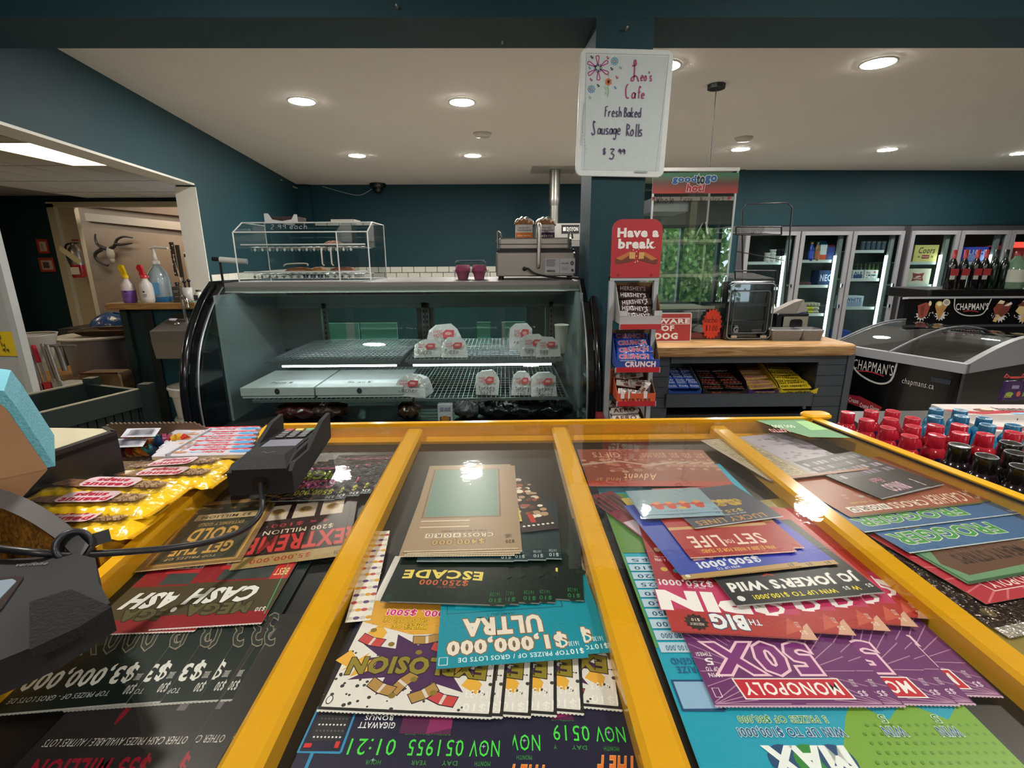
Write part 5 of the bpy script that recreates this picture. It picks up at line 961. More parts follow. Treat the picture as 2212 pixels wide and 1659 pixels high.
ob(lambda b: b.grid(lambda u, v: (.16*math.cos(6.28*u)*math.cos(1.5*v), .06*math.sin(6.28*u)*math.cos(1.5*v), .07*math.sin(1.5*v)+.012*math.sin(22*u+5*v)), 28, 8, 'ffffff'), 'clear_bag', 'film', label='crumpled clear plastic bag lying in the dark bin', cat='bag', loc=(cc.x, cc.y, BZ-.14))
# ================================================================ whiteboard
BY = 2.255
def whb():
    c = [U(1252, 104, y=BY), U(1454, 106, y=BY), U(1437, 383, y=BY), U(1244, 381, y=BY)]
    w = (c[1]-c[0]).length; h = (c[3]-c[0]).length; cen = (c[0]+c[1]+c[2]+c[3])/4
    t = thing('whiteboard', "white board with handwritten cafe price hung on the teal post", 'sign', cen)
    t.rotation_euler = (0, R_(1.2), 0)
    ob(lambda b: b.prism(rrect(w, h, .028, 6), .0, .012, 'e0e6e6', 'y', ch=.002), 'frame', 'satin', t)
    ob(lambda b: b.prism(rrect(w-.045, h-.05, .004, 2, .002, 0), -.0012, 0, 'd2dcde', 'y'), 'writing_surface', 'gloss', t)
    def d(b):
        b.at((-w/2, -.0016, -h/2), rx=R_(90)); b.dz = .00003; X = lambda v: v/1110*w; Y = lambda v: h-(v-75)/1490*h
        def x(v, y): return X(v-100+ (y-75)*.03), Y(y)
        def L(pts, wd, c, n=4): b.line([x(*p) for p in pts], wd, c, n)
        L([(165, 137), (165, 1500)], .0008, '7a8484', 0); L([(1090+60, 137), (1060, 1500)], .0008, '5a6464', 0); L([(165, 135), (1148, 137)], .0008, '8a9494', 0)
        for a in range(6):
            an = R_(90+60*a+4); cx, cy = 308, 297; ex, ey = cx+120*math.cos(an), cy-120*math.sin(an); nx, ny = 20*math.sin(an), 20*math.cos(an)
            L([(cx+30*math.cos(an), cy-30*math.sin(an)), (ex+nx*.9, ey+ny*.9), (ex+16*math.cos(an), ey-16*math.sin(an)), (ex-nx*.9, ey-ny*.9), (cx+30*math.cos(an), cy-30*math.sin(an))], .004, 'b04a8a')
        for a in range(7): an = a*.9; L([(308+35*math.cos(an)+13*math.cos(k), 297+35*math.sin(an)+13*math.sin(k)) for k in (0, 1.6, 3.1, 4.7, 6.3)], .0022, '3a2c6a')
        p = x(305, 297); b.ell(*p, .006, .006, 'a8e0b0')
        for (cx, cy) in ((503, 218), (235, 537)):
            for a in range(8): an = a*.785; L([(cx+30*math.cos(an)+14*math.cos(k), cy+30*math.sin(an)+14*math.sin(k)) for k in (0, 1.6, 3.1, 4.7, 6.3)], .0022, '4a98c4')
            L([(cx-8, cy), (cx, cy-12), (cx+9, cy), (cx, cy+9), (cx-8, cy)], .0028, 'dca890')
        b.poly([x(437+44*math.cos(k*.524)*(1 if k % 2 else .8), 450+46*math.sin(k*.524)*(1 if k % 2 else .8)) for k in range(12)], 'd8763a'); p = x(437, 449); b.ell(*p, .0052, .0066, '28205a')
        L([(430, 500), (440, 560), (428, 620)], .003, '8aba80'); b.poly([x(*q) for q in ((400, 480), (425, 520), (420, 560), (392, 520))], 'b0cfa8'); b.poly([x(*q) for q in ((392, 560), (425, 575), (415, 605))], 'b0cfa8'); b.poly([x(*q) for q in ((440, 345), (452, 385), (430, 385))], 'b0cfa8')
        for (cx, cy, c) in ((230, 180, '202024'), (418, 182, 'b04070'), (205, 297, '58a0c0'), (470, 303, '202024'), (535, 397, 'b05080'), (228, 430, 'a04878'), (313, 495, '202024'), (520, 515, '4a98c0'), (575, 288, 'a0acac'), (218, 632, 'a0acac')): L([(cx-14, cy-6), (cx-4, cy-12), (cx, cy+10), (cx+12, cy+10), (cx+14, cy-6)], .003, c)
        M = 'a83a70'; PU = '4a3c6a'
        L([(715, 265), (760, 255), (755, 205), (738, 215), (745, 300), (740, 420), (710, 430), (720, 395), (770, 380), (800, 440)], .005, M)
        def word(t, x0, yb, cw, xh, wd, c, sp=1.2):
            xx, yy = x(x0, yb); b.hand(t, xx, yy, X(cw), xh/1490*h, wd, c, sp, .0)
        word("eo's", 820, 432, 34, 62, .0042, M, 1.22)
        L([(675, 470), (655, 500), (650, 560), (662, 625), (690, 628)], .005, M); word('a', 720, 635, 48, 72, .0048, M); word('f', 792, 632, 40, 76, .0045, M); word('e', 835, 632, 42, 60, .0045, M)
        word('Fresh', 400, 850, 36, 66, .0038, PU); word('Baked', 635, 850, 36, 62, .0038, PU)
        L([(290, 925), (272, 905), (268, 960), (285, 1040), (262, 1068), (248, 1040)], .0045, PU); word('ausage', 318, 1058, 42, 74, .0038, PU, 1.15); word('Rolls', 668, 1072, 46, 80, .004, PU, 1.12)
        word('$', 388, 1300, 40, 48, .004, PU); word('3', 470, 1350, 68, 78, .0045, PU); word('.', 545, 1350, 10, 20, .006, PU); word('99', 580, 1298, 40, 46, .004, PU)
        b.rect(X(740), Y(1512), X(900), Y(1490), 'a8b0b0'); L([(150, 700), (135, 900), (120, 1200)], .0025, '9aa4a8')
        for q in range(8): p = x(130+q*8, 1000+q*40); b.ell(*p, .002, .001, '606a70')
    ob(d, 'marker_writing', 'paper', t)
whb()
for px, py in ((1353, 64), (858, 17), (1085, 92)):
    p = U(px, py, y=2.27) if py < 80 else U(px, py, z=2.428)
    ob(lambda b: b.tube([(0, .01, 0), (0, -.02, .002)], .004, 'b8a898', 8), 'nail', 'satin', label='small pale screw left in the teal header near '+{1353: 'the post above the whiteboard', 858: 'its top left of centre', 1085: 'its underside'}[px], cat='screw', loc=p)
# ================================================================ candy rack by the post
RY = 2.02
rl, rr2 = U(1310, 750, y=RY).x, U(1412, 750, y=RY).x
rk = thing('candy_rack', 'narrow grey wire candy rack with a rounded red header card', 'rack', (rl, RY, 0)); RW = rr2-rl
zt3 = U(1370, 597, y=RY).z
for x in (0, RW-.018): ob(lambda b: (b.box(x, x+.018, -.012, .012, .02, zt3, 'a8acb0'), b.box(x, x+.018, -.12, .12, 0, .02, 'a8acb0')), 'post', 'satin', rk)
ob(lambda b: b.box(0, RW, -.013, .012, zt3-.016, zt3, 'a8acb0'), 'crossbar', 'satin', rk)
hz0, hz1 = zt3-.004, U(1366, 474, y=RY).z; hh = hz1-hz0
def hdc(b):
    P_ = [(0, 0), (RW, 0)]+[(RW-.04+.04*math.cos(R_(a)), hh-.04+.04*math.sin(R_(a))) for a in range(0, 91, 15)]+[(.04-.04*math.cos(R_(90-a)), hh-.04+.04*math.sin(R_(90-a))) for a in range(0, 91, 15)]
    b.prism(P_, -.016, -.012, 'b03038', 'y')
hd = ob(hdc, 'header_card', 'satin', rk, loc=(0, 0, hz0))
def hdt(b):
    b.at((0, -.0165, 0), rx=R_(90)); sx_ = RW/380; T = lambda x, y: ((x-60)*sx_, hh-(y-505)*hh/455)
    def tx(s, x0, y0, x1, y1, c='ece4e0'): a = T(x0, y1); q = T(x1, y0); b.text(s, a[0], a[1], q[0], q[1], c, bold=.05)
    tx('Have a', 105, 575, 408, 640); tx('break', 115, 660, 375, 728); a = T(388, 722); b.ell(*a, .0025, .0025, 'ece4e0', 8)
    b.poly([T(*p) for p in ((92, 810), (200, 755), (242, 770), (240, 825), (130, 850), (95, 848))], '6a3420'); b.poly([T(*p) for p in ((95, 808), (195, 755), (238, 757), (140, 822))], 'b87038')
    b.poly([T(*p) for p in ((415, 815), (310, 760), (268, 770), (272, 820), (380, 852), (415, 850))], '6a3420'); b.poly([T(*p) for p in ((413, 812), (318, 760), (272, 762), (370, 825))], 'b87038')
    for i in range(4): b.poly([T(*p) for p in ((200+i*11, 760), (208+i*11, 758), (208+i*11, 815), (198+i*11, 805))], 'e0b068'); b.poly([T(*p) for p in ((272+i*10, 760), (280+i*10, 760), (278+i*10, 808), (270+i*10, 815))], 'e0b068')
    for x, y in ((225, 742), (265, 735), (250, 755), (262, 830), (245, 838), (252, 790)): a = T(x, y); b.star(*a, .003, .0015, 5, 'f0dcc0')
    for x in (122, 378): a = T(x, 938); b.ell(*a, .004, .004, '8a1c28', 10)
ob(hdt, 'print', 'paper', hd)
ob(lambda b: b.box(-.03, -.004, -.03, .1, .1, .85, '8a2430'), 'side_card', 'board', rk)
def candybox(px0, px1, pyt, pyb, outer, strip, lb, y=RY-.08, dep=.13, inner='6a4e34', lip='b4b4b4', front=None):
    x0 = U(px0, pyb, y=y).x; x1 = U(px1, pyb, y=y).x; w_ = x1-x0; zb = U(px0, pyb, y=y).z; h_ = U(px0, pyt, y=y+dep).z-zb
    t = thing('candy_carton', lb, 'box', (x0, y, zb), 0)
    fh = .035
    ob(lambda b: (b.box(0, w_, 0, dep, 0, .003, outer), b.prism([(0, 0), (dep, 0), (dep, h_), (dep*.75, h_), (0, fh)], 0, .003, outer, 'x'), b.prism([(0, 0), (dep, 0), (dep, h_), (dep*.75, h_), (0, fh)], w_-.003, w_, inner, 'x'), b.box(0, w_, dep-.003, dep, 0, h_, inner)), 'carton', 'board', t)
    ob(lambda b: (b.box(0, w_, -.002, .001, 0, fh, outer), b.box(0, .03, -.003, .001, fh, fh+.02, lip) if lip else None, b.box(w_-.03, w_, -.003, .001, fh, fh+.02, lip) if lip else None), 'front_lip', 'board', t)
    ob(lambda b: b.box(-.002, w_+.002, -.008, -.003, -.018, .002, 'c0c2c4'), 'shelf_lip', 'satin', t)
    ob(lambda b: b.box(.002, w_-.002, -.012, -.008, -.016, .004, strip), 'price_strip', 'gloss', t)
    return t, x0, y, zb, w_, h_, dep, fh
def bars(cx, n, rows, bw, bh, col, tx, tc, lb, grp, x0, y, z, w_, dep, slope, out=None, mat='wrap', jit=.006, c2=None, band=None):
    proto = None; q = random.Random(len(lb))
    for i in range(n):
        yy = y+.012+(dep-.03)*i/max(1, n-1); zz = z+slope*(i/max(1, n-1))
        if proto is None:
            proto = thing('chocolate_bar', lb+', nearest the front', 'chocolate bar', group=grp)
            ob(lambda b: (b.rbox(-bw/2, bw/2, -.011, .011, 0, bh, col, .004, .003, 'y'), b.box(-bw/2-.006, bw/2+.006, -.001, .001, bh*.3, bh*.7, col)), 'wrapper', mat, proto)
            ob(lambda b: ((b.at((0, -.0118, 0), rx=R_(90)).rect(-bw/2, 0, bw/2, bh*.2, band) if band else b.at((0, -.0118, 0), rx=R_(90))), b.text(tx, -bw*.42, bh*.28, bw*.38, bh*.82, tc, out, bold=.03)), 'print', 'paper', proto)
            o = proto
        else: o = dup(proto, label=lb+', '+ORDL[i]+' from the front')
        o.location = (cx+q.uniform(-jit, jit), yy, zz); o.rotation_euler = (R_(-35), R_(q.uniform(-4, 4)), R_(q.uniform(-3, 3)))
t, x0, y, zb, w_, h_, dep, fh = candybox(1338, 1428, 610, 702, 'a8a4a4', 'b02c34', 'open grey carton of dark chocolate bars at the top of the rack', dep=.14)
bars(x0+w_*.46, 5, 1, w_*.78, .034, '2a1a18', "HERSHEY'S", 'b8b0b0', "dark brown HERSHEY'S chocolate bar in the rack's top carton", 'dark chocolate bars in the top carton', x0, y, zb+.014, w_, dep, h_*.62)
t, x0, y, zb, w_, h_, dep, fh = candybox(1329, 1424, 712, 795, '23408c', 'b02c34', 'open blue carton of CRUNCH bars on the rack', lip=None, dep=.13)
ob(lambda b: b.at((0, -.003, 0), rx=R_(90)).text('CRUNCH', w_*.22, .006, w_*.9, .026, 'd8d4dc', 'b03040', bold=.05).rect(w_*.1, .029, w_*.45, .032, 'a8b4d8'), 'print', 'paper', t)
bars(x0+w_*.46, 4, 1, w_*.82, .034, '2444a0', 'CRUNCH', 'b83040', "blue CRUNCH chocolate bar in the rack's blue carton", 'blue bars in the second carton', x0, y, zb+.022, w_, dep, h_*.5, 'e4dce0')
t, x0, y, zb, w_, h_, dep, fh = candybox(1332, 1415, 795, 868, 'c0502c', 'b02c34', 'orange striped carton of wrapped TURTLES pieces on the rack', lip=None, dep=.15)
ob(lambda b: b.at((0, -.003, 0), rx=R_(90)).text('TURTLES', .02, .002, w_-.02, .014, '3a1c14').rect(.015, .014, .03, .045, 'd8d0cc').rect(.045, .014, .052, .045, 'd8d0cc').rect(w_-.05, .014, w_-.035, .045, 'd8d0cc'), 'print', 'paper', t)
for i, (dx, dy, dz, ry) in enumerate(((.04, .10, .085, 5), (.085, .09, .09, -8), (.05, .06, .06, 10), (.10, .055, .065, 4), (.11, .02, .045, -55), (.05, .02, .035, 8))):
    t = thing('wrapped_sweet', 'white wrapped TURTLES sweet '+['at the back left of its carton', 'at the back right of its carton', 'in the middle left of its carton', 'in the middle right of its carton', 'hanging tilted over the carton front', 'low at the front left'][i], 'sweet', (x0+dx, y+dy, zb+dz), group='wrapped sweets in the orange carton')
    t.rotation_euler = (R_(-30), R_(ry), 0)
    ob(lambda b: (b.rbox(-.034, .034, -.008, .008, -.013, .013, 'd4ccc8', .006, .004, 'y'), b.box(-.042, .042, -.001, .001, -.012, .012, 'd4ccc8')), 'wrapper', 'wrap', t)
    ob(lambda b: b.at((0, -.009, 0), rx=R_(90)).text('TURTLES', -.028, .003, .026, .012, '3a2018', bold=.04).ell(.0, -.004, .014, .006, '7a4428'), 'print', 'paper', t)
t, x0, y, zb, w_, h_, dep, fh = candybox(1322, 1395, 880, 930, 'a8a8a8', 'b0b4b8', 'white carton of AERO bars low on the rack', lip=None, dep=.12)
bars(x0+w_*.42, 3, 1, w_*.8, .032, 'c8c4bc', 'AERO', '5a1c1c', 'white and brown AERO bar in the lowest visible rack carton', 'white bars in the bottom carton', x0, y, zb+.03, w_, dep, .04)
# ================================================================ candy counter
TZ2 = .92; TY = 3.30
tx0, tx1 = .98, 2.35
tb = thing('wooden_counter_top', 'thick live edge wooden counter top carrying the pizza warmer', 'counter', (0, 0, 0))
ob(lambda b: b.rbox(.85, 2.37, 3.24, 4.0, TZ2-.075, TZ2, 'ffffff', .03, .01), 'slab', 'wood', tb)
cb = thing('grey_counter_base', 'charcoal grey shiplap counter base with recessed candy shelves', 'counter', (0, 0, 0))
G1 = '3c4048'
zz0 = TZ2-.075
nx0, nx1 = U(1447, 800, y=TY).x, U(1765, 800, y=TY).x
zn1 = U(1600, 783, y=TY).z; zs1, zs0 = U(1600, 848, y=TY).z, U(1600, 876, y=TY).z
lx0, rx1 = U(1416, 800, y=TY).x, U(1840, 800, y=TY).x
ob(lambda b: b.box(nx0, nx1, TY-.015, TY+.01, zn1, zz0, G1), 'top_rail', 'satin', cb)
ob(lambda b: (b.box(lx0-.06, nx0, TY+.01, 3.95, 0, zz0, '2c2f35'), b.box(nx1, rx1-.03, TY+.01, 3.95, 0, zz0, '2c2f35'), b.box(nx0, nx1, 3.85, 3.95, 0, zz0, '141518'), b.box(nx0, nx1, TY+.02, 3.9, 0, .1, '1c1d20')), 'carcass', 'satin', cb)
for xa, xb in ((lx0-.06, nx0-.004), (nx1, rx1-.05)):
    for k in range(9): ob(lambda b: b.box(xa, xb, TY-.004, TY+.012, zz0-.075*(k+1)+.003, zz0-.075*k, G1), 'shiplap_board', 'satin', cb)
ob(lambda b: b.box(rx1-.046, rx1, TY-.012, TY+.03, 0, zz0, '4a4e55'), 'corner_trim', 'satin', cb)
ob(lambda b: (b.box(nx0-.02, nx1-.02, TY-.03, TY-.01, zs0, zs1, '3e434b')), 'shelf_lip', 'satin', cb)
ob(lambda b: b.add([(nx0, TY-.02, zs1-.02), (nx1, TY-.02, zs1-.02), (nx1, 3.85, zs1+.12), (nx0, 3.85, zs1+.12)], [(0, 1, 2, 3)], '17181b'), 'sloped_shelf', 'satin', cb)
ob(lambda b: (b.box(nx0, nx1, TY, 3.8, .4, .42, '17181b'), b.box(nx1-.06, nx1-.04, TY, TY+.02, zs0-.03, zs0, '6a6e74')), 'lower_shelf', 'satin', cb)
SL = .14/.57
def carton2(px0, px1, col, lb, word, wc, wo=None, y=TY+.0, inner='3a2a1c', dep=.34, slope=SL, z0=None, hb=.08, side=None):
    x0 = U(px0, 845, y=y).x; x1 = U(px1, 845, y=y).x; w_ = x1-x0; z = z0 if z0 is not None else zs1-.014
    t = thing('candy_carton', lb, 'box', (x0, y, z)); t.rotation_euler = (math.atan(slope), 0, 0); fh = .04
    ob(lambda b: (b.box(0, w_, 0, dep, 0, .003, col), b.prism([(0, 0), (dep, 0), (dep, hb+.03), (.05, hb*.8), (0, fh)], 0, .003, side or col, 'x'), b.prism([(0, 0), (dep, 0), (dep, hb+.03), (.05, hb*.8), (0, fh)], w_-.003, w_, inner, 'x'), b.box(0, w_, dep-.003, dep, 0, hb+.06, inner)), 'carton', 'board', t)
    ob(lambda b: b.prism([(0, 0), (w_, 0), (w_, fh*1.2), (w_*.85, fh*.7), (w_*.15, fh*.7), (0, fh*1.2)], -.003, 0, col, 'y'), 'front_lip', 'board', t)
    if word: ob(lambda b: b.at((0, -.004, 0), rx=R_(90)).text(word, w_*.22, .005, w_*.82, fh*.6, wc, wo, bold=.04), 'print', 'paper', t)
    return t, x0, y, z, w_, dep
def fill(x0, y, z, w_, cols, rows, bw, col, word, wc, lb, grp, wo=None, slope=SL, dx=0, y1=.30, h=.024, jit=.003, band=None, skew=0):
    proto = None; q = random.Random(int(x0*1000)); k = 0
    for r in range(rows):
        for c in range(cols):
            if proto is None:
                o = proto = thing('chocolate_bar', '', 'chocolate bar', group=grp)
                ob(lambda b: (b.rbox(-bw/2, bw/2, -.017, .017, 0, .016, col, .004, .004), b.box(-bw/2-.006, bw/2+.006, -.014, .014, .006, .008, col)), 'wrapper', 'wrap', proto)
                ob(lambda b: ((b.at((0, 0, .0165)).rect(-bw/2, -.016, bw/2, -.009, band) if band else b.at((0, 0, .0165))), b.text(word, -bw*.4, -.008, bw*.38, .008, wc, wo, bold=.04)), 'print', 'paper', proto)
            else: o = dup(proto)
            o['label'] = lb+', '+ORDL[r]+' row from the front'+(', '+('left', 'middle', 'right')[c if cols == 3 else c*2]+' column' if cols > 1 else '')
            yy = .03+y1*r/rows
            o.location = (x0+w_*(c+.5)/cols+dx+q.uniform(-jit, jit), y+yy, z+.03+yy*slope+.0+(.006 if r % 2 else 0)); o.rotation_euler = (math.atan(slope)+R_(16), R_(q.uniform(-4, 4)), R_(skew+q.uniform(-4, 4)))
            k += 1
t, x0, y, z, w_, dep = carton2(1442, 1514, '2a4c9a', 'blue carton of small blue packs at the left of the candy shelf', '', 'ffffff', inner='8a9098')
fill(x0, y, z+.01, w_, 3, 7, w_/3*.95, '2c54b0', 'Dads', 'c8d0e4', 'small blue foil chocolate pack', 'small blue packs')
t, x0, y, z, w_, dep = carton2(1517, 1614, '1a1412', 'black Mars carton of dark bars on the candy shelf', 'Mars', 'b05030', inner='2c1c14', hb=.1)
fill(x0, y, z, w_, 2, 6, w_*.44, '1e1414', 'MARS', '8a3a2c', 'black wrapped Mars bar', 'black bars in the Mars carton', skew=-4)
t, x0, y, z, w_, dep = carton2(1615, 1684, '4a2a70', 'purple and gold carton of CRUNCHIE bars on the candy shelf', 'CRUNCHIE', 'c8a040', inner='3c2818')
fill(x0, y, z, w_, 1, 7, w_*.84, 'b8943c', 'CRUNCHIE', '8a1c3c', 'gold and red CRUNCHIE bar', 'gold bars in the purple carton', 'e4d0c0')
t, x0, y, z, w_, dep = carton2(1680, 1764, 'd8bc1c', 'bright yellow carton of yellow bars at the right of the candy shelf', 'OH HENRY!', '1a1a10', inner='4a3018')
fill(x0, y, z, w_, 1, 8, w_*.80, 'dcc01c', 'OH HENRY!', '2a2410', 'yellow OH HENRY bar', 'yellow bars in the yellow carton', dx=-.01)
for px0, px1, col, lb, w, wc in ((1440, 1500, 'a03820', 'red orange snack carton on the shelf below', 'REESE', 'e0a040'), (1500, 1562, '8a8490', 'pale lilac snack carton on the shelf below', 'COFFEE', 'd8d0e0'), (1575, 1622, 'b02820', 'red snack carton on the shelf below', 'SKOR', 'e8c040'), (1630, 1700, '7a6850', 'empty brown carton at the right of the shelf below', '', '')):
    z_ = U(px0, 925, y=TY+.05).z
    t, x0, y, z, w_, dep = carton2(px0, px1, col, lb, w, wc, y=TY+.06, slope=.18, z0=z_, hb=.12, dep=.25)
    if w: fill(x0, y, z+.02, w_, 2, 4, w_*.44, col, w, wc or 'ffffff', w+' sweet in the lower carton', w+' sweets in the lower carton', slope=.3)
ob(lambda b: b.box(nx0, nx1, TY+.02, TY+.4, .0, .02, '17181b'), 'x', 'satin') if 0 else None
# ================================================================ pizza warmer on the counter
PY = 3.52
pw0, pw1 = U(1398, 600, y=PY).x, U(1583, 500, y=PY).x
zt4 = U(1500, 362, y=PY).z
t = thing('pizza_warmer', 'tall glass pizza warming cabinet with a green and red header', 'warmer', (pw0, PY, TZ2)); W = pw1-pw0; hT = zt4-TZ2; DP = .46
ob(lambda b: (b.box(0, W, 0, DP, 0, .05, '4a3234'), b.box(.01, W-.01, -.004, 0, .01, .045, '7a3038')), 'base', 'satin', t)
ob(lambda b: (b.box(0, W, 0, DP, hT-.01, hT, 'b0aca8'), b.box(-.004, W+.004, -.004, .0, hT-.022, hT, 'c8c4c0')), 'top_cap', 'metal', t)
for x in (0, W-.012):
    for y_ in (0, DP-.012): ob(lambda b: b.box(x, x+.012, y_, y_+.012, .05, hT-.01, 'b8b8b8'), 'corner_post', 'metal', t)
gz = (hT-.05)/1.0
hd0 = U(1500, 418, y=PY).z-TZ2; hd1 = U(1500, 374, y=PY).z-TZ2
def hdr(b):
    n = 16; c0, c1, c2 = lin('2a7a55'), lin('6a4038'), lin('b83830')
    for i in range(n):
        f = (i+.5)/n; c = [a+(q-a)*min(1, f*2) for a, q in zip(c2, c1)] if f < .5 else [a+(q-a)*(f-.5)*2 for a, q in zip(c1, c0)]
        z0, z1 = hd0+(hd1-hd0)*i/n, hd0+(hd1-hd0)*(i+1)/n; b.add([(-.003, -.006, z0), (W+.003, -.006, z0), (W+.003, -.006, z1), (-.003, -.006, z1)], [(0, 1, 2, 3)], tuple(c))
    b.box(-.003, W+.003, -.0058, -.002, hd0, hd1, '6a4038')
h = ob(hdr, 'header_sign', 'satin', t)
def hl(b):
    b.at((0, -.0065, hd0), rx=R_(90)); hh = hd1-hd0
    for s, x0, x1, c in (('good', .23, .50, '2f5f9a'), ('to', .51, .60, '123038'), ('go', .61, .74, '2f5f9a')): b.text(s, W*x0, hh*.48, W*x1, hh*.86, c, 'e4ecec', ow=.06, bold=.05)
    b.text('hot!', W*.40, hh*.10, W*.60, hh*.46, 'b83040', 'ecdcd8', ow=.06, bold=.05, sk=.1)
ob(hl, 'lettering', 'paper', h)
ob(lambda b: b.box(.012, W-.012, .0, .004, .05, hd0, 'ffffff'), 'front_pane', 'glass_w', t)
for x in (.002, W-.005): ob(lambda b: b.box(x, x+.003, .012, DP-.012, .05, hT-.01, 'ffffff'), 'side_pane', 'glass', t)
ob(lambda b: b.box(.012, W-.012, DP-.006, DP-.003, .05, hT-.02, 'ffffff'), 'rear_pane', 'glass_w', t)
for py in (522, 595, 663):
    z_ = U(1450, py, y=PY+.1).z-TZ2; ob(lambda b: (b.box(.02, W-.06, .03, .034, z_-.012, z_+.012, 'b8bcb0'), b.box(.02, W-.06, .03, DP-.03, z_-.012, z_-.009, 'a0a4a0')), 'shelf', 'satin', t)
z_ = hd0
ob(lambda b: (b.box(.02, W*.5, .05, DP-.03, z_-.11, z_-.02, '8a8a92'), b.box(W*.48, W*.56, .02, .1, z_-.28, z_-.02, '6a625c')), 'heater_box', 'metal', t)
ob(lambda b: b.at((0, -.001, 0), rx=R_(90)).rect(.0, z_-.045, W-.01, z_-.02, 'a8a498').hand('Whole', .03, z_-.06, .022, .026, .004, '1c1a20').hand('Pizza', .19, z_-.05, .015, .018, .003, '2a2628').hand("16-", .32, z_-.05, .015, .018, .003, '2a2628').hand('slice 3.', .39, z_-.05, .014, .016, .003, '3a3638').star(.012, z_-.03, .012, .005, 5, 'a83038').star(W-.05, z_-.03, .018, .007, 5, 'a83038'), 'price_note', 'paper', t)
# beware sign
p = U(1440, 750, y=3.36); t = thing('warning_sign', 'red and white BEWARE OF DOG sign leaning on the pizza warmer', 'sign', (U(1398, 750, y=3.42).x-.02, 3.42, TZ2)); w_ = U(1491, 750, y=3.42).x-U(1398, 750, y=3.42).x+.02; h_ = U(1440, 676, y=3.42).z-TZ2
t.rotation_euler = (R_(-6), 0, 0)
ob(lambda b: b.prism(rrect(w_, h_, .012, 4, w_/2, h_/2), 0, .003, 'd8d8d6', 'y'), 'plate', 'gloss', t)
ob(lambda b: b.at((0, -.0006, 0), rx=R_(90)).poly(rrect(w_-.014, h_-.014, .006, 3, w_/2, h_/2), 'b03434').rect(.007, h_*.8, w_-.012, h_*.82, 'e4e0dc').rect(.007, h_*.60, w_-.012, h_*.615, 'e4e0dc').text('BEWARE', -.055+.062, h_*.64, w_-.014, h_*.78, 'ece8e4', bold=.04).text('OF', w_*.36, h_*.38, w_*.62, h_*.56, 'ece8e4', bold=.04).text('DOG', w_*.22, h_*.10, w_*.70, h_*.30, 'ece8e4', bold=.05), 'print', 'paper', t)
# nacho star
p = U(1538, 700, y=PY-.03); t = thing('starburst_sign', "orange red starburst card with a handwritten nacho price", 'sign', p)
ob(lambda b: b.prism([((.105 if i % 2 else .088)*.9*math.cos(i*math.pi/18)*.78, (.105 if i % 2 else .088)*1.08*math.sin(i*math.pi/18)) for i in range(36)], 0, .002, 'dc3c20', 'y'), 'card', 'paper', t)
ob(lambda b: b.at((0, -.001, 0), rx=R_(90)).hand("Nacho's", -.062, .01, .018, .026, .003, '5a1410', 1.1).hand('$1.00', -.045, -.05, .018, .026, .003, '5a1410'), 'marker_writing', 'paper', t)
# clear bulk bin
bx0, bx1 = U(1568, 700, y=3.45).x, U(1668, 700, y=3.45).x
t = thing('display_bin', 'black backed clear plastic display cabinet with a hinged front', 'cabinet', (bx0, 3.45, TZ2)); W = bx1-bx0; hB = U(1620, 608, y=3.45).z-TZ2
ob(lambda b: b.rbox(0, W, .02, .35, .01, hB, '101113', .02, .006), 'cabinet_body', 'gloss', t)
dr = ob(lambda b: (b.prism(rrect(W, hB, .03, 4, W/2, hB/2), -.004, .018, 'ffffff', 'y')), 'clear_door', 'acrylic', t)
ob(lambda b: (b.tube([(a+.0, -.006, c) for a, c in rrect(W-.02, hB-.03, .03, 4, W/2, hB/2)], .004, '85888c', 6, True), b.tube([(a, -.008, c) for a, c in rrect(W-.08, hB-.12, .02, 4, W/2, hB/2-.005)], .0035, '5a5e64', 6, True)), 'door_rim', 'satin', dr)
for z_ in (hB*.62, hB*.32): ob(lambda b: b.box(.05, W-.05, .004, .012, z_-.015, z_+.01, '2c2e34'), 'shelf_edge', 'gloss', t)
ob(lambda b: b.at((.06, .003, hB*.14), rx=R_(90)).text('G', 0, 0, .03, .04, '9a9ea2', bold=.06).rect(.0, .046, .03, .05, '9a9ea2').rect(.13, .012, .20, .014, '8a8e92').rect(.13, .02, .2, .022, '8a8e92').rect(.13, .004, .2, .006, '8a8e92'), 'print', 'paper', t)
for x in (.04, W-.08): ob(lambda b: b.rbox(x, x+.045, -.012, .0, .02, .04, 'c8c8cc', .006, .003), 'hinge', 'chrome', t)
# wire basket rack over the bin
t = thing('wire_rack', 'black wire snack rack standing behind the display bin', 'rack', (0, 0, 0)); WY = 3.85
def xz(px, py, y): p = U(px, py, y=y); return (p.x, p.y, p.z)
ob(lambda b: b.tube([xz(1605, 700, WY), xz(1603, 455, WY), xz(1612, 441, WY), xz(1700, 438, WY), xz(1711, 448, WY), xz(1690, 700, WY)], .0055, '121214'), 'back_frame', 'satin', t)
for (a, c, d, e, f_, g_) in ((1590, 1688, 490, 507, 3.5, 3.85), (1588, 1676, 585, 603, 3.48, 3.85)):
    ob(lambda b: (b.tube([xz(a, d, f_), xz(c, d, f_)], .005, '121214'), b.tube([xz(a, e, f_), xz(c, e, f_)], .005, '121214'), b.tube([xz(a, d, f_), xz(a, e, f_)], .005, '121214'), b.tube([xz(c, d, f_), xz(c, e, f_)], .005, '121214'), [b.tube([xz(a+(c-a)*i/12, e, f_), (xz(a+(c-a)*i/12, e, f_)[0], g_, xz(a, e, f_)[2]+.03)], .003, '121214', 4) for i in range(13)]), 'basket', 'satin', t)
ob(lambda b: b.tube([xz(1592, 543, 3.6), xz(1695, 563, 3.85)], .003, '121214'), 'side_brace', 'satin', t)
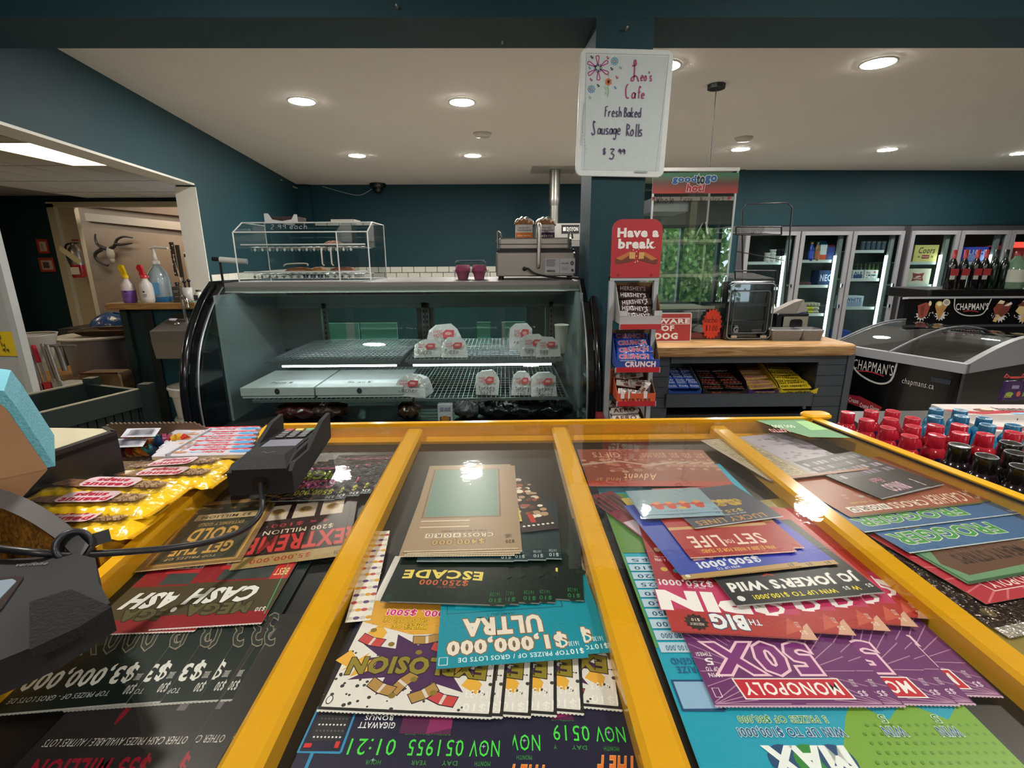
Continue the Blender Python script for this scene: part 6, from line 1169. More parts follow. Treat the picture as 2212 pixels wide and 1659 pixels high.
t = thing('foil_pan', 'shiny aluminium foil pan resting in the upper wire basket', 'pan', (xz(1570, 506, 3.62)[0], 3.62, xz(1570, 505, 3.62)[2]))
def fp(b):
    w_ = .26; n = 26
    for i in range(n): x0_ = w_*i/n; b.add([(x0_+.006, .0, 0), (x0_+w_/n*.5, -.004, 0), (x0_+w_/n, 0, 0), (x0_+w_/n*1.0, -.012, .045), (x0_+w_/n*.5, -.016, .045), (x0_, -.012, .045)], [(0, 1, 4, 5), (1, 2, 3, 4)], 'c8c8cc')
    b.box(-.01, w_+.01, -.02, .2, .043, .047, 'c0c0c4')
ob(fp, 'pan_body', 'satin', t)
# napkin dispenser, two small baskets
p0, p1 = U(1680, 735, y=3.6), U(1735, 735, y=3.6)
t = thing('napkin_dispenser', 'chrome and black napkin dispenser with folded grey napkins on top', 'dispenser', (p0.x, 3.6, TZ2)); w_ = p1.x-p0.x+.02
ob(lambda b: b.rbox(0, w_, 0, .15, 0, .15, 'b8b0a4', .008, .004), 'dispenser_body', 'metal', t)
ob(lambda b: (b.rbox(w_*.35, w_*.78, -.005, 0, .03, .13, '0e0e12', .02, .001, 'y'), b.rbox(-.03, .03, .0, .12, 0, .16, '141416', .006, .003), b.rbox(-.03, w_, 0, .15, .15, .17, '1c1c1e', .01, .004)), 'face_plate', 'gloss', t)
ob(lambda b: (b.prism([(-.05, .17), (.12, .17), (.19, .22), (.16, .27), (.1, .25), (.0, .2)], .02, .1, '8e8880', 'y'), b.prism([(.12, .17), (.2, .19), (.16, .27)], .01, .09, 'a09a92', 'y')), 'folded_napkins', 'paper', t)
for k, (pa, pb, lb) in enumerate(((1665, 1733, 'left grey perforated plastic basket on the counter end'), (1731, 1778, 'right grey perforated plastic basket on the counter end'))):
    xa, xb = U(pa, 745, y=3.42).x, U(pb, 745, y=3.42).x; w_ = xb-xa
    t = thing('plastic_basket', lb, 'basket', (xa, 3.42, TZ2), group='grey perforated baskets')
    def bk(b):
        o_ = rrect(w_*.86, .13, .02, 3, w_/2, .07); u_ = rrect(w_, .16, .025, 3, w_/2, .07); i_ = rrect(w_*.94, .145, .02, 3, w_/2, .07); n = len(o_)
        b.add([(x, y, 0) for x, y in o_]+[(x, y, .075) for x, y in u_]+[(x, y, .078) for x, y in i_]+[(w_/2+(x-w_/2)*.9, .07+(y-.07)*.9, .005) for x, y in o_], [(r*n+i, r*n+(i+1) % n, (r+1)*n+(i+1) % n, (r+1)*n+i) for r in range(3) for i in range(n)], '8c8c8c')
        b.add([(w_/2+(x-w_/2)*.9, .07+(y-.07)*.9, .005) for x, y in o_], [tuple(range(n))], '6a6a6a')
    ob(bk, 'basket_body', 'satin', t)
    ob(lambda b: [b.at((w_*.1+.011*i, .003-.2*(.014+.012*j), .014+.012*j), rx=R_(90+11)).poly([(-.003, 0), (0, -.004), (.003, 0), (0, .004)], '303032') for i in range(int(w_*.8/.011)+1) for j in range(5)], 'holes', 'paper', t, kind='stuff')
# ================================================================ glass door coolers
CY = 7.35; CT = 1.905
doors = [(3.462, 4.235), (4.255, 4.987), (5.007, 5.745), (5.845, 6.551), (6.571, 7.29), (7.31, 8.03)]
ck = thing('beverage_cooler', 'long bank of six glass cooler doors in metal frames along the far wall', 'cooler', (0, 0, 0))
ob(lambda b: (b.box(3.36, 8.12, CY-.01, CY+.04, 1.845, CT, 'a2a2a6'), b.box(3.36, 3.46, CY-.01, CY+.04, 0, 1.85, '909095'), b.box(5.75, 5.84, CY-.02, CY+.04, 0, CT, '707076'), b.box(8.03, 8.12, CY-.01, CY+.04, 0, CT, '85858a'), b.box(3.4, 8.1, CY-.01, CY+.04, 0, .12, '55555a')), 'outer_frame', 'metal', ck)
ob(lambda b: (b.box(3.4, 8.1, CY+.75, CY+.8, 0, CT, '5a6462'), b.box(3.4, 8.1, CY+.03, CY+.8, CT-.02, CT+.02, '1e2426'), b.box(3.38, 3.42, CY+.03, CY+.8, 0, CT, '2a3234'), b.box(8.08, 8.12, CY+.03, CY+.8, 0, CT, '2a3234'), b.box(3.4, 8.1, CY+.03, CY+.8, .0, .1, '30383a')), 'interior', 'satin', ck)
for xa, xb in ((4.235, 4.255), (4.987, 5.007), (6.551, 6.571), (7.29, 7.31)): ob(lambda b: b.box(xa-.03, xb+.03, CY-.008, CY+.04, .1, 1.844, '5c5c60'), 'mullion', 'satin', ck)
for i, (a, c) in enumerate(doors):
    dd = ob(lambda b: (b.box(a, a+.055, CY-.045, CY-.01, .12, 1.84, '9a9a9e'), b.box(c-.055, c, CY-.045, CY-.01, .12, 1.84, '9a9a9e'), b.box(a+.055, c-.055, CY-.045, CY-.01, 1.785, 1.84, 'a2a2a6'), b.box(a+.055, c-.055, CY-.045, CY-.01, .12, .18, '9a9a9e')), 'door', 'satin', ck)
    ob(lambda b: b.box(a+.05, c-.05, CY-.03, CY-.024, .17, 1.79, 'ffffff'), 'glass_pane', 'glass_cooler', dd)
    ob(lambda b: (b.box(c-.07, c-.05, CY-.075, CY-.045, 1.05, 1.1, 'c8c8c8'), b.box(c-.07, c-.05, CY-.075, CY-.045, .75, .8, '505054')), 'door_handle', 'chrome', dd)
    ob(lambda b: b.box(c-.13, c-.075, CY+.03, CY+.075, .12, 1.82, '8a9490'), 'light_housing', 'satin', ck)
    ob(lambda b: b.tube([(c-.14, CY+.055, .3), (c-.14, CY+.055, 1.5)], .02, 'ffffff', 8), 'light_tube', 'tube', ck)
SH = []
for i, pys in enumerate(((567, 622, 675), (563, 617, 678), (542, 603, 664), (567, 616, 664), (567, 616, 664), (567, 616, 664))):
    a, c = doors[i]; zs = []
    for py in pys:
        z_ = U(1106+(a+c)/2/CY*1030, py, y=CY+.12).z; zs.append(z_)
        ob(lambda b: (b.box(a-.0, c-.16, CY+.1, CY+.7, z_-.01, z_, 'a8b4b0'), b.box(a, c-.16, CY+.09, CY+.1, z_-.03, z_+.012, 'c0ccc8')), 'shelf', 'satin', ck)
    zf_ = .95-.5; zs.append(U(1700, 745, y=CY+.12).z-.03); z_ = zs[-1]
    ob(lambda b: b.box(a, c-.16, CY+.09, CY+.7, z_-.03, z_, 'a8b4b0'), 'shelf', 'satin', ck)
    SH.append(zs)
def cool(px, door, shelf, w_, h_, col, nm, lb, cat, kind='box', top=None, word=None, wc='f0f0f0', dep=.2, y=CY+.12, panel=None, grp=None, dz=0):
    z = SH[door][shelf]+.001+dz; x = U(px, 600, y=y).x; t = thing(nm, lb, cat, (x, y, z), group=grp)
    if kind == 'box':
        ob(lambda b: b.rbox(-w_/2, w_/2, 0, dep, 0, h_, col, .006, .003), 'box_body', 'board', t)
        if panel or word: ob(lambda b: ((b.at((0, -.001, 0), rx=R_(90)).rect(-w_*.42, h_*.1, w_*.42, h_*.5, panel) if panel else b.at((0, -.001, 0), rx=R_(90))), b.text(word, -w_*.38, h_*.52 if panel else h_*.3, w_*.38, h_*.82 if panel else h_*.72, wc, bold=.03) if word else None), 'print', 'paper', t)
    elif kind == 'bottle':
        ob(lambda b: b.lathe([(w_*.48, 0), (w_*.5, .01), (w_*.5, h_*.62), (w_*.2, h_*.84), (w_*.2, h_*.9)], col, 12), 'bottle_body', 'gloss', t)
        ob(lambda b: b.lathe([(w_*.25, h_*.88), (w_*.25, h_), (.001, h_)], top or 'd0d0d0', 10), 'cap', 'satin', t)
        if panel: ob(lambda b: b.lathe([(w_*.51, h_*.12), (w_*.51, h_*.5)], panel, 12, cap=False), 'label_band', 'paper', t)
    elif kind == 'carton':
        ob(lambda b: (b.box(-w_/2, w_/2, 0, w_, 0, h_*.8, col), b.prism([(0, h_*.8), (w_, h_*.8), (w_*.55, h_), (w_*.45, h_)], -w_/2, w_/2, top or col, 'x')), 'carton_body', 'board', t)
        if panel: ob(lambda b: b.at((0, -.001, 0), rx=R_(90)).rect(-w_/2, 0, w_/2, h_*.3, panel), 'print', 'paper', t)
    elif kind == 'tub':
        ob(lambda b: b.lathe([(w_*.4, 0), (w_*.48, h_*.85)], col, 14), 'tub_body', 'satin', t)
        ob(lambda b: b.lathe([(w_*.5, h_*.82), (w_*.5, h_), (.001, h_)], top or 'c8c8c4', 14), 'lid', 'satin', t)
    elif kind == 'eggs':
        ob(lambda b: (b.rbox(-w_/2, w_/2, 0, dep, 0, h_, col, .01, .004), [b.at((-w_/2+w_*(i+.5)/5, 0, h_*.5)).ball((0, 0, 0), h_*.45, col, 6, 5) for i in range(5)]), 'carton_body', 'board', t)
    return t
ly = CY+.12
for k, (px, n_) in enumerate(((1652, 3), (1663, 4), (1675, 2), (1688, 2))):
    for j in range(n_): cool(px, 0, 0, .095, .045, 'b8bcb8', 'yoghurt_tub', ['white tub, %s from the shelf in stack %s' % (ORDL[j], ['farthest left', 'second from left', 'third from left', 'at the right'][k])][0], 'tub', 'tub', dz=.046*j, grp='white tubs stacked in the first cooler', top='c8ccc8')
for k in range(4): cool(1640+9*k, 0, 0, .06, .06, '9aa09c', 'small_pot', 'small pale pot low on the first cooler shelf, %s from the left' % ORDL[k], 'pot', 'tub', y=CY+.11, grp='small pots in the first cooler') if 0 else None
for k in range(3): cool(1676+8*k, 0, 0, .05, .2, '3a4450', 'drink_can', 'dark can behind the tubs in the first cooler, %s from the left' % ORDL[k], 'can', 'tub', y=CY+.4, top='5a646c', grp='dark cans behind the tubs')
cool(1665, 0, 1, .1, .12, '3a3c3c', 'dark_pack', 'dark hanging pack on the second shelf of the first cooler', 'packet', y=CY+.3)
cool(1679, 0, 2, .06, .12, 'd0d8c8', 'milk_bottle', 'small pale bottle low in the first cooler', 'bottle', 'bottle', top='c8c850')
cool(1679, 0, 3, .1, .1, 'a8b4b0', 'white_pack', 'white pack at the bottom of the first cooler', 'packet')
cool(1744, 1, 0, .085, .27, '28409a', 'cream_can', 'blue whipped cream can with a gold cap in the second cooler', 'can', 'bottle', top='b8983c', panel='3c5ab8')
cool(1757, 1, 0, .08, .27, '8a6a4c', 'juice_bottle', 'brown juice bottle beside the blue can', 'bottle', 'bottle', top='5a7a5a', panel='b06840')
cool(1770.5, 1, 0, .1, .28, 'c8d0d4', 'cream_carton', 'white and orange cream carton in the second cooler', 'carton', 'carton', top='3a6aa0', panel='c8502c')
cool(1786, 1, 0, .12, .24, '3a4a8a', 'juice_carton', 'blue and dark red carton at the right of the second cooler shelf', 'carton', 'carton', top='5a2434', panel='2c3c74')
cool(1784, 1, 1, .22, .22, '1c3058', 'drink_box', 'dark blue NEO box on the second cooler shelf', 'box', word='NEO', wc='a8b4c8')
for k, px in enumerate((1735, 1747)): cool(px, 1, 1, .1, .05, '5a3440', 'meat_tray', 'dark red meat tray, %s on the second cooler shelf' % ('left' if k == 0 else 'right'), 'tray', grp='dark red trays')
for k, (px, c, lb, z_) in enumerate(((1728, 'b8c4c0', 'pale egg carton at the left', 0), (1738, '26283a', 'black egg carton', 0), (1748, '7c8286', 'grey egg carton', 0), (1758, 'c0c42c', 'bright yellow egg carton', 0), (1771, 'a8a490', 'beige egg carton at the right', 0), (1771, 'a8a490', 'beige egg carton stacked second at the right', .055), (1762, 'a09c86', 'long beige egg carton on top', .11), (1738, '30324a', 'dark egg carton stacked second', .055), (1758, 'b8bc30', 'yellow egg carton stacked second', .055))): cool(px, 1, 2, .085 if k < 6 or k > 6 else .25, .053, c, 'egg_carton', lb+' in the second cooler', 'eggs', 'eggs', dz=z_, grp='egg cartons in the second cooler')
cool(1768, 1, 3, .2, .2, '2a2a30', 'black_box', 'black box at the bottom of the second cooler', 'box', word='POLAR', wc='7a7a80')
for k in range(5): cool(1852+11*k, 2, 0, .07, .14, '4a5a68', 'drink_can', 'blue grey can on the top shelf of the third cooler, %s from the left' % ORDL[k], 'can', 'tub', top='8a949c', grp='cans in the third cooler')
t = cool(1852, 2, 1, .16, .13, 'c0c8c8', 'beer_carton', 'white and blue shield beer pack in the third cooler', 'box', word='ALE', wc='28406a', panel='2c4a70')
t = cool(1881, 2, 1, .20, .13, 'ccd0cc', 'beer_carton', 'white and blue beer pack with a red star in the third cooler', 'box', panel='1c3a5c')
ob(lambda b: b.at((0, -.002, 0), rx=R_(90)).text('Heinel', -.085, .012, .075, .06, 'e8ece8', bold=.05).text('Bloo', -.08, .08, -.02, .11, '48525a').star(.045, .1, .028, .011, 5, 'b8343c', R_(90)), 'print', 'paper', t)
for k in range(6): cool(1847+9*k, 2, 1, .05, .22, '4a6a38' if k > 2 else '2c4030', 'beer_bottle', 'green beer bottle behind the beer packs, %s from the left' % ORDL[k], 'bottle', 'bottle', y=CY+.36, top='6a8a4a', grp='beer bottles in the third cooler')
cool(1849, 2, 2, .28, .17, 'b0c4d4', 'beer_carton', 'pale blue and white drinks carton with coloured cans in the third cooler', 'box', word='', panel='c8a070') if 0 else cool(1852, 2, 2, .30, .17, 'b8c8d4', 'beer_carton', 'pale blue and white drinks carton in the third cooler', 'box', word='WHITE', wc='2a4a80', panel='8aa0b8')
cool(1841, 2, 3, .22, .24, '1c48a0', 'beer_carton', 'bright blue carton with a pale mug at the bottom of the third cooler', 'box', panel='a8b8cc')
def tri(t, *a): ob(*a, t)
t = cool(1990, 3, 0, .36, .25, 'd8cc7c', 'beer_carton', 'yellow Coors beer case in the fourth cooler', 'box')
ob(lambda b: b.at((-.0, -.002, 0), rx=R_(90)).text('Coors', -.12, .13, .12, .215, '2a2620', sk=.15, bold=.01).text('Original', -.05, .07, .05, .1, 'e8dcc0').rect(-.055, .055, .055, .105, '9a2834').text('Banquet', -.045, .068, .045, .092, 'e8dcc0').star(-.1, .08, .022, .006, 6, '2a2620').star(.1, .08, .022, .006, 6, '2a2620'), 'print', 'paper', t)
t = cool(1982, 3, 1, .38, .24, 'd0ccb8', 'beer_carton', 'cream beer case with a red soft cross emblem in the fourth cooler', 'box')
ob(lambda b: b.at((0, -.002, 0), rx=R_(90)).poly([(-.09, .18), (0, .165), (.09, .18), (.07, .12), (.09, .06), (0, .075), (-.09, .06), (-.07, .12)], '8a2c2c').poly([(-.05, .10), (.05, .125), (.03, .14), (-.02, .13)], 'd8c8b8').text('Miller', -.06, .085, .06, .11, 'd8c8b8'), 'print', 'paper', t)
t = cool(1958, 3, 2, .3, .17, '202428', 'beer_carton', 'black carton with white script in the fourth cooler', 'box')
ob(lambda b: b.at((0, -.002, 0), rx=R_(90)).text('Brown', -.12, .04, .12, .13, 'c0c4c8', sk=.25, bold=.0), 'print', 'paper', t)
cool(1950, 3, 3, .25, .3, '1c4cb0', 'beer_carton', 'blue Bud carton at the bottom of the fourth cooler', 'box', word='Bud', wc='d8e0ec')
t = cool(2103, 4, 0, .4, .22, '4a5ad0', 'beer_carton', 'blue and violet beer case high in the fifth cooler', 'box', word='LIGHT', wc='c8d0ec', panel='8a9ad8')
cool(2085, 4, 1, .2, .26, 'b8c8c0', 'white_pack', 'pale pack behind the wine bottles in the fifth cooler', 'packet')
cool(2135, 4, 0, .2, .24, 'b03444', 'beer_carton', 'red beer case at the right of the fifth cooler', 'box', panel='c8687a')
cool(2190, 5, 0, .3, .3, '8a2c28', 'beer_carton', 'red beer case in the sixth cooler', 'box', panel='b85040')
ob(lambda b: b.box(7.35, 7.9, CY+.1, CY+.12, 1.6, 1.68, 'ff2010'), 'neon_strip', 'red_sign', label='glowing red strip sign high in the sixth cooler', cat='sign')
cool(2085, 4, 2, .3, .2, '2a68b0', 'beer_carton', 'blue carton low in the fifth cooler', 'box', word='BUD', wc='d8e0ec')
# ================================================================ ice cream freezer
FR = [U(2087, 786, z=.86), U(1797, 741, z=.86), U(2300, 728, z=.86)]
c0 = FR[0]; va = FR[1]-c0; vb = Vector((-va.y, va.x, 0)).normalized(); 
if vb.x < 0: vb = -vb
ang = math.atan2(vb.y, vb.x); LA = va.length; LB = 1.5; va = va.normalized()
fz = thing('ice_cream_freezer', "black chest freezer with sliding curved glass lids and ice cream branding", 'freezer', (c0.x, c0.y, 0), ang)
# local x along the long right side, local y away to the back left
sg = 1 if va.dot(Vector((-math.sin(ang), math.cos(ang), 0))) > 0 else -1
def arc(u): return .86+.13*math.sin(math.pi*min(1, max(0, u)))
ob(lambda b: b.rbox(.0, LB, 0, LA, .05, .82, '0b0b0d', .02, .006), 'cabinet', 'gloss', fz)
prof = [(LB*u, arc(u)-.035) for u in [k/14 for k in range(15)]]
ob(lambda b: [b.prism([(0, .8)]+[(x, z+.03) for x, z in prof]+[(LB, .8)], y0, y0+.035, '8a8c8e', 'y') for y0 in (-.01, LA-.025)]+[b.box(-.015, .03, -.01, LA+.01, .80, .86, '94969a'), b.box(LB-.03, LB+.01, -.01, LA+.01, .80, .86, '94969a')], 'rim', 'satin', fz)
for y0, y1, dz in ((.02, LA*.52, -.004), (LA*.48, LA-.02, .008)):
    ob(lambda b: b.grid(lambda u, v: (LB*u, y0+(y1-y0)*v, arc(u)+dz-.006), 14, 1, 'ffffff'), 'glass_lid', 'glass', fz)
    ob(lambda b: b.tube([(LB*k/14, y1, arc(k/14)+dz) for k in range(15)], .008, '7a7c80'), 'lid_frame', 'satin', fz)
ob(lambda b: (b.box(.04, LB-.04, .04, LA-.04, .5, .55, '8a9094'), [b.box(.25*k+.1, .25*k+.104, .04, LA-.04, .55, .82, '9aa0a4') for k in range(6)], [b.box(.04, LB-.04, LA*f, LA*f+.004, .55, .8, '9aa0a4') for f in (.33, .66)]), 'wire_dividers', 'steel', fz)
q = random.Random(3)
for k in range(26): 
    o = thing('ice_cream_box', 'frosted ice cream carton inside the freezer, %s along its length' % ORDL[k % 16], 'ice cream', group='ice cream cartons in the freezer') if 0 else None
ob(lambda b: [b.at((q.uniform(.1, LB-.12), q.uniform(.08, LA-.1), .56), rz=q.uniform(0, 3)).rbox(-.06, .06, -.03, .03, 0, q.uniform(.1, .2), q.choice(['8a9aa8', '9c8a80', 'a8b4bc', '6a7884', 'b8a8a0']), .004, .002) for _ in range(60)], 'frozen_treats', 'board', label='frosted ice cream packs lying inside the chest freezer', cat='ice cream', kind='stuff').matrix_world = Matrix.Translation((c0.x, c0.y, 0)) @ Matrix.Rotation(ang, 4, 'Z')
# art on the left short face (local x = 0 plane, seen from -x)
def art(b):
    # face plane: local (x=-.001, y, z); reader's right runs toward local -y
    b.T = Matrix(((0, 0, -1, -.0015), (-1, 0, 0, LA), (0, 1, 0, 0), (0, 0, 0, 1)))
    s = LA/285*1.0
    X = lambda px: (px-1797)/290*LA; Z = lambda dz: .80-dz
    b.dz = .0002
    b.line([(X(1856), .80), (X(1860), .72), (X(1885), .66), (X(1925), .63), (X(1952), .67), (X(1958), .80)], .012, 'b8b4b0', 4)
    b.text("CHAPMAN'S", X(1860), .70, X(1953), .775, 'd0ccc8', bold=.0)
    b.line([(X(1873), .690), (X(1905), .700), (X(1935), .688)], .008, 'a82830', 4)
    b.poly([(X(1846), .50), (X(1890), .51), (X(1945), .47), (X(1940), .44), (X(1950), .395), (X(1895), .43), (X(1846), .445)], 'a02430')
    b.text('Ice Cream', X(1850), .452, X(1888), .485, 'e4dcd8', bold=.02).text('Creme Glacee', X(1893), .432, X(1938), .465, 'e4dcd8', bold=.02, sk=0)
    b.poly([(X(1842), .20), (X(1870), .20), (X(1858), .36), (X(1844), .40)], '3a1c1c').ell(X(1848), .36, .03, .06, 'b0a090')
    b.star(X(1885), .2, .15, .135, 18, '6a4a20').ell(X(1885), .2, .125, .125, 'c8b070').ell(X(1885), .2, .09, .09, 'b49a58').ell(X(1935), .17, .08, .08, '4a2018')
    b.text('chapmans.ca', X(1976), .655, X(2040), .705, 'c0bcb8', bold=.0).rect(X(2032), .715, X(2068), .745, '2a3038')
ob(art, 'side_graphics', 'paper', fz)
ob(lambda b: b.box(-.006, .006, -.006, .004, .1, .8, '3a3c40'), 'corner_trim', 'satin', fz)
# sign on the back of the freezer
sa, sb_ = U(1958, 702, y=3.95), U(2330, 702, y=3.95)
t = thing('freezer_sign', "black header sign with ice cream pictures above the chest freezer", 'sign', (sa.x, 3.95, sa.z)); w_ = sb_.x-sa.x; h_ = U(1985, 645, y=3.98).z-sa.z
t.rotation_euler = (R_(-8), 0, 0)
ob(lambda b: b.box(0, w_, 0, .04, 0, h_, '0e0e10'), 'panel', 'gloss', t)
ob(lambda b: (b.box(-.01, w_, -.01, .05, h_, h_+.016, '9a9ca0'), b.box(-.03, w_, -.02, .05, -.02, 0, '3a3c40'), b.box(.1, .12, .0, .04, -.4, 0, '1a1a1c'), b.box(w_-.3, w_-.28, .0, .04, -.4, 0, '1a1a1c')), 'frame', 'satin', t)
def sg_(b):
    b.at((0, -.001, 0), rx=R_(90)); b.dz = .0002; k = w_/372
    X = lambda px: (px-1958)*k
    def splash(x, y, r):
        q = random.Random(int(x*1000)); b.star(x, y-r*.5, r*.9, r*.55, 11, 'c8c4c0')
        for _ in range(14): a = q.uniform(3.2, 6.2); rr = r*q.uniform(.9, 1.4); b.ell(x+rr*math.cos(a), y+rr*math.sin(a)*.8, r*.07, r*.06, 'c8c4c0', 6)
    hh = h_
    splash(X(1988), hh*.5, .055); b.poly([(X(1978), hh*.75), (X(1995), hh*.86), (X(2006), hh*.8), (X(2000), hh*.4), (X(1990), hh*.25), (X(1981), hh*.3)], '8a3a2a').poly([(X(1984), hh*.7), (X(1994), hh*.78), (X(1991), hh*.35), (X(1986), hh*.35)], '6a2418').ell(X(2004), hh*.82, .012, .02, 'd8c8a0')
    splash(X(2028), hh*.5, .055); b.poly([(X(2014), hh*.72), (X(2042), hh*.76), (X(2024), hh*.18)], 'a87840').ell(X(2023), hh*.78, .032, .028, 'b08c4c').ell(X(2023), hh*.8, .02, .017, 'e0d4a8').ell(X(2038), hh*.85, .03, .028, 'c8c0b0').ell(X(2038), hh*.86, .02, .018, '9a9080')
    b.line([(X(2055), hh), (X(2057), hh*.6), (X(2075), hh*.38), (X(2100), hh*.34), (X(2120), hh*.45), (X(2133), hh*.98)], .009, 'b8b4b0', 4)
    b.text("CHAPMAN'S", X(2059), hh*.56, X(2128), hh*.82, 'd0ccc8').line([(X(2075), hh*.5), (X(2092), hh*.53), (X(2108), hh*.48)], .006, 'a82830', 3)
    splash(X(2155), hh*.45, .06); b.poly([(X(2138), hh*.6), (X(2150), hh*.9), (X(2162), hh*.88), (X(2155), hh*.45), (X(2143), hh*.35)], '7a3420').poly([(X(2148), hh*.42), (X(2165), hh*.84), (X(2178), hh*.8), (X(2170), hh*.45), (X(2157), hh*.28)], '6a2a1c').poly([(X(2139), hh*.12), (X(2147), hh*.38), (X(2154), hh*.34), (X(2147), hh*.08)], 'c8a468').poly([(X(2146), hh*.8), (X(2152), hh*.93), (X(2162), hh*.88), (X(2158), hh*.78)], 'd8cca8').poly([(X(2160), hh*.7), (X(2175), hh*.86), (X(2178), hh*.78), (X(2170), hh*.7)], 'd8d0c0')
    splash(X(2205), hh*.4, .06); b.poly([(X(2185), hh*.5), (X(2200), hh*.9), (X(2225), hh*.8), (X(2215), hh*.4), (X(2195), hh*.35)], 'c8b078').poly([(X(2198), hh*.1), (X(2202), hh*.36), (X(2210), hh*.34), (X(2207), hh*.08)], 'c8a468').poly([(X(2187), hh*.7), (X(2200), hh*.86), (X(2222), hh*.8), (X(2218), hh*.66)], '5a2c20')
ob(sg_, 'sign_graphics', 'paper', t)
# wine shelf behind
WYs = 4.45; wx0 = U(2008, 636, y=WYs).x; wz = U(2008, 626, y=WYs).z
t = thing('wine_shelf', 'black display shelf unit carrying wine bottles behind the freezer sign', 'shelf', (wx0, WYs, 0))
ob(lambda b: (b.rbox(0, 2.2, 0, .5, wz-.09, wz, '0c0c0e', .02, .006), b.box(.3, .38, -.01, .0, wz-.05, wz+.02, '101012')), 'shelf_board', 'satin', t)
ob(lambda b: b.box(.1, 2.1, .1, .45, 0, wz-.09, '0a0a0c'), 'shelf_stand', 'satin', t)
for k, (px, c, cap, lab, lb) in enumerate(((2052, '10100f', 'a82c34', 1, 'first dark wine bottle with a red cap from the left'), (2076, '10100f', 'a82c34', 1, 'second dark wine bottle with a red cap'), (2102, '10100f', 'a82c34', 1, 'third dark wine bottle with a red cap'), (2121, '10100f', 'a82c34', 1, 'fourth dark wine bottle with a red cap and a wide red label'), (2142, '0c1a10', '101a14', 0, 'dark green wine bottle with a black cap'), (2163, '0c1a10', '0c1410', 0, 'second dark green wine bottle beside the clear jug'))):
    x = U(px, 600, y=WYs+.1).x; t = thing('wine_bottle', lb, 'bottle', (x, WYs+.1, wz+.001), group='wine bottles on the black shelf')
    ob(lambda b: b.lathe([(.036, 0), (.039, .005), (.039, .2), (.03, .235), (.016, .265), (.0145, .33)], c, 20), 'bottle_body', 'gloss', t)
    ob(lambda b: b.lathe([(.0165, .27), (.0165, .345), (.001, .346)], cap, 14), 'foil_cap', 'satin', t)
    if lab: ob(lambda b: (b.prism([(-.034, .12), (.034, .12), (.034, .18), (-.034, .18)], -.0405, -.036, 'a02c30', 'y'), b.prism([(-.034, .085), (.008, .085), (.008, .12), (-.034, .12)], -.0405, -.036, 'b8b0a8', 'y')), 'label_plate', 'paper', t)
x = U(2196, 600, y=WYs+.05).x; t = thing('wine_jug', 'large clear round bottle with a white label at the right edge', 'bottle', (x, WYs+.08, wz+.001))
ob(lambda b: b.lathe([(.075, 0), (.082, .01), (.085, .15), (.07, .22), (.03, .27), (.022, .3)], '6a8a70', 24), 'bottle_body', 'gloss', t)
ob(lambda b: b.lathe([(.0865, .06), (.0865, .17)], 'b8bcac', 24, cap=False), 'label_band', 'paper', t)
ob(lambda b: b.lathe([(.026, .29), (.026, .33), (.001, .33)], '8a1c24', 14), 'cap', 'satin', t)
# hanging sweets bag at the right
p = U(2175, 820, y=2.6); t = thing('hanging_snack_bag', 'purple snack bag hanging from a red hook at the right edge', 'bag', (U(2178, 865, y=2.6).x, 2.6, U(2178, 865, y=2.6).z))
ob(lambda b: b.prism([(-.055, 0), (.05, 0), (.055, .1), (.02, .115), (-.045, .11)], -.01, .01, '3a2450', 'y', ch=.004), 'bag_body', 'wrap', t)
ob(lambda b: b.at((0, -.011, 0), rx=R_(90)).ell(-.015, .04, .022, .012, '8aa040').rect(-.01, .07, .03, .09, '8a7aa0').ell(.035, .04, .012, .016, 'c05a4a').text('SOUR', -.04, .02, .0, .035, 'c8c850'), 'print', 'paper', t)
ob(lambda b: b.tube([(-.04, 0, .13), (-.055, 0, .135), (-.045, 0, .15), (-.02, 0, .128), (.03, 0, .128)], .003, 'b83c3c'), 'hook', 'gloss', t)
dup(t, t.location+Vector((.12, .02, 0)), label='second purple snack bag half cut by the right frame edge')
ob(lambda b: (b.tube([(0, 0, 0), (.35, 0, 0)], .004, 'b83c3c'), b.box(.3, .34, -.02, .02, -t.location.z-.1, .01, '202022')), 'peg_rail', 'gloss', label='red peg rail holding the purple bags', cat='rail', loc=t.location+Vector((-.04, .012, .13)))
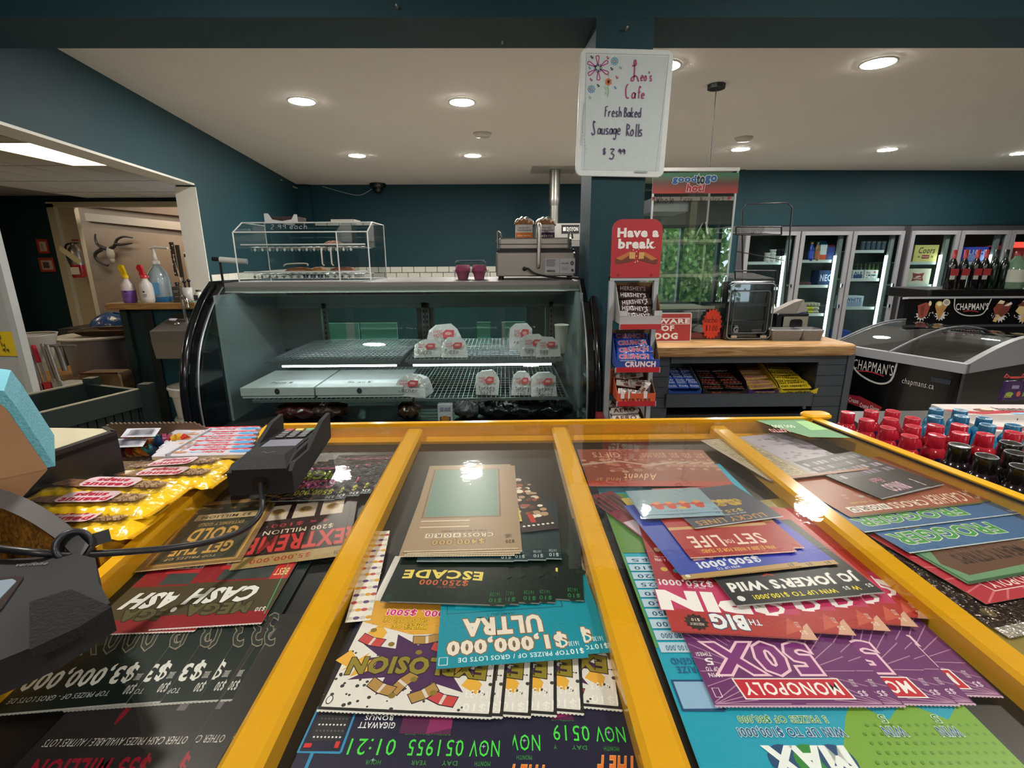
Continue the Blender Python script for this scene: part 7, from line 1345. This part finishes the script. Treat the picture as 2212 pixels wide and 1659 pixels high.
# white and red chocolate boxes behind the bottles
SZ = .86
ob(lambda b: b.prism([(.975, .30), (2.3, .30), (2.3, 1.98), (1.42, 1.98), (1.34, 1.60), (.975, 1.60)], SZ-.03, SZ, '1c1a18'), 'side_counter', 'satin', label='dark side counter beside the lottery case holding the bottles', cat='counter')
ob(lambda b: b.box(1.0, 2.2, .35, 1.56, 0, SZ-.03, '242424'), 'side_cabinet', 'satin', label='dark cabinet under the side counter', cat='cabinet')
for k, (px0, px1, pyb, pyt, yy) in enumerate(((2022, 2330, 925, 872, 1.80), (2090, 2360, 960, 905, 1.68))):
    a, c = U(px0, pyt, y=yy), U(px1, pyt, y=yy); w_ = c.x-a.x; h_ = a.z-SZ
    t = thing('chocolate_box', ['white and red chocolate bar box at the back', 'white and red chocolate bar box in front of the other'][k], 'box', (a.x, yy-.1, SZ), R_(-3), 'white and red chocolate boxes')
    ob(lambda b: b.rbox(0, w_, 0, .13, 0, h_-.01, 'c8c0bc', .003, .002), 'carton', 'board', t)
    def g(b):
        b.T = Matrix.Translation((0, 0, h_-.0095)); b.dz = .0001
        b.poly([(0, .02), (.09, 0), (.2, .015), (.33, 0), (.33, .03), (.2, .05), (.1, .03), (0, .06)], 'a82430').ell(.13, .05, .035, .02, '7a4a30').ell(.15, .06, .02, .012, 'd8c8a8').text('bueno', .19, .04, .29, .09, '4a3030', bold=.02).text('2', .03, .03, .05, .06, 'b83040').poly([(.2, .0), (.24, .0), (.26, .02), (.2, .02)], '8ab8d8')
    ob(g, 'print', 'paper', t)
    ob(lambda b: b.at((0, -.0005, 0), rx=R_(90)).rect(.02, h_*.2, .2, h_*.6, 'b02c38').text('bueno', .21, h_*.3, .3, h_*.7, '4a3030'), 'print', 'paper', t)
# bottles beside the case
bt = None
def shot(px, py, kind, lb):
    global bt
    z = {'red': 1.02, 'blue': 1.0, 'black': 1.045}[kind]; p = U(px, py, z=z); capc, bodyc, sl, ring = {'red': ('b01c30', 'a41c2c', '1c2c58', 'd06070'), 'blue': ('245e80', '2a7aa0', '3a90b8', 'a8c8d8'), 'black': ('17130f', '1a1018', '2a1430', '8a9098')}[kind]
    hh = z-SZ; k = 1.12 if kind == 'black' else 1
    t = thing('squat_bottle', lb, 'bottle', (p.x, p.y, SZ), rnd.uniform(0, .6), {'red': 'red capped squat bottles', 'blue': 'blue capped squat bottles', 'black': 'black capped squat bottles'}[kind])
    cr = .0205*k
    key = kind
    if key in SHOT:
        for ch in KIDS(SHOT[key]): dup(ch, parent=t)
        return
    SHOT[key] = t
    ob(lambda b: b.lathe([(cr*1.25, .0), (cr*1.4, .005), (cr*1.45, hh*.58), (cr*1.42, hh*.66), (cr*1.25, hh*.74), (cr*1.0, hh*.79), (cr*.92, hh*.80)], bodyc, 18), 'bottle_body', 'gloss', t)
    ob(lambda b: b.prism([(cr*1.47*math.cos(a), cr*1.47*math.sin(a)) for a in [R_(-150+12*i) for i in range(11)]], hh*.2, hh*.64, sl), 'label_sleeve', 'gloss', t)
    ob(lambda b: (b.lathe([(cr*.98, hh*.79), (cr, hh*.80), (cr*.97, hh*.985), (cr*.9, hh)], capc, 20, cap=False), b.lathe([(cr*.9, hh), (.001, hh-.001)], capc, 20, cap=False)), 'cap', 'gloss', t)
    ob(lambda b: b.tube([(cr*.9*math.cos(a*.314), cr*.9*math.sin(a*.314), hh) for a in range(20)], .0013, ring, 5, True), 'cap_rim', 'gloss', t)
SHOT = {}
NTH = ['front row first', 'front row second', 'front row third']
reds = [(1832, 891), (1883, 888), (1929, 888), (1873, 907), (1925, 905), (1972, 903), (1918, 924), (1973, 921), (2022, 919), (2073, 918), (1965, 942), (2024, 940), (2075, 936), (2129, 938), (2190, 934)]
blues = [(2023, 884), (2075, 886), (2021, 900), (2078, 899), (2127, 903), (2134, 918), (2190, 918)]
blacks = [(2073, 962), (2132, 985), (2184, 957), (2195, 978), (2208, 1008), (2245, 1000), (2262, 972)]
RN = lambda i: ['leftmost in the back row', 'second in the back row', 'third in the back row', 'leftmost in the second row', 'middle of the second row', 'rightmost of the second row', 'leftmost in the third row', 'second in the third row', 'third in the third row', 'rightmost of the third row', 'leftmost nearest the yellow rail', 'second from left nearest the rail', 'third from left in the near row', 'fourth from left in the near row', 'rightmost in the near row'][i]
for i, p in enumerate(reds): shot(p[0], p[1], 'red', 'squat bottle with a bright red cap, '+RN(i))
for i, p in enumerate(blues): shot(p[0], p[1], 'blue', 'squat bottle with a translucent blue cap, '+['back left', 'back right', 'middle left', 'middle centre', 'middle right', 'near right of centre', 'nearest the right edge'][i])
for i, p in enumerate(blacks): shot(p[0], p[1], 'black', 'dark squat bottle with a glossy black cap, '+['leftmost beside the red ones', 'second from the left', 'behind the second', 'third from the left', 'nearest at the right edge', 'cut by the right edge', 'farthest at the right edge'][i])
# ================================================================ near left: cashier's side
KT = 1.085
def lx(y): return FLc[0]+(NLc[0]-FLc[0])*(FLc[1]-y)/(FLc[1]-NLc[1])
ob(lambda b: b.prism([(-1.5, .1), (lx(.1)-.004, .1), (lx(1.2)-.004, 1.2), (-1.5, 1.2)], KT-.04, KT, '2c2a28'), 'cashier_counter', 'satin', label='dark counter left of the lottery case under the sweets and machines', cat='counter')
ob(lambda b: b.box(-1.45, -.62, .15, 1.15, 0, KT-.04, '1e1e20'), 'cashier_cabinet', 'satin', label='dark cabinet under the left counter', cat='cabinet')
# peanut packs in a yellow tray
PT = thing('snack_tray', 'yellow cardboard tray holding the peanut bar packs', 'tray', (0, 0, 0))
ra, rb_ = U(502, 984, z=1.135), U(205, 1182, z=1.135)
dr_ = (rb_-ra).normalized(); 
for off, z1, c in ((0, 1.135, 'd8a41c'), (-.018, 1.142, 'c8921a')):
    n = Vector((dr_.y, -dr_.x, 0)); n = n if n.x < 0 else -n
    p, q = ra+n*(-off), rb_+n*(-off)
    ob(lambda b: wallp(b, Vector((p.x, p.y, 0)), Vector((q.x, q.y, 0)), KT, z1, .002, c), 'side_wall', 'board', PT)
ob(lambda b: b.prism([(ra.x, ra.y), (rb_.x, rb_.y), (rb_.x-.24, rb_.y), (ra.x-.22, ra.y)], KT, KT+.004, 'b8861a'), 'tray_floor', 'board', PT)
ob(lambda b: [b.at((0, 0, 1.1421)).poly([(a.x, a.y), (a.x+.004, a.y), (c.x+.004, c.y), (c.x, c.y)], '7a5a14') for a, c in [(ra.lerp(rb_, i/12), ra.lerp(rb_, (i+.4)/12)) for i in range(12)]], 'perforations', 'paper', PT)
pk = None
for i, (px, py, z, rz, lb) in enumerate(((375, 1001, 1.150, 3, 'farthest yellow peanut bar pack'), (352, 1022, 1.150, 1, 'yellow peanut bar pack partly under its neighbours, second from the far end'), (238, 1046, 1.168, 6, 'yellow peanut bar pack with its left crimp raised, middle of the tray'), (190, 1078, 1.165, 4, 'yellow peanut bar pack fourth from the far end'), (150, 1120, 1.155, 5, 'nearest yellow peanut bar pack beside the grey fin'))):
    p = U(px, py, z=z)
    if pk is None:
        t = pk = thing('peanut_pack', lb, 'packet', group='yellow peanut bar packs')
        def body_(b):
            def g(u, v):
                x = (u-.5)*.20; y = (v-.5)*.072; e = max(0, 1-(abs(u-.5)*2)**8); f = max(0, 1-(abs(v-.5)*2)**4)
                return (x, y, .014*e*f+.0015*math.sin(u*60+v*11)*e)
            b.grid(g, 40, 14, 'f2c41e')
            for s in (-1, 1):
                n = 18
                for k in range(n): y0 = -.036+.072*k/n; x = s*.10; b.add([(x*.93, y0, .002), (x*.93, y0+.004, .003), (x, y0+.004, .003), (x+s*.004, y0+.002, .004), (x, y0, .002)], [(0, 1, 2, 3, 4) if s < 0 else (4, 3, 2, 1, 0)], 'd8a014')
        ob(body_, 'wrapper', 'wrap', t)
        def pr_(b):
            b.at((0, 0, .0168), rz=R_(180)); b.dz = .0001
            b.poly([(.03, -.012), (.07, -.016), (.078, .008), (.034, .016)], '946848').poly([(-.075, -.012), (-.035, -.016), (-.03, .014), (-.07, .012)], 'b89470')
            q = random.Random(4)
            for _ in range(26): x, y = q.uniform(-.078, -.035), q.uniform(-.015, .015); b.line([(x, y), (x+.006, y+.003), (x+.01, y-.003)], .0012, q.choice(['5a3c24', 'b89468', '6a4a2c']))
            b.poly(rrect(.074, .040, .012, 4), 'd8bcc0').text('peanut', -.031, .0, .031, .016, 'b02840', bold=.05).text('snaps', -.02, -.016, .022, -.003, 'b02840', bold=.05)
        ob(pr_, 'print', 'wrap', t)
        ob(lambda b: b.grid(lambda u, v: ((u-.5)*.17, (v-.5)*.06, .0175+.002*math.sin(u*48+3*v)*math.sin(v*17)), 40, 14, 'ffffff'), 'clear_window', 'film', t)
        o = t
    else: o = dup(pk, label=lb)
    o.location = p-Vector((0, 0, .016)); o.rotation_euler = (R_(-4), R_((-2, 0, 5, 2, 2)[i]), R_(rz))
# white and red chocolate fingers
p = U(470, 945, z=1.16); t = thing('chocolate_finger_box', 'torn open white carton of milk chocolate bars beyond the peanut packs', 'box', (0, 0, 0))
q4 = [U(338, 975, z=1.12), U(560, 990, z=1.12), U(612, 938, z=1.12), U(455, 928, z=1.12)]
ob(lambda b: b.prism([(v.x, v.y) for v in q4], KT, KT+.004, 'd0c8c8'), 'carton_floor', 'board', t)
def torn(b, A, Bv, n, h0, h1, seed):
    q = random.Random(seed); top = []
    for i in range(n+1): c = A.lerp(Bv, i/n); top.append((c.x, c.y, q.uniform(h0, h1)))
    b.add([(x, y, KT) for x, y, z in top]+top, [(i, i+1, n+2+i, n+1+i) for i in range(n)], 'c8bcc4'); b.add([(x, y+.003, KT) for x, y, z in top]+[(x, y+.003, z) for x, y, z in top], [(i, i+1, n+2+i, n+1+i) for i in range(n)], 'd4ccd0')
ob(lambda b: (torn(b, U(345, 975, z=1.15), U(462, 932, z=1.15), 18, 1.135, 1.16, 2), torn(b, U(385, 985, z=1.15), U(487, 930, z=1.16), 14, 1.14, 1.165, 5)), 'torn_flap', 'paper', t)
proto = None
for i in range(6):
    c0_ = U(470-10*(5-i)*.6, 988-10*i, z=1.145); lb = 'white and red milk chocolate bar in the torn carton, %s from the front' % ORDL[i]
    if proto is None:
        o = proto = thing('chocolate_bar', lb, 'chocolate bar', group='milk chocolate bars in the torn carton')
        ob(lambda b: b.rbox(-.085, .085, -.013, .013, 0, .012, 'ccc8d0', .003, .003), 'wrapper', 'gloss', o)
        def kd(b):
            b.at((0, 0, .0122), rz=R_(180)); b.dz = .00008
            b.poly([(-.084, -.012), (.03, -.012)]+[(.03-.0095*k, -.004 if k % 2 else -.009) for k in range(13)], 'c02430').poly([(-.08, -.0045), (.02, -.0045), (.0, -.003), (-.07, -.003)], '8cbcd8').text('Kinder', -.04, .0, .0, .009, 'b83034', bold=.03).ell(.04, .003, .014, .005, 'b08050').ell(-.07, .004, .02, .006, '4a90c4').text('milk', .005, .002, .022, .007, '8cbcd8')
        ob(kd, 'print', 'paper', o)
    else: o = dup(proto, label=lb)
    o.location = c0_; o.rotation_euler = (0, 0, R_(2))
# lollipop box
t = thing('lollipop_box', 'brown cardboard box with a scalloped rim full of wrapped twist lollipops', 'box', (0, 0, 0))
LB_ = U(205, 917, y=.98), U(452, 917, y=.98)
def scal(b):
    n = 26; a, c = LB_; zt = a.z
    P_ = [(a.x, KT)]+[(a.x+(c.x-a.x)*i/(2*n), (zt+.0035*(i % 2))*(1)-.02*max(0, abs(i/n-1)*3-2.2)) for i in range(2*n+1)]+[(c.x, KT)]
    b.prism(P_, a.y, a.y+.004, '66503e', 'y')
ob(scal, 'scalloped_back', 'board', t)
ob(lambda b: (b.box(LB_[0].x, LB_[1].x, .80, LB_[0].y, KT, KT+.004, '6a5038'), b.box(LB_[1].x, LB_[1].x+.004, .84, LB_[0].y, KT, LB_[0].z-.01, 'a8a8ac')), 'carton', 'board', t)
RB = ['c83a2a', 'd8b040', 'd88a30', 'b84a2c', 'c86a30', '3a7a78', '2c4c7a', '8a3a5a', 'a82c38', 'd8a83c']
for i, (px0, px1, py, z, lb) in enumerate(((268, 402, 952, 1.155, 'rainbow twist lollipop lying on top'), (262, 400, 940, 1.135, 'rainbow twist lollipop behind the top one'), (258, 330, 974, 1.14, 'teal and red twist lollipop at the front left'))):
    a, c = U(px0, py, z=z), U(px1, py-3, z=z); o = thing('lollipop', lb+' in the scalloped box', 'lollipop', a, math.atan2(c.y-a.y, c.x-a.x), 'twist lollipops'); L_ = (c-a).length
    def tw(b):
        n = 22
        for k in range(n):
            x = L_*k/n; b.tube([(x, .003*math.sin(k*1.3), .003*math.cos(k*1.3)), (x+L_/n*1.15, .003*math.sin(k*1.3+1.3), .003*math.cos(k*1.3+1.3))], .0105, RB[(k//2+i*3) % 10], 8)
    ob(tw, 'candy_twist', 'gloss', o)
    ob(lambda b: b.tube([(-.09, 0, 0), (0, 0, 0)], .003, 'd0ccc8', 6), 'stick', 'satin', o)
    ob(lambda b: b.grid(lambda u, v: (-.03+(L_+.05)*u, .018*math.cos(6.283*v)*(1+.2*math.sin(u*30)), .016*math.sin(6.283*v)*(1+.2*math.sin(u*23+2))), 24, 8, 'ffffff'), 'film_wrap', 'film', o)
    ob(lambda b: (b.at((L_*.3, -.004, .0175), rx=R_(25)).rect(-.03, -.012, .035, .012, 'b4b4bc'), [b.rect(-.02+.0024*k, -.008, -.0188+.0024*k, .008, '3a3a4a') for k in range(20)]), 'barcode_label', 'paper', o)
# black box with a cream top
Zb = 1.215
pp = [U(252, 934, z=Zb), U(232, 924, z=Zb), U(-140, 918, z=Zb), U(-120, 1062, z=Zb)]
t = thing('cash_box', 'black edged box with a cream top in front of the dark bin', 'box', (0, 0, 0))
ob(lambda b: b.prism([(v.x, v.y) for v in pp][::-1], KT, Zb-.004, '141416'), 'box_body', 'satin', t)
def ins(k, s): c = sum((v for v in pp), Vector())/4; return c+(pp[k]-c)*s
ob(lambda b: b.prism([(ins(k, .93).x, ins(k, .93).y) for k in range(4)][::-1], Zb-.004, Zb, 'b0a88c'), 'cream_top', 'board', t)
ob(lambda b: (wallp(b, Vector((pp[3].x, pp[3].y, 0)), Vector((pp[0].x, pp[0].y, 0)), Zb-.012, Zb+.003, .012, '1c1c1f'), wallp(b, Vector((pp[1].x, pp[1].y, 0)), Vector((pp[0].x, pp[0].y, 0)), Zb-.012, Zb+.003, -.006, '1c1c1f')), 'rim', 'satin', t)
# teal hood over a brown carton
yb = .60
a0, a1, a2 = U(62, 842, y=yb), U(104, 992, y=yb), U(0, 778, y=yb+.0)
xr = a1.x-.004; th = math.atan2(-xr, yb)
t = thing('teal_carton', 'brown cardboard carton in a rounded teal cover at the left edge', 'box', (xr, yb, 0), th*.93)
zt5, zb5 = a0.z+.0, a1.z-.012
tp = [(-.45, zb5), (.0, zb5), (-.022, zt5-.02), (-.03, zt5-.006), (-.045, zt5), (-.45, zt5+.004)]
to = [(-.45, zb5), (.008, zb5), (-.013, zt5-.02), (-.02, zt5+.002), (-.042, zt5+.010), (-.45, zt5+.014)]
ob(lambda b: b.prism(to, .001, .16, '6aaebe', 'y'), 'teal_cover', 'fabric', t)
ob(lambda b: b.prism(tp, -.004, .002, 'a67c58', 'y'), 'carton_face', 'board', t)
ob(lambda b: b.prism([(-.45, zb5-.03), (-.03, zb5-.03), (0, zb5), (-.45, zb5)], -.01, .05, '9a7250', 'y'), 'carton_fold', 'board', t)
ob(lambda b: b.box(-.35, -.04, .02, .1, KT, zb5-.03, '1a1a1c'), 'stand', 'satin', t)
ob(lambda b: [b.at((-.12+.006*k, .03+.01*(k % 4), zt5+.0145)).rect(0, 0, .022, .003, '4a7a86') for k in range(7)], 'smudge', 'paper', t)
# white cabinet and note at the left edge
yw = 2.35; xw = U(28, 661, y=yw).x
t = thing('white_cabinet', 'tall white metal cabinet side at the left edge with a yellow note', 'cabinet', (0, 0, 0))
ob(lambda b: (b.box(xw-.6, xw-.035, yw, yw+.03, 0, U(0, 380, y=yw).z, 'a9abaa'), b.box(xw-.03, xw, yw-.008, yw+.03, 0, U(0, 380, y=yw).z, 'b4b6b4')), 'side_panel', 'satin', t)
p = U(12, 742, y=yw-.005); nt_ = ob(lambda b: b.prism([(-.1, -.057), (.052, -.062), (.048, .055), (-.1, .062)], 0, .001, 'd8b81c', 'y'), 'yellow_note', 'paper', label='yellow handwritten note stuck on the white cabinet', cat='note', loc=p)
ob(lambda b: b.at((0, -.001, 0), rx=R_(90)).hand('Wild', -.07, .02, .016, .02, .003, '3a3010').hand('only', -.06, -.015, .014, .016, .003, '3a3010').hand('99', -.02, -.045, .014, .013, .003, '3a3010'), 'handwriting', 'paper', nt_)
# amber wicker box and grey fin
gy = U(80, 1120, z=1.2)
t = thing('wicker_basket', 'amber woven basket behind a grey curved fin at the left edge', 'basket', (0, 0, 0))
ga = [U(-60, 1052, z=1.235), U(0, 1056, z=1.232), U(70, 1083, z=1.225), U(140, 1128, z=1.215), U(192, 1178, z=1.20)]
def fin(b):
    c = catmull(ga, 4); n = len(c); vs = []
    for i, v in enumerate(c): w_ = .012*(1-i/n*.6)+.004; vs += [v+Vector((0, .0, .0)), v+Vector((-.006, -w_, -.012))]
    b.add(vs, [(2*i, 2*i+1, 2*i+3, 2*i+2) for i in range(n-1)], '6c6a6a', True); b.add([v+Vector((0, .003, -.004)) for v in vs], [(2*i+2, 2*i+3, 2*i+1, 2*i) for i in range(n-1)], '5a5858', True)
ob(fin, 'grey_fin', 'satin', t)
def wk(b):
    c = catmull(ga, 4); n = len(c); vs = []
    for v in c: vs += [v+Vector((-.004, -.012, -.014)), Vector((v.x-.02, v.y-.03, 1.12))]
    b.add(vs, [(2*i, 2*i+1, 2*i+3, 2*i+2) for i in range(n-1)], 'ffffff'); b.add([v+Vector((0, .01, 0)) for v in vs], [(2*i+2, 2*i+3, 2*i+1, 2*i) for i in range(n-1)], 'ffffff')
ob(wk, 'woven_side', 'wicker', t)
# round hollow knob
p = U(158, 1178, z=1.20); t = thing('round_mount', 'short black hollow tube mount above the card machine', 'mount', p)
d = (CAM-p).normalized(); t.rotation_euler = d.to_track_quat('Z', 'Y').to_euler()
ob(lambda b: b.lathe([(.0105, -.02), (.0165, -.018), (.018, .0), (.0165, .006), (.0115, .004), (.0105, -.012)], '1c1c22', 24, cap=False), 'tube_ring', 'satin', t)
ob(lambda b: b.lathe([(.0104, -.012), (.001, -.013)], '020203', 24, cap=False), 'tube_bore', 'matte', t)
ob(lambda b: b.box(.012, .032, -.008, .006, -.02, -.006, '141418'), 'clamp', 'satin', t)
# near-left black machine
Zm = 1.195
t = thing('card_machine', 'black point of sale machine with a small grey screen at the near left', 'machine', (0, 0, 0))
out = [U(x, y, z=Zm) for x, y in ((-160, 1218), (80, 1204), (165, 1196), (206, 1206), (212, 1256), (238, 1302), (168, 1345), (110, 1380), (45, 1408), (-60, 1450), (-260, 1500))]
ob(lambda b: b.prism([(v.x, v.y) for v in out][::-1], Zm-.03, Zm, '0b0b0d'), 'machine_body', 'matte', t)
ob(lambda b: b.prism([(v.x, v.y) for v in (U(-120, 1262, z=Zm), U(35, 1248, z=Zm), U(52, 1250, z=Zm), U(5, 1318, z=Zm), U(-120, 1400, z=Zm))][::-1], Zm, Zm+.002, '2a2a2e'), 'bezel', 'gloss', t)
ob(lambda b: b.prism([(v.x, v.y) for v in (U(-120, 1275, z=Zm), U(28, 1256, z=Zm), U(36, 1260, z=Zm), U(-4, 1302, z=Zm), U(-120, 1380, z=Zm))][::-1], Zm+.002, Zm+.003, '9ab0b8'), 'screen', 'screen', t)
o2 = [U(x, y, z=1.21) for x, y in ((60, 1290), (150, 1262), (238, 1300), (170, 1342), (60, 1392))]
ob(lambda b: b.prism([(v.x, v.y) for v in o2][::-1], Zm, 1.205, '08080a'), 'strap_flap', 'fabric', t)
p = U(30, 1224, z=Zm+.001); ob(lambda b: b.text('verifone', 0, 0, .03, .006, '6a6a6e'), 'lettering', 'paper', t, loc=p, rz=R_(5))
# payment terminal on the glass
n0, n1, f1, f0 = U(503, 1068, z=CZ), U(632, 1070, z=CZ), U(716, 950, z=CZ+.02), U(590, 950, z=CZ+.02)
ax = ((f1+f0)/2-(n1+n0)/2); ax.z = 0; ang2 = math.atan2(ax.y, ax.x)-R_(90); c = (n0+n1)/2
wd = (n1-n0).length
Lt = .215
t = thing('payment_terminal', 'black payment terminal in a winged holder lying on the glass', 'payment terminal', (c.x, c.y, CZ+.001), ang2)
print('TERM', wd, Lt, math.degrees(ang2))
h_ = wd/2
ob(lambda b: b.prism([(0, .0), (Lt, .018), (Lt, .040), (.05, .052), (.0, .045)], -h_*.86, h_*.86, '0a0a0c', 'x'), 'terminal_body', 'matte', t)
ob(lambda b: b.add([(-h_*.86, 0, .045), (h_*.86, 0, .045), (h_*.62, .03, .058), (-h_*.62, .03, .058), (-h_*.7, .075, .056), (h_*.7, .075, .056), (-h_*.86, .05, .051), (h_*.86, .05, .051)], [(0, 1, 2, 3), (3, 2, 5, 4), (0, 3, 4, 6), (1, 7, 5, 2)], '0a0a0c'), 'reader_hood', 'matte', t)
for s in (-1, 1):
    ob(lambda b: b.prism([(.0, .0), (Lt+.01, .015), (Lt+.02, .066), (Lt-.03, .066), (.09, .042), (.02, .048), (0, .04)], s*h_*.86, s*h_*1.02, '09090b', 'x', ch=.0), 'side_wing', 'matte', t)
def scr(b):
    sl = math.atan2(.040-.052, Lt-.05); b.at((0, .05, .0525), rx=sl)
    b.box(-h_*.72, h_*.72, .02, .085, -.001, .0015, '0c0c0e'); b.z = .002; b.rect(-h_*.6, .03, h_*.6, .078, '8c8a98')
ob(scr, 'screen', 'gloss', t)
def keys(b):
    sl = math.atan2(.040-.052, Lt-.05); b.at((0, .05, .0525), rx=sl)
    for r in range(4):
        for k in range(3):
            col = {0: ['a83040', 'c8b040', '3a9a5a'][k]}.get(3-r if False else r-3+3 if r == 3 else 9, '2c2c30')
            if r == 3: col = ['a83040', 'c8b040', '3a9a5a'][k]
            b.rbox(-h_*.6+.4*h_*k+.002, -h_*.6+.4*h_*(k+1)-.002, .094+.016*r, .106+.016*r, -.001, .003, col, .002, .001)
ob(keys, 'keypad', 'satin', t)
ob(lambda b: b.at((0, .04, .0585)).line([(-.012+.024*k/10, .003*math.sin(k*.9)) for k in range(11)], .001, '6a6a6e'), 'contactless_mark', 'paper', t)
ob(lambda b: b.prism(rrect(.024, .024, .008, 4, .0, .018), -.003, .002, '050506', 'y'), 'cable_port', 'satin', t)
cp = [Vector((c.x, c.y-.001, CZ+.02)), U(566, 1096, z=CZ+.016), U(545, 1130, z=CZ+.008), U(495, 1158, z=CZ+.012), U(400, 1180, z=CZ+.03), U(260, 1193, z=CZ+.05), U(150, 1198, z=CZ+.07), U(60, 1192, z=CZ+.085), U(-60, 1178, z=CZ+.09)]
ob(lambda b: b.tube(catmull(cp, 6), .0042, '16161a', 8), 'terminal_cable', 'satin', label='black cable curving from the payment terminal to the left edge', cat='cable')
# plain wording for every label
WORDS = (("COFFEE sweet", 'lilac wrapped sweet'), ("REESE sweet", 'orange wrapped sweet'), ("SKOR sweet", 'red wrapped sweet'), ('black $250,000 ESCADE', 'black $250,000'), ('black BINGO Flash lottery ticket', 'black lottery ticket with pale pink lettering'), ("black JOKER'S Wild lottery ticket with white lettering", 'black lottery ticket with big white and small yellow lettering'),
 ('black Mars carton', 'black carton'), ('in the Mars carton', 'in the black carton'), ('wrapped Mars bar', 'wrapped chocolate bar'), ('black foil COSMIC lottery', 'black foil lottery'), ('blue Bud carton', 'blue beer carton'), ('blue CRUNCH chocolate', 'blue wrapped chocolate'), ('$400,000 CROSSWORD', '$400,000'), ("dark brown HERSHEY'S chocolate", 'dark brown chocolate'),
 ('dark blue NEO box', 'dark blue box'), ('dark red MEGA CASH', 'dark red $30'), ('gold and dark GET THE GOLD', 'gold framed dark'), ('CRUNCHIE bar', 'honeycomb bar'), ('brown MEATY STRIPS panel', 'brown meat strip panel'), ('CRUNCH bars', 'chocolate bars'), ('wrapped TURTLES pieces', 'wrapped sweets'), ('wrapped TURTLES sweet', 'wrapped sweet'), ('purple MONOPOLY 50X', 'purple 50X'), ('yellow EXPLOSION lottery', 'yellow starburst lottery'),
 ('SET FOR LIFE lottery ticket', 'lottery ticket with cream lettering under the slate blue one'), ('red THE BIG SPIN lottery', 'red lottery'), ('black EXTREME lottery', 'black lottery'), ('rust red CROSSWORD lottery ticket', 'rust red lottery ticket with boxed letters'), ('blue LUCKY LINES lottery ticket', 'blue lottery ticket with tan lettering'), ('$1,000,000 ULTRA', '$1,000,000'), ('large MAX letters', 'large white letters'), ('brown AERO bar', 'brown bar'), ('of AERO bars', 'of white wrapped bars'),
 ('black ESCADE tickets', 'black tickets'), ('yellow Coors beer', 'yellow beer'), ('yellow OH HENRY bar', 'yellow wrapped bar'), ('left of SET FOR LIFE', 'left of the cream lettered red ticket'))
for o_ in bpy.data.objects:
    for k_ in ('label', 'group'):
        if k_ in o_.keys():
            v_ = o_[k_]
            for a_, c_ in WORDS: v_ = v_.replace(a_, c_)
            o_[k_] = v_
